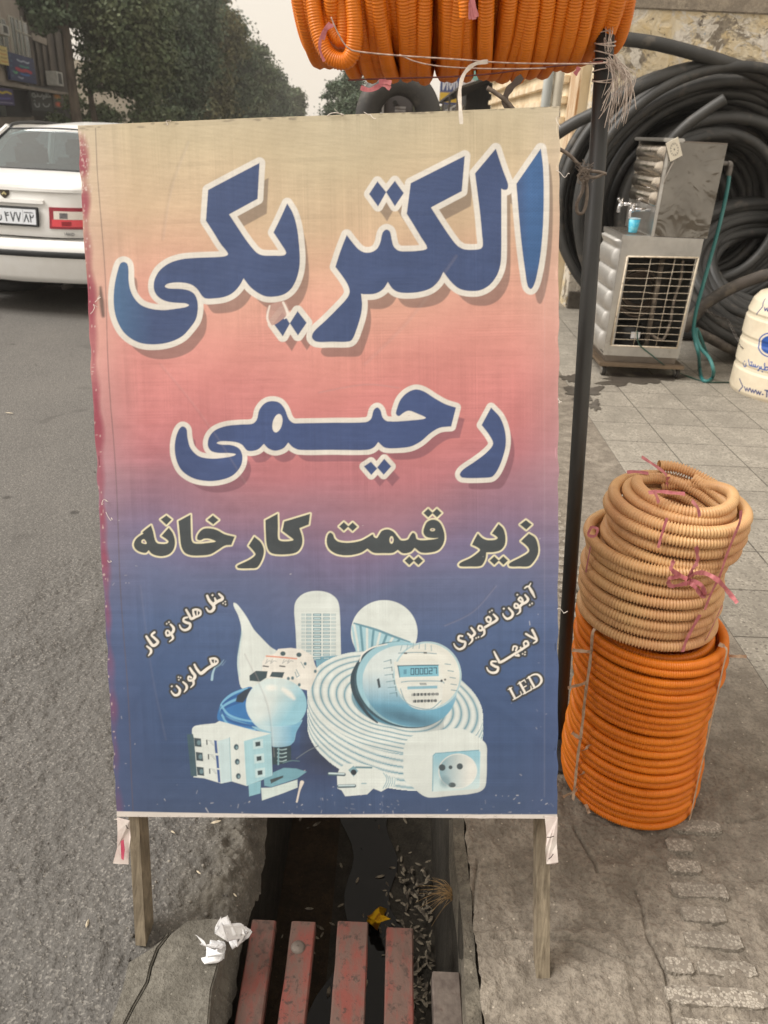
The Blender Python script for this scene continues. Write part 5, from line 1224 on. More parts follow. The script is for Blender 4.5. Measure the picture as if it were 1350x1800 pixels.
# frayed white twine bound round the pole
FR = simple('frayed white twine', srgb(222, 210, 200), srgb(180, 164, 152), 90, .8)
mb = MB()
for k in range(46):
    x, y = 1072 + rnd.uniform(-8, 12), 100 + rnd.uniform(-6, 16)
    pts = [(x, y)]; tx = rnd.choice([1064, 1082, 1095, 1108]) + rnd.uniform(-12, 12); ty = rnd.uniform(165, 232) if tx < 1100 else rnd.uniform(160, 200)
    mx_ = (x + tx) / 2 + rnd.uniform(6, 26); my = (y + ty) / 2 - 8
    pts += [(mx_, my), (tx, ty)]
    mb.tube(smooth_path([gy(px_, py_, 1.672 - rnd.uniform(0, .02)) for px_, py_ in pts], 5), rnd.uniform(.0004, .0009), 4)
for k in range(9):
    c_ = base + (topp - base) * (.965 + .006 * k + rnd.uniform(-.003, .003)); t = np.linspace(0, 2 * np.pi, 15)
    mb.tube(np.stack([c_[0] + .0195 * np.cos(t), c_[1] + .0195 * np.sin(t), c_[2] + .004 * np.sin(t + k)], 1), .0012, 5)
for k in range(12):
    x, y = 1068 + rnd.uniform(-6, 6), 96 + rnd.uniform(-30, 10)
    mb.tube(smooth_path([gy(x, y, 1.67), gy(x + rnd.uniform(-6, 10), y - rnd.uniform(5, 30), 1.67), gy(x + rnd.uniform(-4, 8), y - rnd.uniform(20, 50), 1.68)], 4), .0005, 4)
tag(mb.build('frayed_twine', FR, smooth=True), 'frayed white twine tuft bound round the top of the dark pole', 'twine')
# grey twine and wire knotted lower on the pole
GW = simple('grey wire and twine', srgb(128, 116, 104), srgb(88, 78, 70), 60, .7)
mb = MB()
for pts, r in (([(984, 262), (1000, 272), (1014, 286), (1024, 300), (1030, 318), (1032, 345), (1026, 372), (1016, 374), (1014, 358), (1024, 335), (1026, 310)], .0034), ([(1022, 296), (1036, 300), (1052, 302), (1066, 306)], .003), ([(1020, 304), (1044, 312), (1062, 304)], .003), ([(1026, 300), (1018, 310), (1030, 322), (1034, 306), (1024, 298)], .0026)):
    mb.tube(smooth_path([gy(x, y, 1.60) for x, y in pts], 6), r, 7)
for k in range(26):
    x, y = 1028 + rnd.uniform(-8, 8), 300 + rnd.uniform(-14, 14)
    mb.tube(smooth_path([gy(x, y, 1.595), gy(x + rnd.uniform(-16, 12), y + rnd.uniform(-16, 16), 1.59), gy(x + rnd.uniform(-18, 18), y + rnd.uniform(-22, 22), 1.59)], 4), .0006, 4)
tag(mb.build('knotted_wire', GW, smooth=True), 'grey wire and twine knotted to the dark pole beside the sign edge', 'wire')
# dark strap curling up behind the board
mb = MB()
STRAP = simple('dark strap', srgb(92, 80, 72), srgb(64, 54, 48), 40, .7)
sr = empty('strap', 'dark curled strap and a grey cable sticking up behind the top of the sign', 'strap', tuple(gy(895, 186, 1.60)))
ribbon([gy(x, y, 1.60) for x, y in [(898, 192), (890, 186), (888, 172), (896, 156), (908, 144), (918, 134)]], .012, STRAP, 'strap_band', sr, up=(0, -1, 0))
mb = MB(); mb.tube(smooth_path([gy(x, y, 1.60) for x, y in [(905, 196), (890, 178), (872, 164), (856, 154)]], 6), .004, 7); mb.build('cable_end', GW, sr, smooth=True)

# ------------------------------------------------------------------ drain grate of red painted channel bars
n = NT('red painted rusty steel'); co = n.coord('Object'); mpp = n.coord('Object', (1, .35, 1))
f = n.noise(mpp, 22, 7, .7); g = n.noise(co, 70, 5, .65)
col = n.mix(n.ramp(f, [(.40, 0.0), (.55, 1.0)]), srgb(112, 58, 50), srgb(94, 72, 64))
col = n.mix(n.ramp(g, [(.55, 0.0), (.64, .85)]), col, srgb(58, 46, 41))
col = n.mix(n.ramp(n.noise(mpp, 9, 6, .7), [(.56, 0.0), (.66, .8)]), col, srgb(70, 55, 48))
REDP = n.out(col, .6, .1, n.bump(g, .4, .003), .4)
GREYP = simple('bare grey steel', srgb(112, 102, 94), srgb(84, 74, 68), 30, .6, .3, .3, dirt=(srgb(70, 50, 42), 40, .6, .6))
gr = empty('drain_grate', 'red painted rusty steel bar grate across the gutter at the foot of the sign', 'drain grate', (-.03, .75, -.09))
def channel(name, x0, x1, ye, z, m, tw=0.0, h=.035):
    mb = MB(); ys_ = np.linspace(ye, .30, 18); vs = []
    for i, y in enumerate(ys_):
        w = rnd.uniform(-.0008, .0008); xo = tw * (ye - y)
        vs += [(x0 + xo, y, z - h), (x0 + xo + w, y, z - .003), (x0 + xo + .003, y, z + w * .5), (x1 + xo - .003, y, z + w * .5), (x1 + xo + w, y, z - .003), (x1 + xo, y, z - h), (x1 + xo - .004, y, z - h), (x1 + xo - .004, y, z - .006), (x0 + xo + .004, y, z - .006), (x0 + xo + .004, y, z - h)]
    k = 10
    mb.add(vs, [(i * k + j, i * k + (j + 1) % k, (i + 1) * k + (j + 1) % k, (i + 1) * k + j) for i in range(17) for j in range(k)] + [list(range(k))[::-1], [17 * k + j for j in range(k)]])
    return mb.build(name, m, gr)
channel('bar', -.247, -.194, 1.100, -.050, REDP, .02)
channel('bar', -.160, -.107, 1.101, -.050, REDP, 0)
channel('bar', -.060, .007, 1.106, -.050, REDP, .005)
channel('bar', .046, .104, 1.096, -.050, REDP, -.002)
channel('bar', .142, .200, 1.004, -.052, GREYP, 0.0).__setitem__('label', 'shorter bare grey bar next to the pavement edge')
for y in (.80, .40):
    mb = MB(); mb.span((GX0 + .004, y - .018, -.104), (GX1 - .004, y + .018, -.0862)); mb.build('cross_bar', GREYP, gr)
mb = MB(); p = gz(524, 1665, -.05); mb.lathe([(.001, .0045), (.010, .004), (.014, .002), (.0155, -.0008)], (p[0], p[1], -.0495), 14, caps=False); mb.build('weld_blob', GREYP, gr, smooth=True)

# crumpled tissue on the slab
def crumple(name, c, size, asp, seed, m, rotz=0.0, folds=44):
    """a thin sheet folded over on itself along many random creases"""
    rg = np.random.default_rng(seed); n_ = 56
    U, V_ = np.meshgrid(np.linspace(-1.35, 1.35, n_), np.linspace(-1.35, 1.35, n_)); P = np.stack([U.ravel(), V_.ravel(), 0 * U.ravel()], 1)
    for k in range(folds):
        nv = rg.normal(size=3); nv[2] *= .35 + .5 * rg.random(); nv /= np.linalg.norm(nv); off = rg.uniform(.08, .9)
        dd = P @ nv - off; f = dd > 0
        P[f] -= nv * (dd[f] * (1.15 + .75 * rg.random()))[:, None]
        P[f, 2] += dd[f] * rg.uniform(.15, .6)
    P[:, 2] -= P[:, 2].min(); P[:, 2] *= .75
    P[:, :2] -= P[:, :2].mean(0); sc = size / np.percentile(np.abs(P[:, :2]), 96); P *= sc; P[:, 0] *= asp
    ca, sa = math.cos(rotz), math.sin(rotz); X = P[:, 0] * ca - P[:, 1] * sa; Y = P[:, 0] * sa + P[:, 1] * ca
    return link(name, mesh_np(name, np.stack([X + c[0], Y + c[1], P[:, 2] + c[2]], 1), grid_faces(n_, n_)), m, None, smooth=False)
TIS = simple('white tissue', srgb(240, 240, 240), srgb(228, 228, 230), 60, .9, spec=.1, bump=.4, bscale=220, bdist=.002)
tr_ = empty('crumpled_tissue', 'crumpled white paper tissue lying beside the first red grate bar', 'tissue', tuple(gz(395, 1655, .022)))
for (x, y, sz, asp, sd_, rz) in ((382, 1688, .022, 1.0, 11, .2), (412, 1655, .033, .68, 31, -.42)):
    p = gz(x, y, .030); o = crumple('paper_fold', (p[0], p[1], .0225), sz, asp, sd_, TIS, rz); o.parent = tr_; o.matrix_parent_inverse = Matrix.Translation(-tr_.location)
YEL = simple('yellow wrapper', srgb(206, 160, 20), srgb(150, 90, 10), 40, .4, spec=.5, rng=(.45, .6))
p = gz(662, 1622, GZ + .02)
tag(crumple('crumpled_wrapper', (p[0], p[1], GZ + .007), .032, 1.1, 14, YEL, .5, 18), 'crumpled yellow wrapper lying in the gutter water behind the grate', 'wrapper')
# dry grass tuft growing from the kerb crack
mb = MB(); rt = gz(806, 1575, -.09); rt[0] = GX1 - .004
for k in range(36):
    a_ = R_(rnd.uniform(120, 250)); L_ = rnd.uniform(.03, .085); up_ = rnd.uniform(-.1, .6)
    d = np.array([-abs(math.cos(a_)) - .1, math.sin(a_) * .8, up_]); p0 = rt + np.array([0, rnd.uniform(-.012, .012), rnd.uniform(-.012, .012)])
    mb.tube(smooth_path([p0, p0 + d * L_ * .5 + np.array([0, 0, .006]), p0 + d * L_ + np.array([0, 0, -.012 + rnd.uniform(-.01, .006)])], 4), np.linspace(.0008, .0002, 9), 4)
tag(mb.build('dry_grass', simple('dry grass', srgb(172, 142, 96), srgb(128, 100, 64), 60, .8), smooth=True), 'small tuft of dry brown grass sprouting from the gutter wall', 'plant')
# ------------------------------------------------------------------ peeling wall at the back of the pavement
def plaster():
    n = NT('peeling plaster'); co = n.coord('Object'); cs = n.coord('Object', (1, 1, 1.25))
    big = n.noise(cs, 2.1, 8, .62, .5); mid = n.noise(co, 6.5, 7, .66, .9); fine = n.noise(co, 34, 5, .65)
    grey = n.mix(n.ramp(fine, [(.35, 0.0), (.65, 1.0)]), srgb(152, 142, 126), srgb(120, 110, 97))
    cream = n.mix(n.ramp(mid, [(.36, 0.0), (.62, 1.0)]), srgb(222, 210, 186), srgb(208, 186, 144))
    white = n.mix(n.ramp(fine, [(.4, 0.0), (.7, 1.0)]), srgb(226, 218, 204), srgb(190, 180, 164))
    col = n.mix(n.ramp(big, [(.40, 0.0), (.435, 1.0)]), grey, cream)
    col = n.mix(n.ramp(n.noise(cs, 3.6, 8, .68, 1.2), [(.51, 0.0), (.535, 1.0)]), col, white)
    col = n.mix(n.ramp(n.noise(co, 9, 7, .7, 1.5), [(.60, 0.0), (.64, .9)]), col, srgb(104, 94, 84))
    col = n.mix(n.ramp(n.noise(co, 4.4, 5, .6, 2.0), [(.66, 0.0), (.69, .8)]), col, srgb(150, 156, 160))
    h = n.mix(.4, n.ramp(big, [(.44, 0.0), (.475, 1.0)]), n.ramp(mid, [(.4, 0.0), (.6, 1.0)]))
    nm = n.bump(h, .7, .03); nm = n.bump(fine, .4, .01, nm)
    return n.out(col, .9, 0, nm, .2)
PL = plaster()
wr = empty('plastered_wall', 'high wall of peeling cream and grey plaster behind the black pipe coils', 'wall', (1.70, 7.75, 0))
mb = MB(); mb.span((1.70, 7.75, 0), (9.5, 8.05, 2.50)); mb.build('wall_face', PL, wr)
mb = MB(); mb.span((1.69, 7.735, 2.50), (9.5, 8.06, 2.57), bev=.01); mb.span((1.70, 7.75, 2.57), (9.5, 8.05, 4.6)); mb.build('upper_band', concrete_mat('grey render', srgb(176, 164, 146), srgb(152, 141, 125), srgb(128, 118, 106), .6), wr)
mb = MB(); mb.span((1.71, 7.70, .0), (9.5, 7.752, .16)); mb.build('wall_footing', concrete_mat('wall footing', srgb(120, 112, 100), srgb(96, 90, 82), srgb(76, 70, 64), .6), wr)

# white drain pipes at the corner
for i, (xp_, lab, c) in enumerate(((962, 'pale grey drain pipe on the shop corner, left of the whiter pipe', (196, 200, 196)), (980, 'cream white drain pipe on the corner, nearest to the plastered wall', (226, 218, 200)))):
    p = gy(xp_, 160, 7.68)
    d_ = empty('drain_pipe', lab, 'drain pipe', (p[0], 7.68, 0))
    m = simple('drain pipe plastic', srgb(*c), tuple(v * .8 for v in srgb(*c)), 3, .5)
    mb = MB(); mb.tube([(p[0], 7.68, .02), (p[0], 7.68, 4.3)], .043, 14); mb.build('pipe', m, d_, smooth=True)
    for z in (.9, 1.66, 2.9):
        mb = MB(); mb.lathe([(.044, z), (.051, z + .002), (.051, z + .05), (.044, z + .052)], (p[0], 7.68, 0), 14, caps=False); mb.build('collar', m, d_, smooth=True)

# row of shops running away behind the sign
sh = empty('shop_row', 'cream fronted low shop row receding along the pavement behind the sign', 'building', (1.72, 8.06, 0))
CREAM = simple('cream painted front', srgb(228, 214, 186), srgb(196, 176, 142), 3, .7, bump=.2, stretch=(1, 1, .4))
mb = MB(); mb.span((1.62, 8.07, 0), (4.5, 16.0, 3.9)); mb.build('front_wall', CREAM, sh)
mb = MB()
for z in (1.62, 1.80, 1.98, 2.16, 2.34): mb.span((1.56, 8.6, z), (1.618, 15.9, z + .07), bev=.008)
mb.build('shutter_ribs', simple('rib paint', srgb(236, 222, 194), srgb(206, 178, 140), 5, .6), sh)
mb = MB(); mb.span((1.60, 8.08, 0), (1.625, 8.5, 3.8)); mb.build('corner_post', simple('rust streaked post', srgb(222, 206, 178), srgb(172, 128, 84), 6, .7, stretch=(1, 4, .6)), sh)
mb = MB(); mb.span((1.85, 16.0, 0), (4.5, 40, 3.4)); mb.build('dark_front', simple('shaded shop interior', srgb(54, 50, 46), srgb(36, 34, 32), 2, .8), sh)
mb = MB(); mb.prism([(1.85, 16.1, 2.5), (1.0, 16.1, 2.22), (1.0, 16.1, 2.26), (1.85, 16.1, 2.55)], (0, 9.5, 0)); mb.build('awning', simple('dark awning sheet', srgb(70, 64, 58), srgb(50, 46, 42), 2, .8), sh)
AP = simple('awning post', srgb(92, 84, 76), None, 4, .6)
for y in (16.2, 19, 22, 25.4):
    mb = MB(); mb.bar((1.02, y, 0), (1.02, y, 2.23), .05, .05, up=(0, 1, 0)); mb.build('awning_post', AP, sh)
tools = MB()
for k in range(16):
    y = 16.4 + k * .42; x = 1.06 + rnd.uniform(0, .2); L_ = rnd.uniform(.18, .5)
    tools.tube([(x, y, 1.98), (x + rnd.uniform(-.05, .05), y, 1.98 - L_)], .022, 6); tools.box((x, y, 1.98 - L_ - .03), (.10, .07, .07), bev=.01)
tools.tube([(1.06, 16.2, 1.99), (1.1, 24, 1.99)], .015, 6)
tag(tools.build('hanging_tools', simple('bright steel ware', srgb(206, 202, 196), srgb(120, 114, 106), 3, .35, .6)), 'bright steel ware hanging in a row under the dark awning down the street', 'hardware')
def blue_sign(pr):
    pr.C[:] = srgb(82, 92, 134)
    pr.poly([(0, 640, 1), (900, 640, 1), (900, 900, 1), (0, 900, 1)], srgb(226, 186, 70), smooth=False)
    for k, P in enumerate(([(140, 250), (140, 560), (330, 260), (330, 560)], [(420, 430), (480, 540), (560, 430), (480, 330), (420, 430)], [(640, 560), (640, 350), (700, 340), (760, 400), (760, 560)])):
        pr.stroke([(x, y, 30) for x, y in P], srgb(226, 224, 226), soft=8, smooth=False)
PRM = print_mat('printed sign sheet', .5, None, .4, .12)
p = gy(776, 118, 26.0); s_ = empty('projecting_sign', 'blue and yellow projecting shop sign far down the pavement beside the grey post', 'sign', tuple(p))
panel('sign_face', p + np.array([0, 0, 0]), (1, 0, 0), (0, 0, -1), .58, .95, 40, 50, lambda pr: (setattr(pr, 'X', pr.X * 1.55), blue_sign(pr)), PRM, s_, .08)
mb = MB(); mb.bar((p[0] + .58, 26.04, p[2] - .3), (1.9, 26.04, p[2] - .3), .05, .05); mb.build('bracket', STEEL, s_)
p = gy(814, 122, 22.0); s_ = empty('projecting_sign', 'white and pale green projecting sign under the hanging coil, further along the shops', 'sign', tuple(p))
def pale_sign(pr):
    pr.C[:] = srgb(232, 226, 222); pr.poly([(150, 0, 1), (500, 0, 1), (500, 260, 1), (200, 200, 1)], srgb(150, 206, 190), smooth=False, soft=10); pr.stroke([(60, 120, 20), (160, 160, 20)], srgb(150, 90, 120), soft=6)
panel('sign_face', p, (1, 0, 0), (0, 0, -1), .44, .42, 30, 30, pale_sign, PRM, s_, .08)
mb = MB(); mb.bar((p[0] + .44, 22.04, p[2] - .1), (1.9, 22.04, p[2] - .1), .05, .05); mb.build('bracket', STEEL, s_)

# ------------------------------------------------------------------ black pipe coils
HD = simple('black polyethylene pipe', srgb(66, 65, 63), srgb(48, 48, 47), 3, .52, spec=.5, dirt=(srgb(108, 100, 90), 7, .56, .5))
HDB = simple('dusty brown black pipe', srgb(96, 88, 82), srgb(70, 66, 62), 5, .6, dirt=(srgb(130, 120, 108), 9, .5, .6))
def ring(c, R, r, nx, nz, a0=0, a1=2 * math.pi, n=84, wob=.01, seed=0, flat=1.0):
    rg = random.Random(seed); p1, p2 = rg.uniform(0, 6), rg.uniform(0, 6)
    t = np.linspace(a0, a1, n); rr_ = R + wob * np.sin(2 * t + p1) + wob * .5 * np.sin(3 * t + p2)
    return np.stack([c[0] + rr_ * np.cos(t), c[1] + nx * rr_ * np.cos(t) + nz * rr_ * np.sin(t), c[2] + flat * rr_ * np.sin(t)], 1)
hc = empty('pipe_coil', 'huge black polyethylene pipe coil standing on edge against the plastered wall', 'pipe coil', (2.52, 6.9, 0))
mb = MB(); rg = random.Random(3)
for k in range(64):
    s = k / 63
    R = 1.06 - .50 * (rg.random() ** .8); Yc = 6.62 + .85 * rg.random()
    if k > 44: R = .24 + .42 * rg.random(); Yc = 6.95 + .5 * rg.random()
    if k < 9: R = 1.05 + .012 * k - .05 * (k % 3); Yc = 6.58 + .09 * k
    c = (2.50 + rg.uniform(-.07, .07), Yc, 1.03 + rg.uniform(-.03, .03))
    R = min(R, (c[2] - .05) / .93)
    mb.tube(ring(c, R, .045, rg.uniform(-.10, .10), .06 + rg.uniform(-.06, .06), seed=k, wob=.014, flat=.93)[:-1], rg.choice([.038, .040, .042]), 12, closed=True)
mb.build('pipe_turns', HD, hc, smooth=True)
mb = MB()
P = [gy(x, y, Y) for x, y, Y in ((1093, 68, 6.55), (1150, 76, 6.55), (1215, 92, 6.56), (1280, 112, 6.6), (1350, 140, 6.7), (1450, 210, 6.9))]
mb.tube(smooth_path(P, 8), .047, 12)
P = [gy(x, y, Y) for x, y, Y in ((1274, 174, 6.42), (1240, 196, 6.44), (1205, 222, 6.46), (1175, 255, 6.5), (1150, 300, 6.56), (1120, 370, 6.62))]
mb.tube(smooth_path(P, 8), .040, 12)
P = [gy(x, y, Y) for x, y, Y in ((975, 238, 6.7), (1010, 216, 6.66), (1050, 196, 6.62), (1110, 160, 6.6), (1180, 128, 6.6), (1260, 112, 6.65))]
mb.tube(smooth_path(P, 8), .046, 12)
mb.build('loose_pipe_end', HD, hc, smooth=True)
h2 = empty('pipe_coil', 'second black pipe coil slumped on the pavement behind the white water tank', 'pipe coil', (3.0, 6.35, 0))
mb = MB()
for k in range(22):
    R = .86 - .020 * k - .02 * rg.random(); c = (3.02 + rg.uniform(-.03, .03), 6.30 + .012 * k + rg.uniform(-.02, .02), .60 + rg.uniform(-.03, .03))
    ty = .62 + rg.uniform(-.05, .05)
    P = ring(c, R, .04, rg.uniform(-.06, .06), ty, seed=60 + k, wob=.02, flat=.60); P[:, 2] = np.maximum(P[:, 2], .05)
    mb.tube(P[:-1], .042, 10, closed=True)
mb.build('pipe_turns', HD, h2, smooth=True)
mb = MB()
for pts, r in (([(1200, 580, 5.95), (1215, 562, 5.95), (1240, 535, 5.95), (1275, 512, 5.96), (1315, 494, 5.98), (1360, 482, 6.0), (1420, 490, 6.1)], .046), ([(1222, 582, 5.9), (1250, 596, 5.88), (1280, 612, 5.86), (1310, 622, 5.86), (1360, 628, 5.9)], .036)):
    mb.tube(smooth_path([gy(*q) for q in pts], 8), r, 12)
mb.build('loose_pipe_end', HDB, h2, smooth=True)

# ------------------------------------------------------------------ stainless water cooler
def steel(name, c, rough, dent, dscale=6, dd=.03):
    n = NT(name); co = n.coord('Object'); f = n.noise(co, 5, 5, .6)
    col = n.mix(n.ramp(f, [(.35, 0.0), (.7, 1.0)]), c, tuple(x * .72 for x in c))
    col = n.mix(n.ramp(n.noise(co, 16, 6, .7), [(.6, 0.0), (.75, .5)]), col, srgb(110, 96, 80))
    return n.out(col, n.ramp(f, [(.3, rough), (.7, rough + .14)]), 1.0, n.bump(n.noise(co, dscale, 3, .5, 1.0), dent, dd))
SS = steel('stainless sheet', srgb(206, 204, 200), .28, .12)
SSM = steel('dented mirror stainless', srgb(136, 132, 126), .07, .30, 4.2, .05)
SSD = steel('grimy stainless', srgb(140, 132, 124), .42, .3)
wc = empty('water_cooler', 'stainless steel street water cooler with wire grille and two taps, on casters', 'water cooler', (1.74, 5.55, 0))
lx0, lx1, ly0, ly1, lz0, lz1 = 1.485, 2.012, 5.35, 5.86, .150, .945
def wavy_side(x, y0, y1, z0, z1, nb, amp, m, name, inset=.0):
    nz = 90; vs = []
    for i in range(nz + 1):
        t = i / nz; z = z0 + (z1 - z0) * t; s = (t * nb) % 1.0
        d = amp * math.sqrt(max(0, 1 - (2 * s - 1) ** 2)) if 0 < t < 1 else 0
        e = .05
        for (y, k) in ((y0, 0), (y0 + e * .5, .0), (y0 + e, .85), (y0 + e * 1.4, 1), (y1 - e * 1.4, 1), (y1 - e, .85), (y1 - e * .5, 0), (y1, 0)): vs.append((x - d * k, y, z))
    mb = MB(); mb.add(vs, [(i * 8 + j, i * 8 + j + 1, i * 8 + j + 9, i * 8 + j + 8) for i in range(nz) for j in range(7)])
    return mb.build(name, m, wc, smooth=True)
# lower cabinet: shell with an open front
mb = MB()
ox0, ox1, oz0, oz1 = 1.545, 1.985, .215, .818
mb.span((lx0, ly0, lz0), (ox0, ly0 + .012, lz1)); mb.span((ox1, ly0, lz0), (lx1, ly0 + .012, lz1)); mb.span((ox0, ly0, lz0), (ox1, ly0 + .012, oz0)); mb.span((ox0, ly0, oz1), (ox1, ly0 + .012, lz1))
mb.span((lx1 - .01, ly0 + .012, lz0), (lx1, ly1, lz1)); mb.span((lx0, ly1 - .01, lz0), (lx1 - .01, ly1, lz1)); mb.span((lx0 + .001, ly0 + .012, lz0), (lx1 - .01, ly1 - .01, lz0 + .012))
mb.build('cabinet', SS, wc)
wavy_side(lx0 + .001, ly0 + .013, ly1 - .011, lz0 + .02, lz1 - .03, 5.4, .040, steel('bright ribbed stainless', srgb(222, 220, 216), .42, .05), 'ribbed_side_panel')
mb = MB(); mb.span((lx0 - .008, ly0 - .004, lz1 - .028), (1.668, ly1, lz1 + .002)); mb.build('drip_tray', SS, wc)
mb = MB()
for y in np.linspace(5.40, 5.80, 9): mb.span((lx0 + .01, y, lz1 + .003), (1.65, y + .012, lz1 + .006))
mb.build('tray_slots', SSD, wc)
# insides
DK = simple('dark cooler insides', (.035, .033, .03), (.07, .065, .06), 6, .7)
mb = MB(); mb.span((lx0 + .012, ly1 - .05, lz0 + .013), (lx1 - .012, ly1 - .012, lz1 - .04)); mb.build('inner_back', DK, wc)
mb = MB(); mb.lathe([(.02, .33), (.09, .33), (.112, .29), (.115, .22), (.10, .165), (.05, .163)], (1.70, 5.62, 0), 20); mb.build('compressor', simple('black compressor', (.02, .02, .02), None, 8, .35), wc, smooth=True)
mb = MB()
for k in range(9): mb.tube(ring((1.70 + .004 * k, 5.55 + .01 * k, .55), .15 - .006 * k, .01, .0, .2, n=36, seed=k)[:-1], .008, 6, closed=True)
mb.build('cooling_coil', simple('dull copper tube', srgb(96, 84, 74), None, 20, .5, .6), wc, smooth=True)
mb = MB(); mb.span((1.80, 5.48, .20), (1.83, 5.50, .80)); mb.tube(smooth_path([(1.93, 5.42, .80), (1.94, 5.42, .66), (1.925, 5.42, .52), (1.93, 5.42, .38), (1.90, 5.42, .26), (1.80, 5.42, .30)], 6), .010, 7); mb.build('inner_pipes', simple('grubby inner pipe', srgb(140, 128, 114), srgb(60, 52, 46), 20, .6), wc, smooth=True)
mb = MB(); mb.span((1.655, 5.352, .275), (1.715, 5.358, .318)); mb.build('white_tag', simple('white tag', srgb(220, 220, 222), None, 30, .6), wc)
# wire grille
WG = simple('cream enamelled wire', srgb(222, 210, 190), srgb(196, 182, 160), 30, .5, dirt=(srgb(98, 60, 40), 34, .58, .9))
mb = MB(); Yg = 5.338
c4 = [gy(1103, 451, Yg), gy(1228, 453, Yg), gy(1190, 612, Yg), gy(1074, 607, Yg)]
for i in range(4): mb.tube([c4[i], c4[(i + 1) % 4]], .0055, 8)
for k in range(1, 13):
    t = k / 13; a_ = c4[0] * (1 - t) + c4[3] * t; b_ = c4[1] * (1 - t) + c4[2] * t
    mid = (a_ + b_) / 2 + np.array([0, 0, .006 * math.sin(k * 2.3)]); q1 = a_ * .7 + b_ * .3 + np.array([0, .0, -.003 * math.cos(k * 1.7)])
    mb.tube(smooth_path([a_, q1, mid, a_ * .25 + b_ * .75, b_], 4), .0017, 6)
for t in (.34, .68):
    a_ = c4[0] * (1 - t) + c4[1] * t; b_ = c4[3] * (1 - t) + c4[2] * t; mb.tube([a_ + np.array([0, .006, 0]), b_ + np.array([0, .006, 0])], .0018, 6)
mb.build('wire_grille', WG, wc, smooth=True)
# tower
tx0, tx1, tz1 = 1.664, 2.034, 1.505
mb = MB(); mb.span((tx0 + .02, ly0, lz1 + .003), (tx1, ly0 + .012, tz1)); mb.span((tx1 - .01, ly0 + .012, lz1), (tx1, 6.0, tz1)); mb.build('tower_panel', SSM, wc)
for lo, hi in (((tx0, ly0 - .002, lz1 + .002), (tx0 + .02, ly0 + .02, tz1)), ((tx0, 5.98, lz1), (tx0 + .02, 6.0, tz1)), ((tx0 + .02, 5.988, lz1), (tx1 - .01, 6.0, tz1))):
    mb = MB(); mb.span(lo, hi); mb.build('tower_frame', SS, wc)
wavy_side(tx0 + .006, ly0 + .02, 5.98, lz1 + .18, tz1 - .02, 4.0, .042, steel('warm polished stainless', srgb(214, 204, 190), .16, .12), 'ribbed_tower_front')
mb = MB(); mb.span((tx0 + .006, ly0 + .02, lz1), (tx0 + .016, 5.98, lz1 + .19)); mb.build('tap_plate', SS, wc)
mb = MB(); mb.span((tx0 - .035, ly0 - .012, tz1), (tx0 + .10, 6.01, tz1 + .022), bev=.006); mb.build('top_lip', SS, wc); mb = MB(); mb.span((tx0 + .10, ly0, tz1 + .0005), (tx1, 6.0, tz1 + .008)); mb.build('top_sheet', SSD, wc)
CHR = simple('chrome', (.8, .8, .82), None, 30, .08, 1.0)
for (y, z) in ((5.50, 1.095), (5.80, 1.105)):
    tp = MB(); tp.tube([(tx0 + .01, y, z), (tx0 - .11, y, z)], .011, 10); tp.lathe([(.022, -.118), (.022, -.108), (.014, -.09)], (tx0, y, z), 12, axis='X')
    tp.tube(smooth_path([(tx0 - .105, y, z), (tx0 - .118, y, z - .02), (tx0 - .118, y, z - .055)], 5), .012, 10); tp.tube([(tx0 - .11, y, z), (tx0 - .14, y - .03, z + .035)], .008, 8); tp.tube([(tx0 - .11, y, z), (tx0 - .095, y + .02, z + .035)], .006, 8)
    tp.build('tap', CHR, wc, smooth=True)
# plinth, platform and casters
mb = MB(); mb.span((lx0 + .02, ly0 + .015, .105), (lx1 - .01, ly1, lz0 - .001)); mb.build('plinth', SSD, wc)
mb = MB(); mb.span((1.462, 5.315, .078), (2.058, 5.90, .104), bev=.006); mb.build('platform', steel('rusty platform', srgb(150, 134, 116), .5, .3), wc)
RUB = simple('dark rubber', srgb(40, 38, 36), srgb(56, 52, 48), 20, .7)
for (x, y) in ((1.50, 5.38), (2.02, 5.38), (1.50, 5.84), (2.02, 5.84)):
    k = MB(); k.lathe([(.022, -.014), (.037, -.013), (.039, 0), (.037, .013), (.022, .014)], (x + .012, y, .0385), 16, axis='X'); w_ = k.build('caster', RUB, wc, smooth=True)
    k = MB(); k.lathe([(.002, -.017), (.024, -.0165), (.026, -.0145)], (x + .012, y, .0385), 14, axis='X', caps=False); k.prism([(x - .018, y - .02, .078), (x - .018, y + .02, .078), (x - .007, y + .012, .034), (x - .007, y - .012, .034)], (.004, 0, 0)); k.build('caster_hub', SS, w_)
# fitting for the hose
FIT = simple('grey pipe fitting', srgb(128, 124, 120), srgb(96, 92, 88), 20, .5, .4)
e0 = gy(1270, 287, 5.45); e1_ = gy(1281, 287, 5.45)
mb = MB(); mb.tube([(tx1 - .002, e0[1], e0[2]), (e1_[0], e0[1], e0[2])], .014, 10); mb.tube(smooth_path([(e1_[0] - .005, e0[1], e0[2]), (e1_[0] + .012, e0[1], e0[2] - .008), (e1_[0] + .014, e0[1], e0[2] - .07)], 5), .018, 10); mb.build('hose_fitting', FIT, wc, smooth=True)
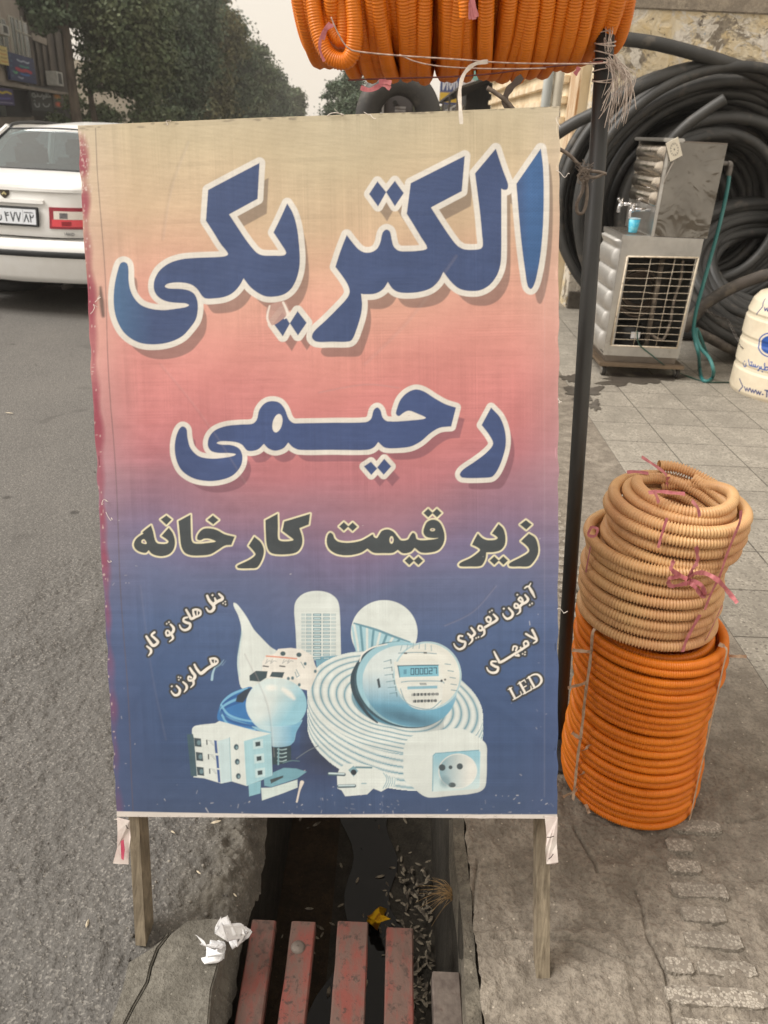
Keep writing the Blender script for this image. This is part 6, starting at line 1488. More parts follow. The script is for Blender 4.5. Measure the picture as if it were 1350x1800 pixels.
# plate leaning on the top edge
def dial(pr):
    pr.C[:] = srgb(222, 214, 196); pr.ell(50, 50, 34, 34, srgb(120, 110, 98), inner=.94, soft=2); pr.ell(50, 50, 5, 5, srgb(40, 36, 32), soft=1)
    for k in range(12):
        a_ = k * math.pi / 6; pr.stroke([(50 + 25 * math.cos(a_), 50 + 25 * math.sin(a_), 2), (50 + 31 * math.cos(a_), 50 + 31 * math.sin(a_), 2)], srgb(70, 62, 56), smooth=False)
p_ = gy(1171, 252, 5.325); u_ = gy(1192, 241, 5.325) - p_; v_ = gy(1179, 284, 5.325) - p_
sp = empty('dial_plate', 'square white dial plate hooked on the top edge of the water cooler', 'switch', tuple(p_))
lu, lv = np.linalg.norm(u_), np.linalg.norm(v_)
panel('plate', p_, u_ / lu, v_ / lv, lu, lv, 40, 56, lambda pr: (setattr(pr, 'X', pr.X / (lu * 10)), setattr(pr, 'Y', pr.Y / (lv * 10)), dial(pr)), print_mat('dial plate print', .4), sp, .012)
mb = MB(); mb.tube(smooth_path([gy(x, y, 5.33) for x, y in [(1184, 284), (1178, 296), (1170, 312), (1166, 324)]], 5), .0025, 6); mb.build('thin_wire', simple('thin grey wire', srgb(160, 150, 140), None, 20, .6), sp, smooth=True)
# paper cup
cp = gy(1111, 413, 5.50); cz = lz1 + .0065
cr_ = empty('paper_cup', 'sky blue paper cup standing on the tray of the water cooler', 'cup', (cp[0], 5.50, cz))
CUP = simple('sky blue paper', srgb(64, 172, 204), srgb(120, 200, 216), 26, .5, rng=(.5, .62))
mb = MB(); mb.lathe([(.026, 0), (.028, .002), (.038, .088), (.036, .088), (.0265, .006)], (cp[0], 5.50, cz), 24, caps=False); mb.lathe([(.0005, .006), (.0267, .006)], (cp[0], 5.50, cz), 24, caps=False); mb.build('cup_body', CUP, cr_, smooth=True)
t = np.linspace(0, 2 * np.pi, 25)[:-1]; mb = MB(); mb.tube(np.stack([cp[0] + .0385 * np.cos(t), 5.50 + .0385 * np.sin(t), 0 * t + cz + .088], 1), .0022, 6, closed=True); mb.build('cup_rim', simple('white rim', srgb(230, 232, 230), None, 20, .5), cr_, smooth=True)
# hose
HOSE = simple('teal garden hose', srgb(44, 112, 112), srgb(84, 140, 138), 3, .4, rng=(.45, .7))
mb = MB()
P = [gy(x, y, Y) for x, y, Y in ((1282, 300, 5.45), (1279, 330, 5.45), (1266, 390, 5.44), (1250, 450, 5.43), (1236, 500, 5.42), (1224, 545, 5.42), (1219, 580, 5.42), (1222, 600, 5.40), (1228, 622, 5.38))]
P += [gz(1230, 648, .012), gz(1234, 666, .012), gz(1243, 670, .012), gz(1252, 664, .012)] + [gy(x, y, Y) for x, y, Y in ((1254, 650, 5.30), (1247, 630, 5.34), (1232, 612, 5.38), (1224, 592, 5.42), (1226, 580, 5.46))] + [(2.35, 5.7, .10), (2.45, 5.85, .02)]
mb.tube(smooth_path(P, 8), .0125, 10)
tag(mb.build('garden_hose', HOSE, smooth=True), 'teal garden hose hanging from the cooler fitting and looping on the pavement', 'hose')
mb = MB(); P = [gy(1120, 582, 5.335), gy(1122, 602, 5.33), gy(1130, 612, 5.32), gy(1148, 626, 5.31)] + [gy(1165, 640, 5.30)] + [gz(x, y, .006) for x, y in ((1185, 652), (1210, 662), (1240, 671), (1270, 672), (1300, 672))]
mb.tube(smooth_path(P, 6), .0045, 7); tag(mb.build('power_cord', simple('green black cord', srgb(40, 86, 72), srgb(30, 40, 36), 6, .5), smooth=True), 'thin dark green cord trailing from the cooler across the pavement', 'cord')
# damp stains on the tiles
mb = MB()
for (x, y, rx, ry, sd_) in ((1100, 668, 44, 9, 1), (1150, 664, 40, 8, 2), (1025, 690, 30, 12, 3), (1002, 664, 14, 6, 4), (1045, 712, 10, 8, 5)):
    rg2 = random.Random(sd_); pts = []
    for k in range(40):
        a_ = k * 2 * math.pi / 40; f = 1 + .3 * math.sin(3 * a_ + sd_) + .22 * math.sin(7 * a_ + sd_ * 2) + rg2.uniform(-.12, .12)
        pts.append(tuple(gz(x + rx * f * math.cos(a_), y + ry * f * math.sin(a_), .0035 + .0003 * sd_)))
    c_ = gz(x, y, .0035 + .0003 * sd_); b = len(mb.V); mb.add(pts + [tuple(c_)], [(k, (k + 1) % 40, 40) for k in range(40)])
mb.build('damp_patches', simple('damp grime', srgb(74, 68, 62), srgb(92, 86, 78), 12, .35, spec=.5), kind='structure')

# ------------------------------------------------------------------ white water tank with printing
TC = np.array([2.73, 5.16]); TR = .375
prof = [(0, .368), (.02, .375), (.15, .375), (.165, .368), (.185, .368), (.20, .375), (.33, .375), (.345, .368), (.365, .368), (.38, .375), (.49, .374), (.50, .366), (.515, .364), (.53, .370), (.60, .352), (.64, .322), (.662, .272), (.68, .262), (.70, .255), (.76, .225), (.80, .17), (.81, .16)]
zs = np.linspace(0, .81, 260); rs = np.interp(zs, [p[0] for p in prof], [p[1] for p in prof])
nth = 620; th = np.linspace(0, 2 * np.pi, nth, endpoint=True)
TH, ZZ = np.meshgrid(th, zs); RR = np.broadcast_to(rs[:, None], TH.shape)
V = np.stack([TC[0] + RR * np.cos(TH), TC[1] + RR * np.sin(TH), ZZ], -1).reshape(-1, 3)
pr = Print(TH * TR * 1000, ZZ * 1000, srgb(226, 214, 190))
def oncyl(x, y):
    d = ray(1200 + x / 7.5, 480 + y / 7.5); o = CC[:2] - TC
    A = d[:2] @ d[:2]; B = o @ d[:2]; C_ = o @ o - TR * TR; disc = B * B - A * C_
    t = (-B - math.sqrt(max(disc, 0))) / A; P = CC + d * t
    return (math.atan2(P[1] - TC[1], P[0] - TC[0]) % (2 * math.pi)) * TR * 1000, P[2] * 1000
NAVY = srgb(44, 62, 122)
def ts(P, r, c=NAVY, sm=False): pr.stroke([oncyl(x, y) + (r,) for x, y in P], c, soft=1.2, smooth=sm)
for P in ([(1012, 340), (1024, 440), (962, 545)], [(750, 1395), (793, 1495), (738, 1560)]): ts(P, 4.2)
ts([(1050, 455), (1066, 498), (1084, 462), (1100, 505), (1120, 462)], 4.5)
for k in range(3):
    x = 815 + k * 75; y = 1500 + k * 22; ts([(x, y), (x + 18, y + 52), (x + 34, y + 14), (x + 50, y + 60), (x + 68, y + 20)], 4.0)
ts([(1054, 1600), (1057, 1602)], 5.5); ts([(1085, 1545), (1150, 1560)], 4.5); ts([(1112, 1552), (1108, 1632)], 4.5)
BL = srgb(44, 84, 160)
for P in ([(797, 1182), (792, 1215), (808, 1234), (830, 1218), (836, 1190)], [(868, 1142), (874, 1180), (880, 1212)], [(880, 1212), (904, 1222), (908, 1196)], [(904, 1222), (930, 1228), (932, 1204)], [(930, 1228), (956, 1236), (957, 1208)], [(956, 1236), (985, 1240), (996, 1222)], [(1016, 1236), (1012, 1262), (984, 1288)], [(1012, 1246), (1034, 1262), (1036, 1234)], [(1034, 1262), (1075, 1276), (1120, 1276), (1130, 1250), (1100, 1240), (1078, 1272)], [(1080, 1190), (1082, 1272)]): ts(P, 4.0, BL, True)
for q in ((816, 1164), (900, 1172), (916, 1176), (1042, 1302)): a_ = oncyl(*q); pr.ell(a_[0], a_[1], 5, 5, BL)
a_ = oncyl(1160, 950); pr.ell(a_[0], a_[1], 96, 78, BL, inner=.90, soft=1.5); pr.ell(a_[0], a_[1], 74, 58, BL, soft=1.5); pr.ell(a_[0] + 18, a_[1], 24, 22, srgb(226, 214, 190), soft=2)
grime = np.clip(fbm(TH.ravel() * 2, ZZ.ravel() * 6, 1.6, 71, 5) * 1.6 - .1, 0, 1)[:, None] * np.array([.10, .13, .16]); pr.C = (pr.C * (1 - grime)).astype(np.float32)
low = np.exp(-ZZ.ravel() / .035)[:, None]; pr.C = (pr.C * (1 - .35 * low) + np.array(srgb(120, 104, 84)) * .35 * low).astype(np.float32)
me = mesh_np('tank_body', V, grid_faces(nth, 260)); paint_attr(me, pr.C)
wt = empty('water_tank', 'white plastic water tank printed in blue, with Persian lettering, at the right edge', 'water tank', (TC[0], TC[1], 0))
link('tank_body', me, print_mat('tank plastic', .45, None, .4, .10), wt)
mb = MB(); mb.lathe([(.165, .805), (.168, .84), (.16, .86), (.01, .865)], (TC[0], TC[1], 0), 32); mb.build('tank_lid', simple('tank lid', srgb(210, 200, 180), None, 10, .5), wt, smooth=False)
# chain from the pipe coil to the tank
mb = MB(); P = smooth_path([gy(x, y, Y) for x, y, Y in ((1240, 545, 5.88), (1252, 552, 5.8), (1266, 558, 5.7), (1278, 562, 5.6), (1285, 574, 5.5), (1292, 588, 5.4), (1300, 602, 5.28), (1306, 612, 5.15))], 8); P = resample(P, .026)
for k in range(len(P) - 1):
    c_ = (P[k] + P[k + 1]) / 2; d = P[k + 1] - P[k]; d /= np.linalg.norm(d); s_ = np.cross(d, (0, 0, 1) if k % 2 else (.3, 1, .2)); s_ /= np.linalg.norm(s_)
    t = np.linspace(0, 2 * np.pi, 11)[:-1]; mb.tube(c_ + d * (.017 * np.cos(t))[:, None] + s_ * (.009 * np.sin(t))[:, None], .0028, 5, closed=True)
tag(mb.build('chain', simple('dull chain steel', srgb(140, 136, 132), srgb(90, 84, 80), 30, .4, .7), smooth=True), 'thin steel chain running from the black pipes to the white water tank', 'chain')

# ------------------------------------------------------------------ grey post and inner tube behind the sign
p = gy(701, 178, 4.55)
ps = empty('grey_post', 'flat grey metal post with a pale notice, seen through the black inner tube', 'post', (p[0], 4.55, 0))
GP = simple('grey painted metal', srgb(116, 110, 108), srgb(92, 88, 86), 6, .6, dirt=(srgb(80, 70, 62), 9, .6, .6))
wd = .075
mb = MB(); mb.span((p[0] - wd, 4.54, 0), (p[0] + wd, 4.60, 2.05), bev=.006); mb.build('post_body', GP, ps)
mb = MB(); mb.span((p[0] - wd - .012, 4.53, .01), (p[0] - wd - .001, 4.61, 2.06)); mb.build('edge_strip', simple('pale edge strip', srgb(190, 186, 180), None, 6, .5), ps)
def notice(pr):
    pr.C[:] = srgb(120, 114, 112)
    for (x, y, w) in ((6, 8, 34), (46, 8, 30), (6, 26, 40), (52, 26, 22), (14, 44, 30), (50, 42, 22)): pr.stroke([(x, y, 5), (x + w, y, 5)], srgb(186, 182, 178), soft=3, smooth=False)
q0 = gy(694, 186, 4.535); panel('notice', q0, (1, 0, 0), (0, 0, -1), .06, .05, 30, 24, lambda pr: (setattr(pr, 'X', pr.X * 1.4), setattr(pr, 'Y', pr.Y * 1.2), notice(pr)), print_mat('worn notice', .6), ps)
mb = MB(); mb.span((p[0] - .19, 4.62, 0), (p[0] - .10, 4.70, gy(680, 184, 4.62)[2] + .05), bev=.004)
tag(mb.build('red_post', simple('dull red paint', srgb(120, 62, 58), srgb(96, 52, 48), 8, .6)), 'short dull red post just left of the flat grey post', 'post')
c_ = gy(700, 204, 4.42); outer = .232; tr3 = .078
t = np.linspace(0, 2 * np.pi, 65)[:-1]; mb = MB()
mb.tube(np.stack([c_[0] + (outer - tr3) * np.cos(t) * 1.02, c_[1] + 0 * t - .03 * np.sin(t), c_[2] - .02 + (outer - tr3) * np.sin(t) * 1.12], 1), tr3 * .80 , 20, closed=True, ref=(0, 1, 0))
it = empty('inner_tube', 'inflated dark rubber inner tube hung in front of the grey post behind the sign', 'inner tube', tuple(c_))
mb.build('tube_body', simple('dusty grey rubber', srgb(70, 69, 67), srgb(54, 53, 52), 4, .55, dirt=(srgb(104, 98, 90), 8, .55, .5)), it, smooth=True)
mb = MB(); mb.tube([(c_[0] - .02, c_[1] + .02, c_[2] + .06), (c_[0] - .02, 4.56, c_[2] + .06)], .012, 8); mb.build('hook', STEEL, it)
# ------------------------------------------------------------------ white saloon car
def build_car():
    hd = R_(8.0); org = np.array([-3.145, 6.36, 0.0])
    rx = np.array([math.cos(hd), -math.sin(hd), 0]); fy = np.array([math.sin(hd), math.cos(hd), 0])
    Wd = lambda x, y, z: org + rx * x + fy * y + np.array([0, 0, z])
    root = empty('parked_car', 'white saloon car seen from behind, parked on the road left of the sign', 'car', tuple(org))
    n = NT('white car paint'); co = n.coord('Object'); d = n.noise(co, 3, 6, .65)
    n.b.inputs['Coat Weight'].default_value = .5; n.b.inputs['Coat Roughness'].default_value = .08
    PAINT = n.out(n.mix(n.ramp(d, [(.4, 0.0), (.75, .35)]), srgb(232, 232, 230), srgb(196, 190, 180)), .3, 0, None, .5)
    BLK = simple('black trim', srgb(44, 46, 48), srgb(36, 38, 40), 8, .5)
    GAP = simple('shut line', (.012, .012, .012), None, 9, .8)
    n = NT('tinted glass'); n.b.inputs['Transmission Weight'].default_value = .0
    n2 = n.n('ShaderNodeBsdfTransparent'); n2.inputs[0].default_value = (.32, .42, .44, 1)
    gl = n.n('ShaderNodeBsdfGlossy'); gl.inputs['Roughness'].default_value = .02; gl.inputs['Color'].default_value = (.85, .9, .92, 1)
    lw = n.n('ShaderNodeLayerWeight'); lw.inputs[0].default_value = .28
    mx = n.n('ShaderNodeMixShader'); fr = n.math('ADD', n.math('MULTIPLY', lw.outputs[1], .62), .05); n.l(fr, mx.inputs[0]); n.l(n2.outputs[0], mx.inputs[1]); n.l(gl.outputs[0], mx.inputs[2])
    n.l(mx.outputs[0], n.t.nodes['Material Output'].inputs[0]); GLASS = n.m
    Lc = 4.5
    # plan outlines
    def outline(yr, yf, w, k=64, cr=.30, cf=.55):
        pts = []
        for i in range(k):
            t = i / k * 2 * math.pi
            c, s_ = math.cos(t), math.sin(t); e = 2 / 5.0
            x = w * math.copysign(abs(c) ** e, c); yy = math.copysign(abs(s_) ** e, s_)
            y = (yr + yf) / 2 + (yf - yr) / 2 * yy
            if yy < 0: y += .0
            pts.append((x, y))
        return pts
    deck = lambda y: np.interp(y, [0, .16, .22, .45, .70, 1.0, 3.0, 3.3, 4.0, 4.42, 4.5], [.968, .972, .985, 1.035, 1.075, 1.03, 1.0, .985, .90, .80, .78])
    lev = [(.24, .22, 4.36, .78), (.40, .14, 4.42, .845), (.60, .13, 4.44, .855), (.63, .115, 4.44, .855), (.80, .15, 4.43, .855), (.90, .168, 4.42, .84)]
    mb = MB(); K = 64; rows = []
    for z, yr, yf, w in lev: rows.append([(x, y, min(z, deck(y) - .07)) for x, y in outline(yr, yf, w)])
    rows.append([(x, y, deck(y) - .022) for x, y in outline(.178, 4.40, .822)])
    rows.append([(x * .985, y, deck(y) - .004) for x, y in outline(.19, 4.38, .812)])
    top = rows[-1]
    for f in (.94, .8, .55, .25): rows.append([(x * f, y * f + (1 - f) * (.19 + (y - .19)) if False else y + (0 if abs(x) > .01 else 0), deck(y) + .018 * (1 - f * f)) for x, y, z in top])
    # clip: inside rows keep y, so end caps are straight strips
    vs = [tuple(Wd(*p)) for r in rows for p in r]
    fs = [(i * K + j, i * K + (j + 1) % K, (i + 1) * K + (j + 1) % K, (i + 1) * K + j) for i in range(len(rows) - 1) for j in range(K)]
    for j in range(1, K // 2):                                 # close the middle: join mirrored points across the centre line
        a_ = len(rows) - 1; l = (K // 2 - j) % K; 
    base = (len(rows) - 1) * K
    for j in range(0, K // 4): 
        q = [base + j, base + j + 1, base + K // 2 - j - 1, base + K // 2 - j]
        fs.append(q)
    for j in range(0, K // 4):
        q = [base + (K - j) % K, base + K - j - 1, base + K // 2 + j + 1, base + K // 2 + j]
        fs.append(q)
    mb.add(vs, fs); body = mb.build('body', PAINT, root, smooth=True)
    m_ = body.modifiers.new('edges', 'EDGE_SPLIT'); m_.split_angle = R_(50)
    # bumper
    rows = []
    for z, yr, w in ((.27, .10, .82), (.285, .025, .85), (.33, .004, .868), (.46, .0, .87), (.475, -.004, .872), (.535, -.004, .872), (.55, .002, .868), (.59, .02, .86), (.605, .075, .85)):
        pts = []
        for i in range(41):
            s_ = -1 + 2 * i / 40; x = w * math.sin(s_ * math.pi / 2) if False else w * (s_ * (1.12 - .12 * s_ * s_) if abs(s_) < 1 else s_)
            a_ = min(1, abs(s_)); y = yr + .10 * a_ ** 2 + .42 * max(0, (a_ - .86) / .14) ** 2.0
            pts.append(tuple(Wd(max(-w, min(w, x)), y, z)))
        rows.append(pts)
    vs = [p for r in rows for p in r]; fs = [(i * 41 + j, i * 41 + j + 1, (i + 1) * 41 + j + 1, (i + 1) * 41 + j) for i in range(8) for j in range(40)]
    mb = MB(); mb.add(vs, fs); bp = mb.build('bumper', PAINT, root, smooth=True)
    mb = MB(); rr2 = []
    for z, o in ((.482, -.006), (.488, -.012), (.524, -.012), (.530, -.006)):
        for i in range(41):
            s_ = -1 + 2 * i / 40; a_ = abs(s_); w = .873; x = w * (s_ * (1.12 - .12 * s_ * s_)); rr2.append(tuple(Wd(max(-w, min(w, x)), o + .10 * a_ ** 2 + .42 * max(0, (a_ - .86) / .14) ** 2.0, z)))
    mb.add(rr2, [(i * 41 + j, i * 41 + j + 1, (i + 1) * 41 + j + 1, (i + 1) * 41 + j) for i in range(3) for j in range(40)]); mb.build('rub_strip', BLK, bp, smooth=True)
    rear = lambda x, z: np.interp(z, [.60, .63, .80, .90, .97], [.118, .112, .145, .162, .18]) + .30 * max(0, (abs(x) / .855)) ** 7 * .45 - .010
    # (superellipse bows inwards at the corners by about this much)
    def rbow(x, z):
        w = .855; t = min(.999, abs(x) / w); yr = np.interp(z, [.60, .63, .80, .90, .97], [.13, .115, .15, .168, .18])
        return (yr + 4.43) / 2 - (4.43 - yr) / 2 * (1 - t ** 5) ** (1 / 5.0)
    def rpatch(name, x0, x1, z0, z1, off, m, parent, nx=14, nz=6, sk=0.0):
        mbp = MB(); vs = []
        for i in range(nz + 1):
            for j in range(nx + 1):
                z = z0 + (z1 - z0) * i / nz; x = x0 + (x1 - x0) * j / nx + sk * (z - z0); vs.append(tuple(Wd(x, rbow(x, z) - off, z)))
        nn = len(vs)
        for i in range(nz + 1):
            for j in range(nx + 1):
                z = z0 + (z1 - z0) * i / nz; x = x0 + (x1 - x0) * j / nx + sk * (z - z0); vs.append(tuple(Wd(x, rbow(x, z) + .006, z)))
        k = nx + 1; fs = [(i * k + j, i * k + j + 1, (i + 1) * k + j + 1, (i + 1) * k + j) for i in range(nz) for j in range(nx)]
        ed = [j for j in range(nx)] ; 
        fs += [(j, j + 1, nn + j + 1, nn + j) for j in range(nx)] + [(nz * k + j, nz * k + j + 1, nn + nz * k + j + 1, nn + nz * k + j) for j in range(nx)]
        fs += [(i * k, (i + 1) * k, nn + (i + 1) * k, nn + i * k) for i in range(nz)] + [(i * k + nx, (i + 1) * k + nx, nn + (i + 1) * k + nx, nn + i * k + nx) for i in range(nz)]
        mbp.add(vs, fs); return mbp.build(name, m, parent, smooth=False)
    rpatch('shut_line', -.80, .80, .612, .620, .0035, GAP, root, 30, 1)
    rpatch('shut_line', .745, .751, .622, .66, .0035, GAP, root, 1, 2)
    rpatch('shut_line', -.751, -.745, .622, .66, .0035, GAP, root, 1, 2)
    rpatch('plate_garnish', -.33, .33, .865, .892, .022, PAINT, root, 20, 2)
    rpatch('trunk_lip', -.74, .74, .955, .975, .016, PAINT, root, 24, 2)
    # lights
    n = NT('red lamp lens'); co = n.coord('Object', (1, 1, 90)); w_ = n.n('ShaderNodeTexWave'); w_.bands_direction = 'Z'; w_.inputs[1].default_value = 1.0; n.l(co, w_.inputs[0])
    n.b.inputs['Coat Weight'].default_value = .8
    RED = n.out(n.mix(w_.outputs[1], srgb(190, 24, 44), srgb(226, 46, 62)), .2, 0, None, .6)
    DRED = simple('dark red lens', srgb(132, 26, 44), srgb(150, 40, 56), 20, .15)
    n = NT('clear lamp lens'); co = n.coord('Object', (1, 1, 110)); w_ = n.n('ShaderNodeTexWave'); w_.bands_direction = 'Z'; w_.inputs[1].default_value = 1.0; n.l(co, w_.inputs[0])
    CLR = n.out(n.mix(w_.outputs[1], srgb(238, 230, 220), srgb(196, 186, 176)), .2, 0, None, .6)
    for s_ in (1, -1):
        f = lambda a_, b_: (a_, b_) if s_ > 0 else (-b_, -a_)
        x0, x1 = f(.372, .80); l_ = rpatch('tail_light', x0, x1, .688, .846, .012, DRED, root, 18, 8, .05 * s_ * 0)
        x0, x1 = f(.395, .70); rpatch('red_lens', x0, x1, .704, .757, .017, RED, l_, 14, 4)
        x0, x1 = f(.41, .73); rpatch('clear_lens', x0, x1, .759, .818, .017, CLR, l_, 14, 4)
        x0, x1 = f(.455, .515); rpatch('lamp_bulb', x0, x1, .766, .806, .0185, simple('lamp shadow', srgb(120, 116, 118), srgb(60, 60, 64), 30, .3), l_, 4, 3)
        x0, x1 = f(.47, .54); rpatch('lamp_bulb', x0, x1, .712, .744, .0185, simple('dim red lens', srgb(150, 16, 34), None, 30, .3), l_, 4, 3)
    # number plate
    def plate(pr):
        pr.C[:] = srgb(216, 220, 226)
        ink = srgb(56, 60, 66)
        pr.poly([(0, 0, 1), (40, 0, 1), (40, 110, 1), (0, 110, 1)], srgb(30, 60, 130), smooth=False)
        st = lambda P, r=5.5: pr.stroke([(x, y, r) for x, y in P], ink, soft=1.0, smooth=False)
        st([(70, 25), (80, 60), (75, 90)]); st([(110, 30), (135, 30), (120, 90)])                      # first digits, hidden at the frame edge
        pr.stroke([(180, 55, 5.5), (176, 80, 6), (196, 94, 6.5), (220, 84, 6), (222, 56, 5)], ink, soft=1.0); pr.ell(199, 48, 5, 5, ink, soft=1)
        x = 252
        pr.stroke([(x + 32, 34, 5), (x + 14, 38, 5), (x + 12, 52, 5.5), (x + 34, 52, 5)], ink, soft=1.0); st([(x + 4, 30), (x + 10, 58), (x + 16, 94)]); 
        for k in (0, 1):
            xx = 305 + k * 48; st([(xx, 30), (xx + 18, 92), (xx + 36, 30)])
        pr.poly([(408, 2, 1), (411, 2, 1), (411, 108, 1), (408, 108, 1)], ink, smooth=False)
        st([(420, 92), (438, 40), (456, 92)]); 
        st([(470, 40), (476, 92)]); pr.stroke([(472, 44, 5), (478, 58, 5), (492, 58, 5), (500, 42, 5)], ink, soft=1.0)
        for k in range(9): pr.stroke([(424 + k * 8, 20 + (k % 3), 2.2), (428 + k * 8, 26, 2.2)], ink, soft=1.2, smooth=False)
        pr.stroke([(420, 27, 1.8), (500, 27, 1.8)], ink, soft=1.2, smooth=False)
    pw, ph = .52, .112
    ctr = Wd(.015, rbow(0, .77) - .022, .768)
    vv = np.array([fy[0] * .17, fy[1] * .17, -1.0]) * np.array([-1, -1, 1]); vv /= np.linalg.norm(vv)
    mb = MB(); hp = ctr; 
    mb.box((0, 0, 0), (pw + .036, .018, ph + .036), None, 0, .006)
    rm = Matrix((Vector(rx), Vector(np.cross(-vv, rx)), Vector(-vv))).transposed(); mb.V = [tuple(rm @ Vector(v) + Vector(ctr)) for v in mb.V]
    fr_ = mb.build('plate_frame', BLK, root)
    p0 = ctr - rx * pw / 2 - vv * ph / 2 - fy * .0115
    panel('number_plate', p0, rx, vv, pw, ph, 260, 60, plate, print_mat('plate print', .4, None, .4, .06), fr_)
    # emblem and badge
    e0 = Wd(0.0, rbow(0, .925) - .010, .928)
    mb = MB(); q = [(-.038, .026), (0, .034), (.038, .026), (.036, -.008), (.018, -.026), (0, -.036), (-.018, -.026), (-.036, -.008)]
    mb.prism([tuple(e0 + rx * a_ + np.array([0, 0, b_]) + fy * .12 * b_) for a_, b_ in q], tuple(fy * .014)); em = mb.build('emblem', simple('dark bronze emblem', srgb(78, 70, 60), srgb(50, 46, 42), 30, .35, .5), root)
    mb = MB(); q = [(-.022, -.004), (0, .014), (.022, -.004), (.012, -.012), (0, .0), (-.012, -.012)]
    mb.prism([tuple(e0 - fy * .004 + rx * a_ + np.array([0, 0, b_]) + fy * .12 * b_) for a_, b_ in q], tuple(fy * .005)); mb.build('emblem_mark', simple('pale gold', srgb(196, 186, 140), None, 30, .3, .5), em)
    fc = bpy.data.curves.new('badge', 'FONT'); fc.body = 'SAMAND'; fc.size = .034; fc.extrude = .002; fc.space_character = 1.12
    to = bpy.data.objects.new('tmp', fc); COL.objects.link(to); dg = bpy.context.evaluated_depsgraph_get(); me = bpy.data.meshes.new_from_object(to.evaluated_get(dg)); bpy.data.objects.remove(to)
    b0 = Wd(.415, rbow(.5, .66) - .006, .640); me.transform(Matrix.Translation(Vector(b0)) @ Matrix((Vector(rx), Vector(-vv), Vector(np.cross(rx, -vv)))).transposed().to_4x4())
    link('badge', me, simple('chrome badge', srgb(120, 120, 122), None, 30, .3, .6), root, smooth=False)
    # cabin: roof, pillars and glass
    zr = lambda y: np.interp(y, [1.16, 1.4, 2.0, 2.5, 2.62], [1.385, 1.425, 1.455, 1.42, 1.40])
    wr = lambda y: np.interp(y, [1.16, 1.6, 2.62], [.545, .58, .555])
    mb = MB(); vs = []; ny, nx = 20, 18
    for i in range(ny + 1):
        y = 1.13 + (2.64 - 1.13) * i / ny
        for j in range(nx + 1):
            u = -1 + 2 * j / nx; x = wr(y) * u; z = zr(y) - .055 * abs(u) ** 3.2 - .01 * u * u; yy = y + (.03 * u * u if i < ny / 2 else -.06 * u * u); vs.append(tuple(Wd(x, yy, z)))
    k = nx + 1; mb.add(vs, [(i * k + j, i * k + j + 1, (i + 1) * k + j + 1, (i + 1) * k + j) for i in range(ny) for j in range(nx)])
    rf = mb.build('roof', PAINT, root, smooth=True); sm = rf.modifiers.new('thick', 'SOLIDIFY'); sm.thickness = .02; sm.offset = -1
    for s_ in (1, -1):
        mb = MB(); mb.tube(smooth_path([Wd(s_ * .535, 1.22, 1.36), Wd(s_ * .54, 1.30, 1.415), Wd(s_ * .55, 1.8, 1.43), Wd(s_ * .54, 2.45, 1.40)], 6), .014, 6); mb.build('roof_trim', BLK, rf, smooth=True)
    def quad(name, pts, m, off=0):
        mb = MB(); n_ = 8; vs = []
        for i in range(n_ + 1):
            for j in range(n_ + 1):
                a_, b_ = i / n_, j / n_; p = np.array(pts[0]) * (1 - a_) * (1 - b_) + np.array(pts[1]) * (1 - a_) * b_ + np.array(pts[2]) * a_ * b_ + np.array(pts[3]) * a_ * (1 - b_)
                bow = 4 * b_ * (1 - b_); p = p + np.array([0, off * bow, .0]); vs.append(tuple(Wd(*p)))
        mb.add(vs, [(i * 9 + j, i * 9 + j + 1, i * 9 + j + 10, i * 9 + j + 9) for i in range(8) for j in range(8)]); return mb.build(name, m, root, smooth=True)
    quad('rear_window', [(-.66, .72, 1.078), (.66, .72, 1.078), (.515, 1.175, 1.372), (-.515, 1.175, 1.372)], GLASS, -.045)
    quad('windscreen', [(-.66, 3.28, .99), (.66, 3.28, .99), (.52, 2.60, 1.385), (-.52, 2.60, 1.385)], GLASS, .06)
    for s_ in (1, -1):
        quad('side_window', [(s_ * .735, 1.02, 1.04), (s_ * .735, 2.05, 1.01), (s_ * .575, 1.95, 1.41), (s_ * .565, 1.36, 1.39)], GLASS)
        quad('side_window', [(s_ * .735, 2.12, 1.01), (s_ * .735, 3.05, .99), (s_ * .565, 2.50, 1.38), (s_ * .575, 2.02, 1.41)], GLASS)
        mb = MB()
        for a_, b_, w in (((s_ * .70, .70, 1.06), (s_ * .545, 1.21, 1.375), .075), ((s_ * .73, 2.085, 1.0), (s_ * .572, 1.985, 1.415), .05), ((s_ * .70, 3.26, .98), (s_ * .545, 2.58, 1.385), .06)):
            mb.bar(Wd(*a_), Wd(*b_), w, .05, up=tuple(rx * s_), bev=.012)
        mb.prism([tuple(Wd(*q)) for q in ((s_ * .745, .80, 1.04), (s_ * .745, 1.05, 1.04), (s_ * .575, 1.36, 1.39), (s_ * .565, 1.20, 1.375))], tuple(rx * -s_ * .03))
        mb.bar(Wd(s_ * .565, 1.2, 1.385), Wd(s_ * .56, 2.58, 1.385), .05, .05, bev=.012); mb.build('pillar', PAINT, root)
    mb = MB(); mb.tube(smooth_path([Wd(-.665, .70, 1.083), Wd(0, .655, 1.088), Wd(.665, .70, 1.083)], 8), .010, 6); mb.tube(smooth_path([Wd(-.52, 1.185, 1.376), Wd(0, 1.14, 1.392), Wd(.52, 1.185, 1.376)], 8), .010, 6)
    for s_ in (1, -1): mb.tube([Wd(s_ * .665, .70, 1.083), Wd(s_ * .52, 1.185, 1.376)], .010, 6)
    mb.build('window_seal', BLK, root, smooth=True)
    SEAT = simple('dark seat cloth', srgb(70, 74, 76), srgb(48, 52, 54), 20, .9)
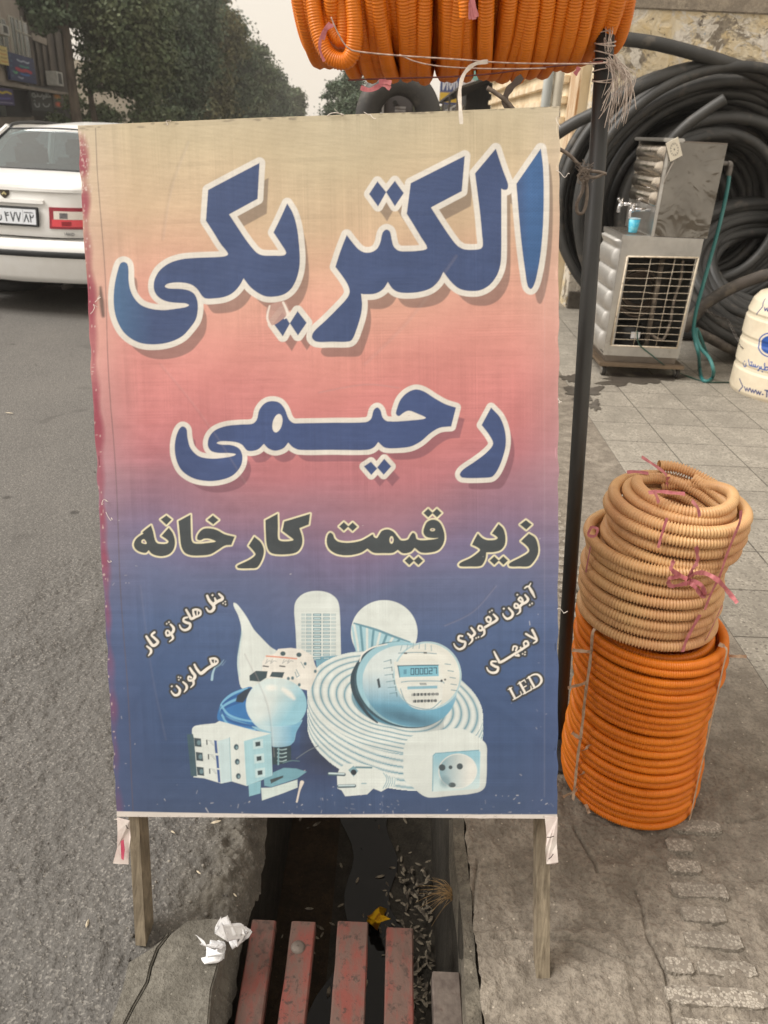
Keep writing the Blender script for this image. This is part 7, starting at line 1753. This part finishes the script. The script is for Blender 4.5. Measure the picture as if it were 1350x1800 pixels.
    def rbox(a_, b_, name, m, bev=.03):
        mb = MB(); mb.span(a_, b_, bev=bev); mb.V = [tuple(Wd(*v)) for v in mb.V]; return mb.build(name, m, root, smooth=True)
    rbox((-.62, 1.12, .55), (.62, 1.30, 1.10), 'rear_seat', SEAT); rbox((-.68, .72, 1.02), (.68, 1.12, 1.06), 'parcel_shelf', simple('parcel shelf', srgb(96, 100, 104), srgb(70, 74, 78), 10, .8), .01)
    for x in (-.36, .36): rbox((x - .15, 1.16, 1.08), (x + .15, 1.26, 1.26), 'head_rest', SEAT)
    for x in (-.37, .37):
        rbox((x - .25, 2.00, .5), (x + .25, 2.14, 1.12), 'front_seat', SEAT); rbox((x - .13, 2.02, 1.12), (x + .13, 2.11, 1.29), 'head_rest', SEAT)
    rbox((-.66, .9, .40), (.66, 3.2, .55), 'cabin_floor', SEAT, .01); rbox((-.66, 3.0, .55), (.66, 3.25, .98), 'dashboard', SEAT, .03)
    # wheels, spare wheel cradle, underside
    TY = simple('tyre rubber', srgb(34, 34, 35), srgb(46, 46, 46), 20, .8); RIM = simple('wheel rim', srgb(150, 152, 154), srgb(110, 112, 114), 12, .35, .7)
    for x in (-.74, .74):
        for y in (.95, 3.58):
            c_ = Wd(x, y, .295); a_ = MB(); prf = [(.17, -.09), (.27, -.092), (.29, -.075), (.295, -.04), (.295, .04), (.29, .075), (.27, .092), (.17, .09)]
            n_ = 30; vs = []
            for r_, h_ in prf:
                for i in range(n_): t = 2 * math.pi * i / n_; vs.append(tuple(c_ + rx * h_ + fy * r_ * math.cos(t) + np.array([0, 0, r_ * math.sin(t)])))
            a_.add(vs, [(j * n_ + i, j * n_ + (i + 1) % n_, (j + 1) * n_ + (i + 1) % n_, (j + 1) * n_ + i) for j in range(7) for i in range(n_)]); w_ = a_.build('wheel', TY, root, smooth=True)
            a_ = MB(); vs = []
            for r_, h_ in ((.172, .07), (.16, .05), (.06, .066), (.05, .075), (.001, .076)):
                for i in range(n_): t = 2 * math.pi * i / n_; vs.append(tuple(c_ + rx * h_ * (1 if x > 0 else -1) + fy * r_ * math.cos(t) + np.array([0, 0, r_ * math.sin(t)])))
            a_.add(vs, [(j * n_ + i, j * n_ + (i + 1) % n_, (j + 1) * n_ + (i + 1) % n_, (j + 1) * n_ + i) for j in range(4) for i in range(n_)]); a_.build('rim', RIM, w_, smooth=True)
    UND = simple('sooty underbody', srgb(38, 37, 36), None, 8, .9)
    rbox((-.72, .22, .22), (.72, 4.3, .36), 'underbody', UND, .02)
    c_ = Wd(-.28, .55, .20); a_ = MB(); a_.lathe([(.10, -.07), (.24, -.075), (.28, -.04), (.285, .02), (.24, .06), (.05, .06)], tuple(c_), 28); a_.build('spare_wheel', TY, root, smooth=True)
    a_ = MB(); a_.tube([Wd(.42, .12, .235), Wd(.42, .7, .24)], .022, 10); a_.build('exhaust', simple('sooty exhaust', srgb(70, 66, 62), None, 20, .5, .6), root, smooth=True)
build_car()
# ------------------------------------------------------------------ street front across the road, at the left edge
FD = np.array([math.sin(R_(-10)), math.cos(R_(-10)), 0]); FN = np.array([FD[1], -FD[0], 0])     # along the front; out towards the road
FP0 = gy(0, 140, 42.0)
def fp(x, y, out=0.0):
    p0 = FP0 + FN * out; return onplane(x, y, p0, FN)
def fquad(name, P, m, parent, out=0.0, t=.15):
    mb = MB(); mb.prism([tuple(fp(x, y, out)) for x, y in P], tuple(-FN * t)); return mb.build(name, m, parent)
def upright(x0, x1, y0, y1, out=0.0):
    """a true vertical rectangle of the front whose lower edge is seen at y1 and upper at y0 (measured at x0)"""
    a_ = fp(x0, y1, out); b_ = fp(x1, y1, out); tz = fp(x0, y0, out)[2]
    b_ = np.array([b_[0], b_[1], a_[2]]); A = np.array([a_[0], a_[1], tz]); B = np.array([b_[0], b_[1], tz]); return a_, b_, B, A
def fbox(name, x0, x1, y0, y1, m, parent, out=0.0, t=.15):
    a_, b_, B, A = upright(x0, x1, y0, y1, out); mb = MB(); mb.prism([tuple(a_), tuple(b_), tuple(B), tuple(A)], tuple(-FN * t)); return mb.build(name, m, parent)
BW = simple('beige render', srgb(150, 140, 128), srgb(120, 112, 104), .5, .85, stretch=(1, 1, .3)); BLT = simple('pale frame render', srgb(176, 172, 160), srgb(146, 142, 132), .6, .85)
b1 = empty('shop_building', 'beige upper storey over dark shops at the far left of the road', 'building', tuple(fp(0, 196)))
a0 = fp(-260, 170, 0); a1 = fp(55, 170, 0); 
mb = MB(); mb.prism([(a0[0], a0[1], 0), (a1[0], a1[1], 0), (a1[0], a1[1], 11), (a0[0], a0[1], 11)], tuple(-FN * 9)); mb.build('wall', BW, b1)
WIN = simple('dim window glass', srgb(86, 92, 92), srgb(58, 62, 62), .8, .2); 
for (x0, x1, y0, y1) in ((-14, 16, 26, 80), (28, 54, 34, 96)):
    fbox('window_surround', x0 - 2, x1 + 2, y0 - 3, y1 + 12, BLT, b1, .06, .06); w_ = fbox('window', x0, x1, y0, y1, WIN, b1, .09, .05)
    for k in range(1, 4): fbox('mullion', x0 + (x1 - x0) * k / 4 - .4, x0 + (x1 - x0) * k / 4 + .4, y0, y1, BLT, w_, .12, .04)
    fbox('mullion', x0, x1, y0 + 18, y0 + 20, BLT, w_, .13, .04)
fbox('ledge', -40, 118, 136, 143, BW, b1, .9, 1.0)
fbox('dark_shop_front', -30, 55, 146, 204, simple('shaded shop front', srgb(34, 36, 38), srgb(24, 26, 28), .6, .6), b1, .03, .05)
fbox('shop_door', 2, 12, 178, 204, simple('dull shop glass', srgb(66, 74, 78), srgb(44, 50, 54), 1, .2), b1, .08, .04)
b2 = empty('shop_building', 'dark brown slatted building under the trees beside the beige one', 'building', tuple(fp(90, 196)))
DB = simple('dark brown slatted cladding', srgb(74, 66, 58), srgb(48, 44, 40), 1.2, .8, stretch=(6, 6, .1))
a0 = fp(55.5, 170, -.1); a1 = fp(132, 170, -.1); mb = MB(); mb.prism([(a0[0], a0[1], 0), (a1[0], a1[1], 0), (a1[0], a1[1], 9.5), (a0[0], a0[1], 9.5)], tuple(-FN * 7)); mb.build('wall', DB, b2)
for (x, w) in ((63, 4), (73, 5), (84, 4), (94, 5), (108, 4), (122, 5)): fbox('slat', x, x + w, 20, 150, simple('slat', srgb(92, 82, 72), srgb(58, 52, 46), 1, .8), b2, .02, .06)
fbox('band', 58, 82, 58, 70, BW, b2, .06, .05)
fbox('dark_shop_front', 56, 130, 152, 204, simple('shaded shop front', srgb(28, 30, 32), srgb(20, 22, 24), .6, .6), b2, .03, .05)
# signs and units on the fronts, each its own thing
def fsign(name, label, x0, x1, y0, y1, out, painter, nu=70, nv=60):
    a_, b_, B, A = upright(x0, x1, y0, y1, out); w = np.linalg.norm(b_ - a_); h = A[2] - a_[2]
    s_ = empty(name, label, 'sign', tuple(a_))
    panel('sign_face', A, (b_ - a_) / w, (0, 0, -1), w, h, nu, nv, lambda pr: (setattr(pr, 'X', pr.X / (w * 10)), setattr(pr, 'Y', pr.Y / (h * 10)), painter(pr)), print_mat('shop sign print', .5, None, .4, .15), s_, .12)
    return s_
def p_blue(pr):
    pr.C[:] = srgb(28, 44, 92)
    for k in range(5): pr.ell(9 + (k % 2) * 3, 12 + k * 18, 4, 4, srgb(60, 90, 120), soft=2); pr.ell(93, 20 + k * 15, 4, 4, srgb(20, 30, 60), soft=2)
    L_ = lambda P, c, r: pr.stroke([(x, y, r) for x, y in P], c, soft=1.2)
    L_([(34, 20), (46, 24), (58, 20), (70, 24), (78, 20)], srgb(190, 200, 215), 2.2); L_([(42, 40), (60, 42), (74, 40)], srgb(60, 150, 130), 2.5)
    L_([(28, 54), (46, 58), (62, 54), (80, 58)], srgb(176, 40, 66), 6); L_([(42, 70), (56, 72), (72, 70)], srgb(50, 110, 180), 3); L_([(30, 84), (40, 87), (46, 85)], srgb(170, 180, 200), 2.2); L_([(16, 68), (22, 72), (26, 68)], srgb(90, 170, 120), 3)
fsign('shop_sign', 'dark blue shop sign with red and white lines above the ledge', 19, 64, 92, 140, .25, p_blue)
def p_yel(pr):
    pr.C[:] = srgb(206, 188, 120)
    for k in range(4): pr.stroke([(14, 22 + k * 20, 3), (50, 24 + k * 20, 3), (84, 21 + k * 20, 3)], srgb(190, 120, 60) if k % 2 else srgb(140, 110, 70), soft=3)
fsign('shop_sign', 'small pale yellow upright sign left of the dark blue one', 1, 16, 80, 112, .25, p_yel, 30, 50)
def p_pur(pr):
    pr.C[:] = srgb(66, 58, 104)
    pr.stroke([(14, 26, 5), (34, 20, 5), (50, 30, 5), (70, 20, 5), (88, 28, 5)], srgb(206, 186, 40), soft=3); pr.stroke([(12, 58, 4), (50, 62, 4), (80, 58, 4)], srgb(96, 96, 170), soft=4); pr.stroke([(14, 84, 2), (40, 85, 2), (60, 84, 2), (90, 85, 2)], srgb(170, 170, 190), soft=2)
fsign('shop_sign', 'purple shop sign with yellow lettering low at the left edge', -14, 26, 152, 183, .9, p_pur)
def p_slate(pr):
    pr.C[:] = srgb(44, 50, 54); c = srgb(170, 176, 176)
    L_ = lambda P, r=2.6: pr.stroke([(x, y, r) for x, y in P], c, soft=1.2)
    L_([(94, 14), (84, 26), (94, 36), (78, 38)]); L_([(78, 38), (76, 10)]); L_([(72, 38), (72, 26)]); L_([(76, 38), (66, 40), (62, 34)]); L_([(62, 34), (58, 40), (56, 50)]); L_([(54, 30), (48, 40), (36, 40), (32, 32)]); L_([(32, 40), (22, 42), (18, 32), (10, 34), (10, 44), (20, 46)]); L_([(62, 46), (66, 46)], 2); L_([(26, 22), (28, 22)], 2)
    L_([(14, 72), (20, 84), (32, 82), (34, 70)], 2.4); L_([(14, 60), (16, 60)], 2); L_([(52, 70), (60, 80), (76, 78), (84, 68)], 2.2)
fsign('shop_sign', 'slate grey shop sign with pale handwritten style lettering', 57, 94, 150, 194, .5, p_slate)
def p_painted_glow(pr):
    pr.C[:] = srgb(74, 72, 70)
    pr.ell(24, 28, 15, 16, srgb(246, 170, 80), soft=6); pr.ell(24, 76, 13, 14, srgb(220, 100, 64), soft=6); pr.poly([(62, 22), (80, 30), (96, 52), (74, 60), (60, 50)], srgb(206, 76, 44), soft=5); pr.stroke([(60, 8, 4), (90, 8, 4)], srgb(150, 170, 180), soft=3)  # the sign's glow is painted as brighter orange and red; nothing emits
fsign('shop_sign', 'small sign with orange and red pictures beside the slate grey sign', 95, 128, 160, 190, .5, p_painted_glow)
def ac(label, x0, x1, y0, y1):
    a_, b_, B, A = upright(x0, x1, y0, y1, .75); w = np.linalg.norm(b_ - a_)
    s_ = empty('air_conditioner', label, 'air conditioner', tuple(a_)); mb = MB(); mb.prism([tuple(a_), tuple(b_), tuple(B), tuple(A)], tuple(-FN * .6)); mb.build('case', simple('air conditioner case', srgb(196, 196, 190), srgb(160, 160, 154), 2, .6), s_)
    fbox('grille', x0 + (x1 - x0) * .22, x1 - (x1 - x0) * .22, y0 + 3, y1 - 3, simple('air conditioner grille', srgb(60, 62, 62), None, 3, .6), s_, .765, .012)
ac('white air conditioner box hung under the left window', 5, 17, 42, 60); ac('small pale air conditioner on the dark slatted front above the ledge', 102, 112, 126, 150)
fb = empty('far_building', 'low grey building glimpsed through the gap in the street trees', 'building', tuple(gy(170, 160, 70.0)))
p = gy(118, 104, 70.0); q_ = gy(350, 104, 70.0)
mb = MB(); mb.span((p[0], 70, 0), (q_[0], 78, p[2])); mb.build('wall', simple('grey render far', srgb(196, 186, 168), srgb(170, 160, 144), .6, .85), fb)

# ------------------------------------------------------------------ street trees
def foliage(name, c1, c2, c3):
    n = NT(name); co = n.coord('Object')
    v = n.n('ShaderNodeTexVoronoi'); v.inputs['Scale'].default_value = 5; n.l(co, v.inputs['Vector']); sp = n.n('ShaderNodeSeparateColor'); n.l(v.outputs[1], sp.inputs[0])
    f = n.noise(co, .7, 4, .6)
    col = n.mix(sp.outputs[0], c1, c2); col = n.mix(n.ramp(f, [(.42, 0.0), (.66, .8)]), col, c3)
    n.b.inputs['Subsurface Weight'].default_value = 0
    return n.out(col, .6, 0, None, .3)
FOL = foliage('plane tree foliage', (.055, .085, .042), (.105, .140, .066), (.140, .155, .080))
FOLY = foliage('yellowing foliage', (.085, .095, .045), (.135, .135, .062), (.165, .145, .065))
FOLD = foliage('dark green foliage', (.050, .082, .050), (.080, .115, .062), (.100, .128, .070))
BARK = simple('grey brown bark', srgb(104, 94, 82), srgb(70, 62, 54), 5, .9, bump=.5, bdist=.02, stretch=(1, 1, .25))
def tree(label, base, trunk_h, trunk_r, cc, rad, nclump, nleaf, leaf, mat_, seed, group, name='street_tree'):
    rg = np.random.default_rng(seed)
    root = empty(name, label, 'tree', tuple(base), group)
    base = np.array(base, float); cc = np.array(cc, float); rad = np.array(rad, float)
    D = rg.normal(size=(nclump, 3)); D /= np.linalg.norm(D, axis=1, keepdims=True)
    rr_ = rg.uniform(.45, 1.0, nclump) ** .6
    lump = 1 + .24 * np.sin(D[:, 0] * 5 + seed) * np.sin(D[:, 2] * 4 + seed * 2) + rg.normal(0, .10, nclump)
    Cn = cc + D * rad * (rr_ * lump)[:, None]
    cs = rg.uniform(.55, 1.15, nclump) * rad.mean() * .20
    nleaf = int(nleaf * 1.9); leaf = leaf * .66; per = nleaf // nclump
    P = np.repeat(Cn, per, 0) + rg.normal(size=(nclump * per, 3)) * np.repeat(cs, per)[:, None] * np.array([1, 1, .62])
    n_ = len(P)
    out_ = P - np.repeat(Cn, per, 0); out_ /= np.linalg.norm(out_, axis=1, keepdims=True) + 1e-9
    A = rg.normal(size=(n_, 3)) * .75 + out_ * .8 + np.array([0, 0, .45]); A /= np.linalg.norm(A, axis=1, keepdims=True)
    T = np.cross(A, rg.normal(size=(n_, 3))); T /= np.linalg.norm(T, axis=1, keepdims=True)
    s_ = leaf * rg.uniform(.6, 1.25, n_)[:, None]
    B = np.cross(A, T)
    V = np.stack([P - T * s_, P + B * s_ * .62 + A * s_ * .12, P + T * s_ * 1.05, P - B * s_ * .62 + A * s_ * .12], 1).reshape(-1, 3)
    F = np.arange(n_ * 4).reshape(-1, 4)
    # trunk, limbs reaching to clumps
    mb = MB(); tp = base + np.array([rg.normal(0, .1), rg.normal(0, .1), trunk_h])
    mb.tube(smooth_path([base + np.array([0, 0, -.02]), base * .5 + tp * .5 + rg.normal(0, .05, 3), tp, tp * .4 + cc * .6], 5), np.linspace(trunk_r * 1.15, trunk_r * .45, 16), 10)
    for k in range(min(14, nclump)):
        e = Cn[k]; m_ = tp * .45 + e * .55 + np.array([0, 0, -.2]); mb.tube(smooth_path([tp - np.array([0, 0, .2]), m_, e], 4), np.linspace(trunk_r * .45, trunk_r * .1, 9), 6)
    mb.build('trunk', BARK, root, smooth=True)
    link('crown', mesh_np('crown', V, F), mat_, root, smooth=False)
    return root
G1 = 'plane trees in a row along the far side of the road'
def tx(px_, Y, y=205): return gy(px_, y, Y)
rows = [ # px of trunk, distance, crown centre px, crown half width and half height in px, clumps, leaves, leaf size, material, label
    (172, 38, 214, 56, 74, 116, 150, 24000, .15, FOL, 'nearest broad plane tree in the left row, its trunk just above the car roof'),
    (136, 36, 94, 4, 44, 42, 60, 7000, .15, FOLD, 'dark overhanging tree whose branches cover the slatted building front'),
    (247, 46, 268, 60, 62, 102, 130, 18000, .18, FOLD, 'second plane tree of the left row, with a grey trunk behind the first'),
    (300, 55, 322, 72, 56, 104, 120, 16000, .20, FOLD, 'third tree of the left row, dark and full, behind the second'),
    (352, 66, 364, 98, 46, 100, 110, 14000, .22, FOLY, 'tall yellowish tree in the middle of the left row, open at the top'),
    (398, 80, 402, 122, 40, 84, 100, 13000, .25, FOLD, 'tree with a ragged pointed top just right of the tall yellowish one'),
    (432, 95, 438, 144, 35, 66, 90, 11000, .28, FOL, 'rounded mid distance tree, third from the far end of the left row'),
    (472, 115, 470, 166, 30, 50, 80, 9000, .32, FOLD, 'smaller distant tree, second from the far end of the left row'),
    (508, 140, 503, 186, 27, 31, 70, 7000, .38, FOL, 'farthest low tree at the end of the left row against the pale sky')]
for i, (tp_, Y, cx_, cy_, rw, rh, nc, nl, ls, mt, lab) in enumerate(rows):
    b_ = tx(tp_, Y); c_ = gy(cx_, cy_, Y); b_[2] = 0
    m_px = np.linalg.norm(gy(cx_ + 1, cy_, Y) - c_); rd = (rw * m_px, rw * m_px * .9, rh * m_px)
    tree(lab, b_, max(1.8, c_[2] - rd[2] * .72), .15 + .06 * (i % 2), c_, rd, nc, nl, ls, mt, 100 + i, G1)
# undergrowth between the trunks
hd_ = MB()
pts = [(x, Y) for x, Y in ((150, 44), (290, 60), (275, 52), (315, 60), (350, 70), (390, 84), (425, 98), (462, 116), (498, 138), (528, 150))]
for i, (x, Y) in enumerate(pts):
    c_ = tx(x, Y); c_[2] = 1.0
    tree(['low dark bush left of the first trunks', 'low dark bush left of the yellowish tree', 'bush behind the second trunk', 'bush at the foot of the third tree', 'dense bush below the yellowish tree', 'bush below the ragged pointed tree', 'bush under the rounded mid distance tree', 'bush near the far end of the row', 'second last pale bush down the road', 'last tiny bush at the end of the road'][i], (c_[0], c_[1], 0), .3, .03, c_, (1.2 + Y * .016, 1.4, 1.1 + Y * .006), 36, 3000, .08 + Y * .0018, FOLD if i % 2 else FOL, 300 + i, 'bushes between the street trees', 'bush')
for i, (cx_, cy_, Y, rd, lab) in enumerate(((606, 182, 70, (1.9, 1.9, 2.4), 'dark conical tree right of the sky gap, beside the inner tube'), (640, 196, 60, (1.8, 1.8, 1.6), 'low green tree seen through the inner tube'), (730, 192, 62, (1.6, 1.6, 1.5), 'small leafy tree right of the grey post inside the inner tube'))):
    c_ = gy(cx_, cy_, Y); b_ = gy(cx_, 215, Y); b_[2] = 0
    tree(lab, b_, max(1, c_[2] - rd[2] * .8), .12, c_, rd, 60, 7000, .17, FOLD if i != 2 else FOLY, 400 + i, 'trees at the right side of the far road')
# ------------------------------------------------------------------ dusty evening air
hz = MB(); hz.span((-120, -6, -1.6), (60, 260, 24))
hm = bpy.data.materials.new('dusty air'); hm.use_nodes = True; t_ = hm.node_tree; t_.nodes.clear()
pv = t_.nodes.new('ShaderNodeVolumePrincipled'); pv.inputs['Color'].default_value = (.93, .90, .86, 1); pv.inputs['Density'].default_value = .0011; pv.inputs['Anisotropy'].default_value = .2
ot = t_.nodes.new('ShaderNodeOutputMaterial'); t_.links.new(pv.outputs[0], ot.inputs['Volume'])
hz.build('haze', hm, kind='stuff')
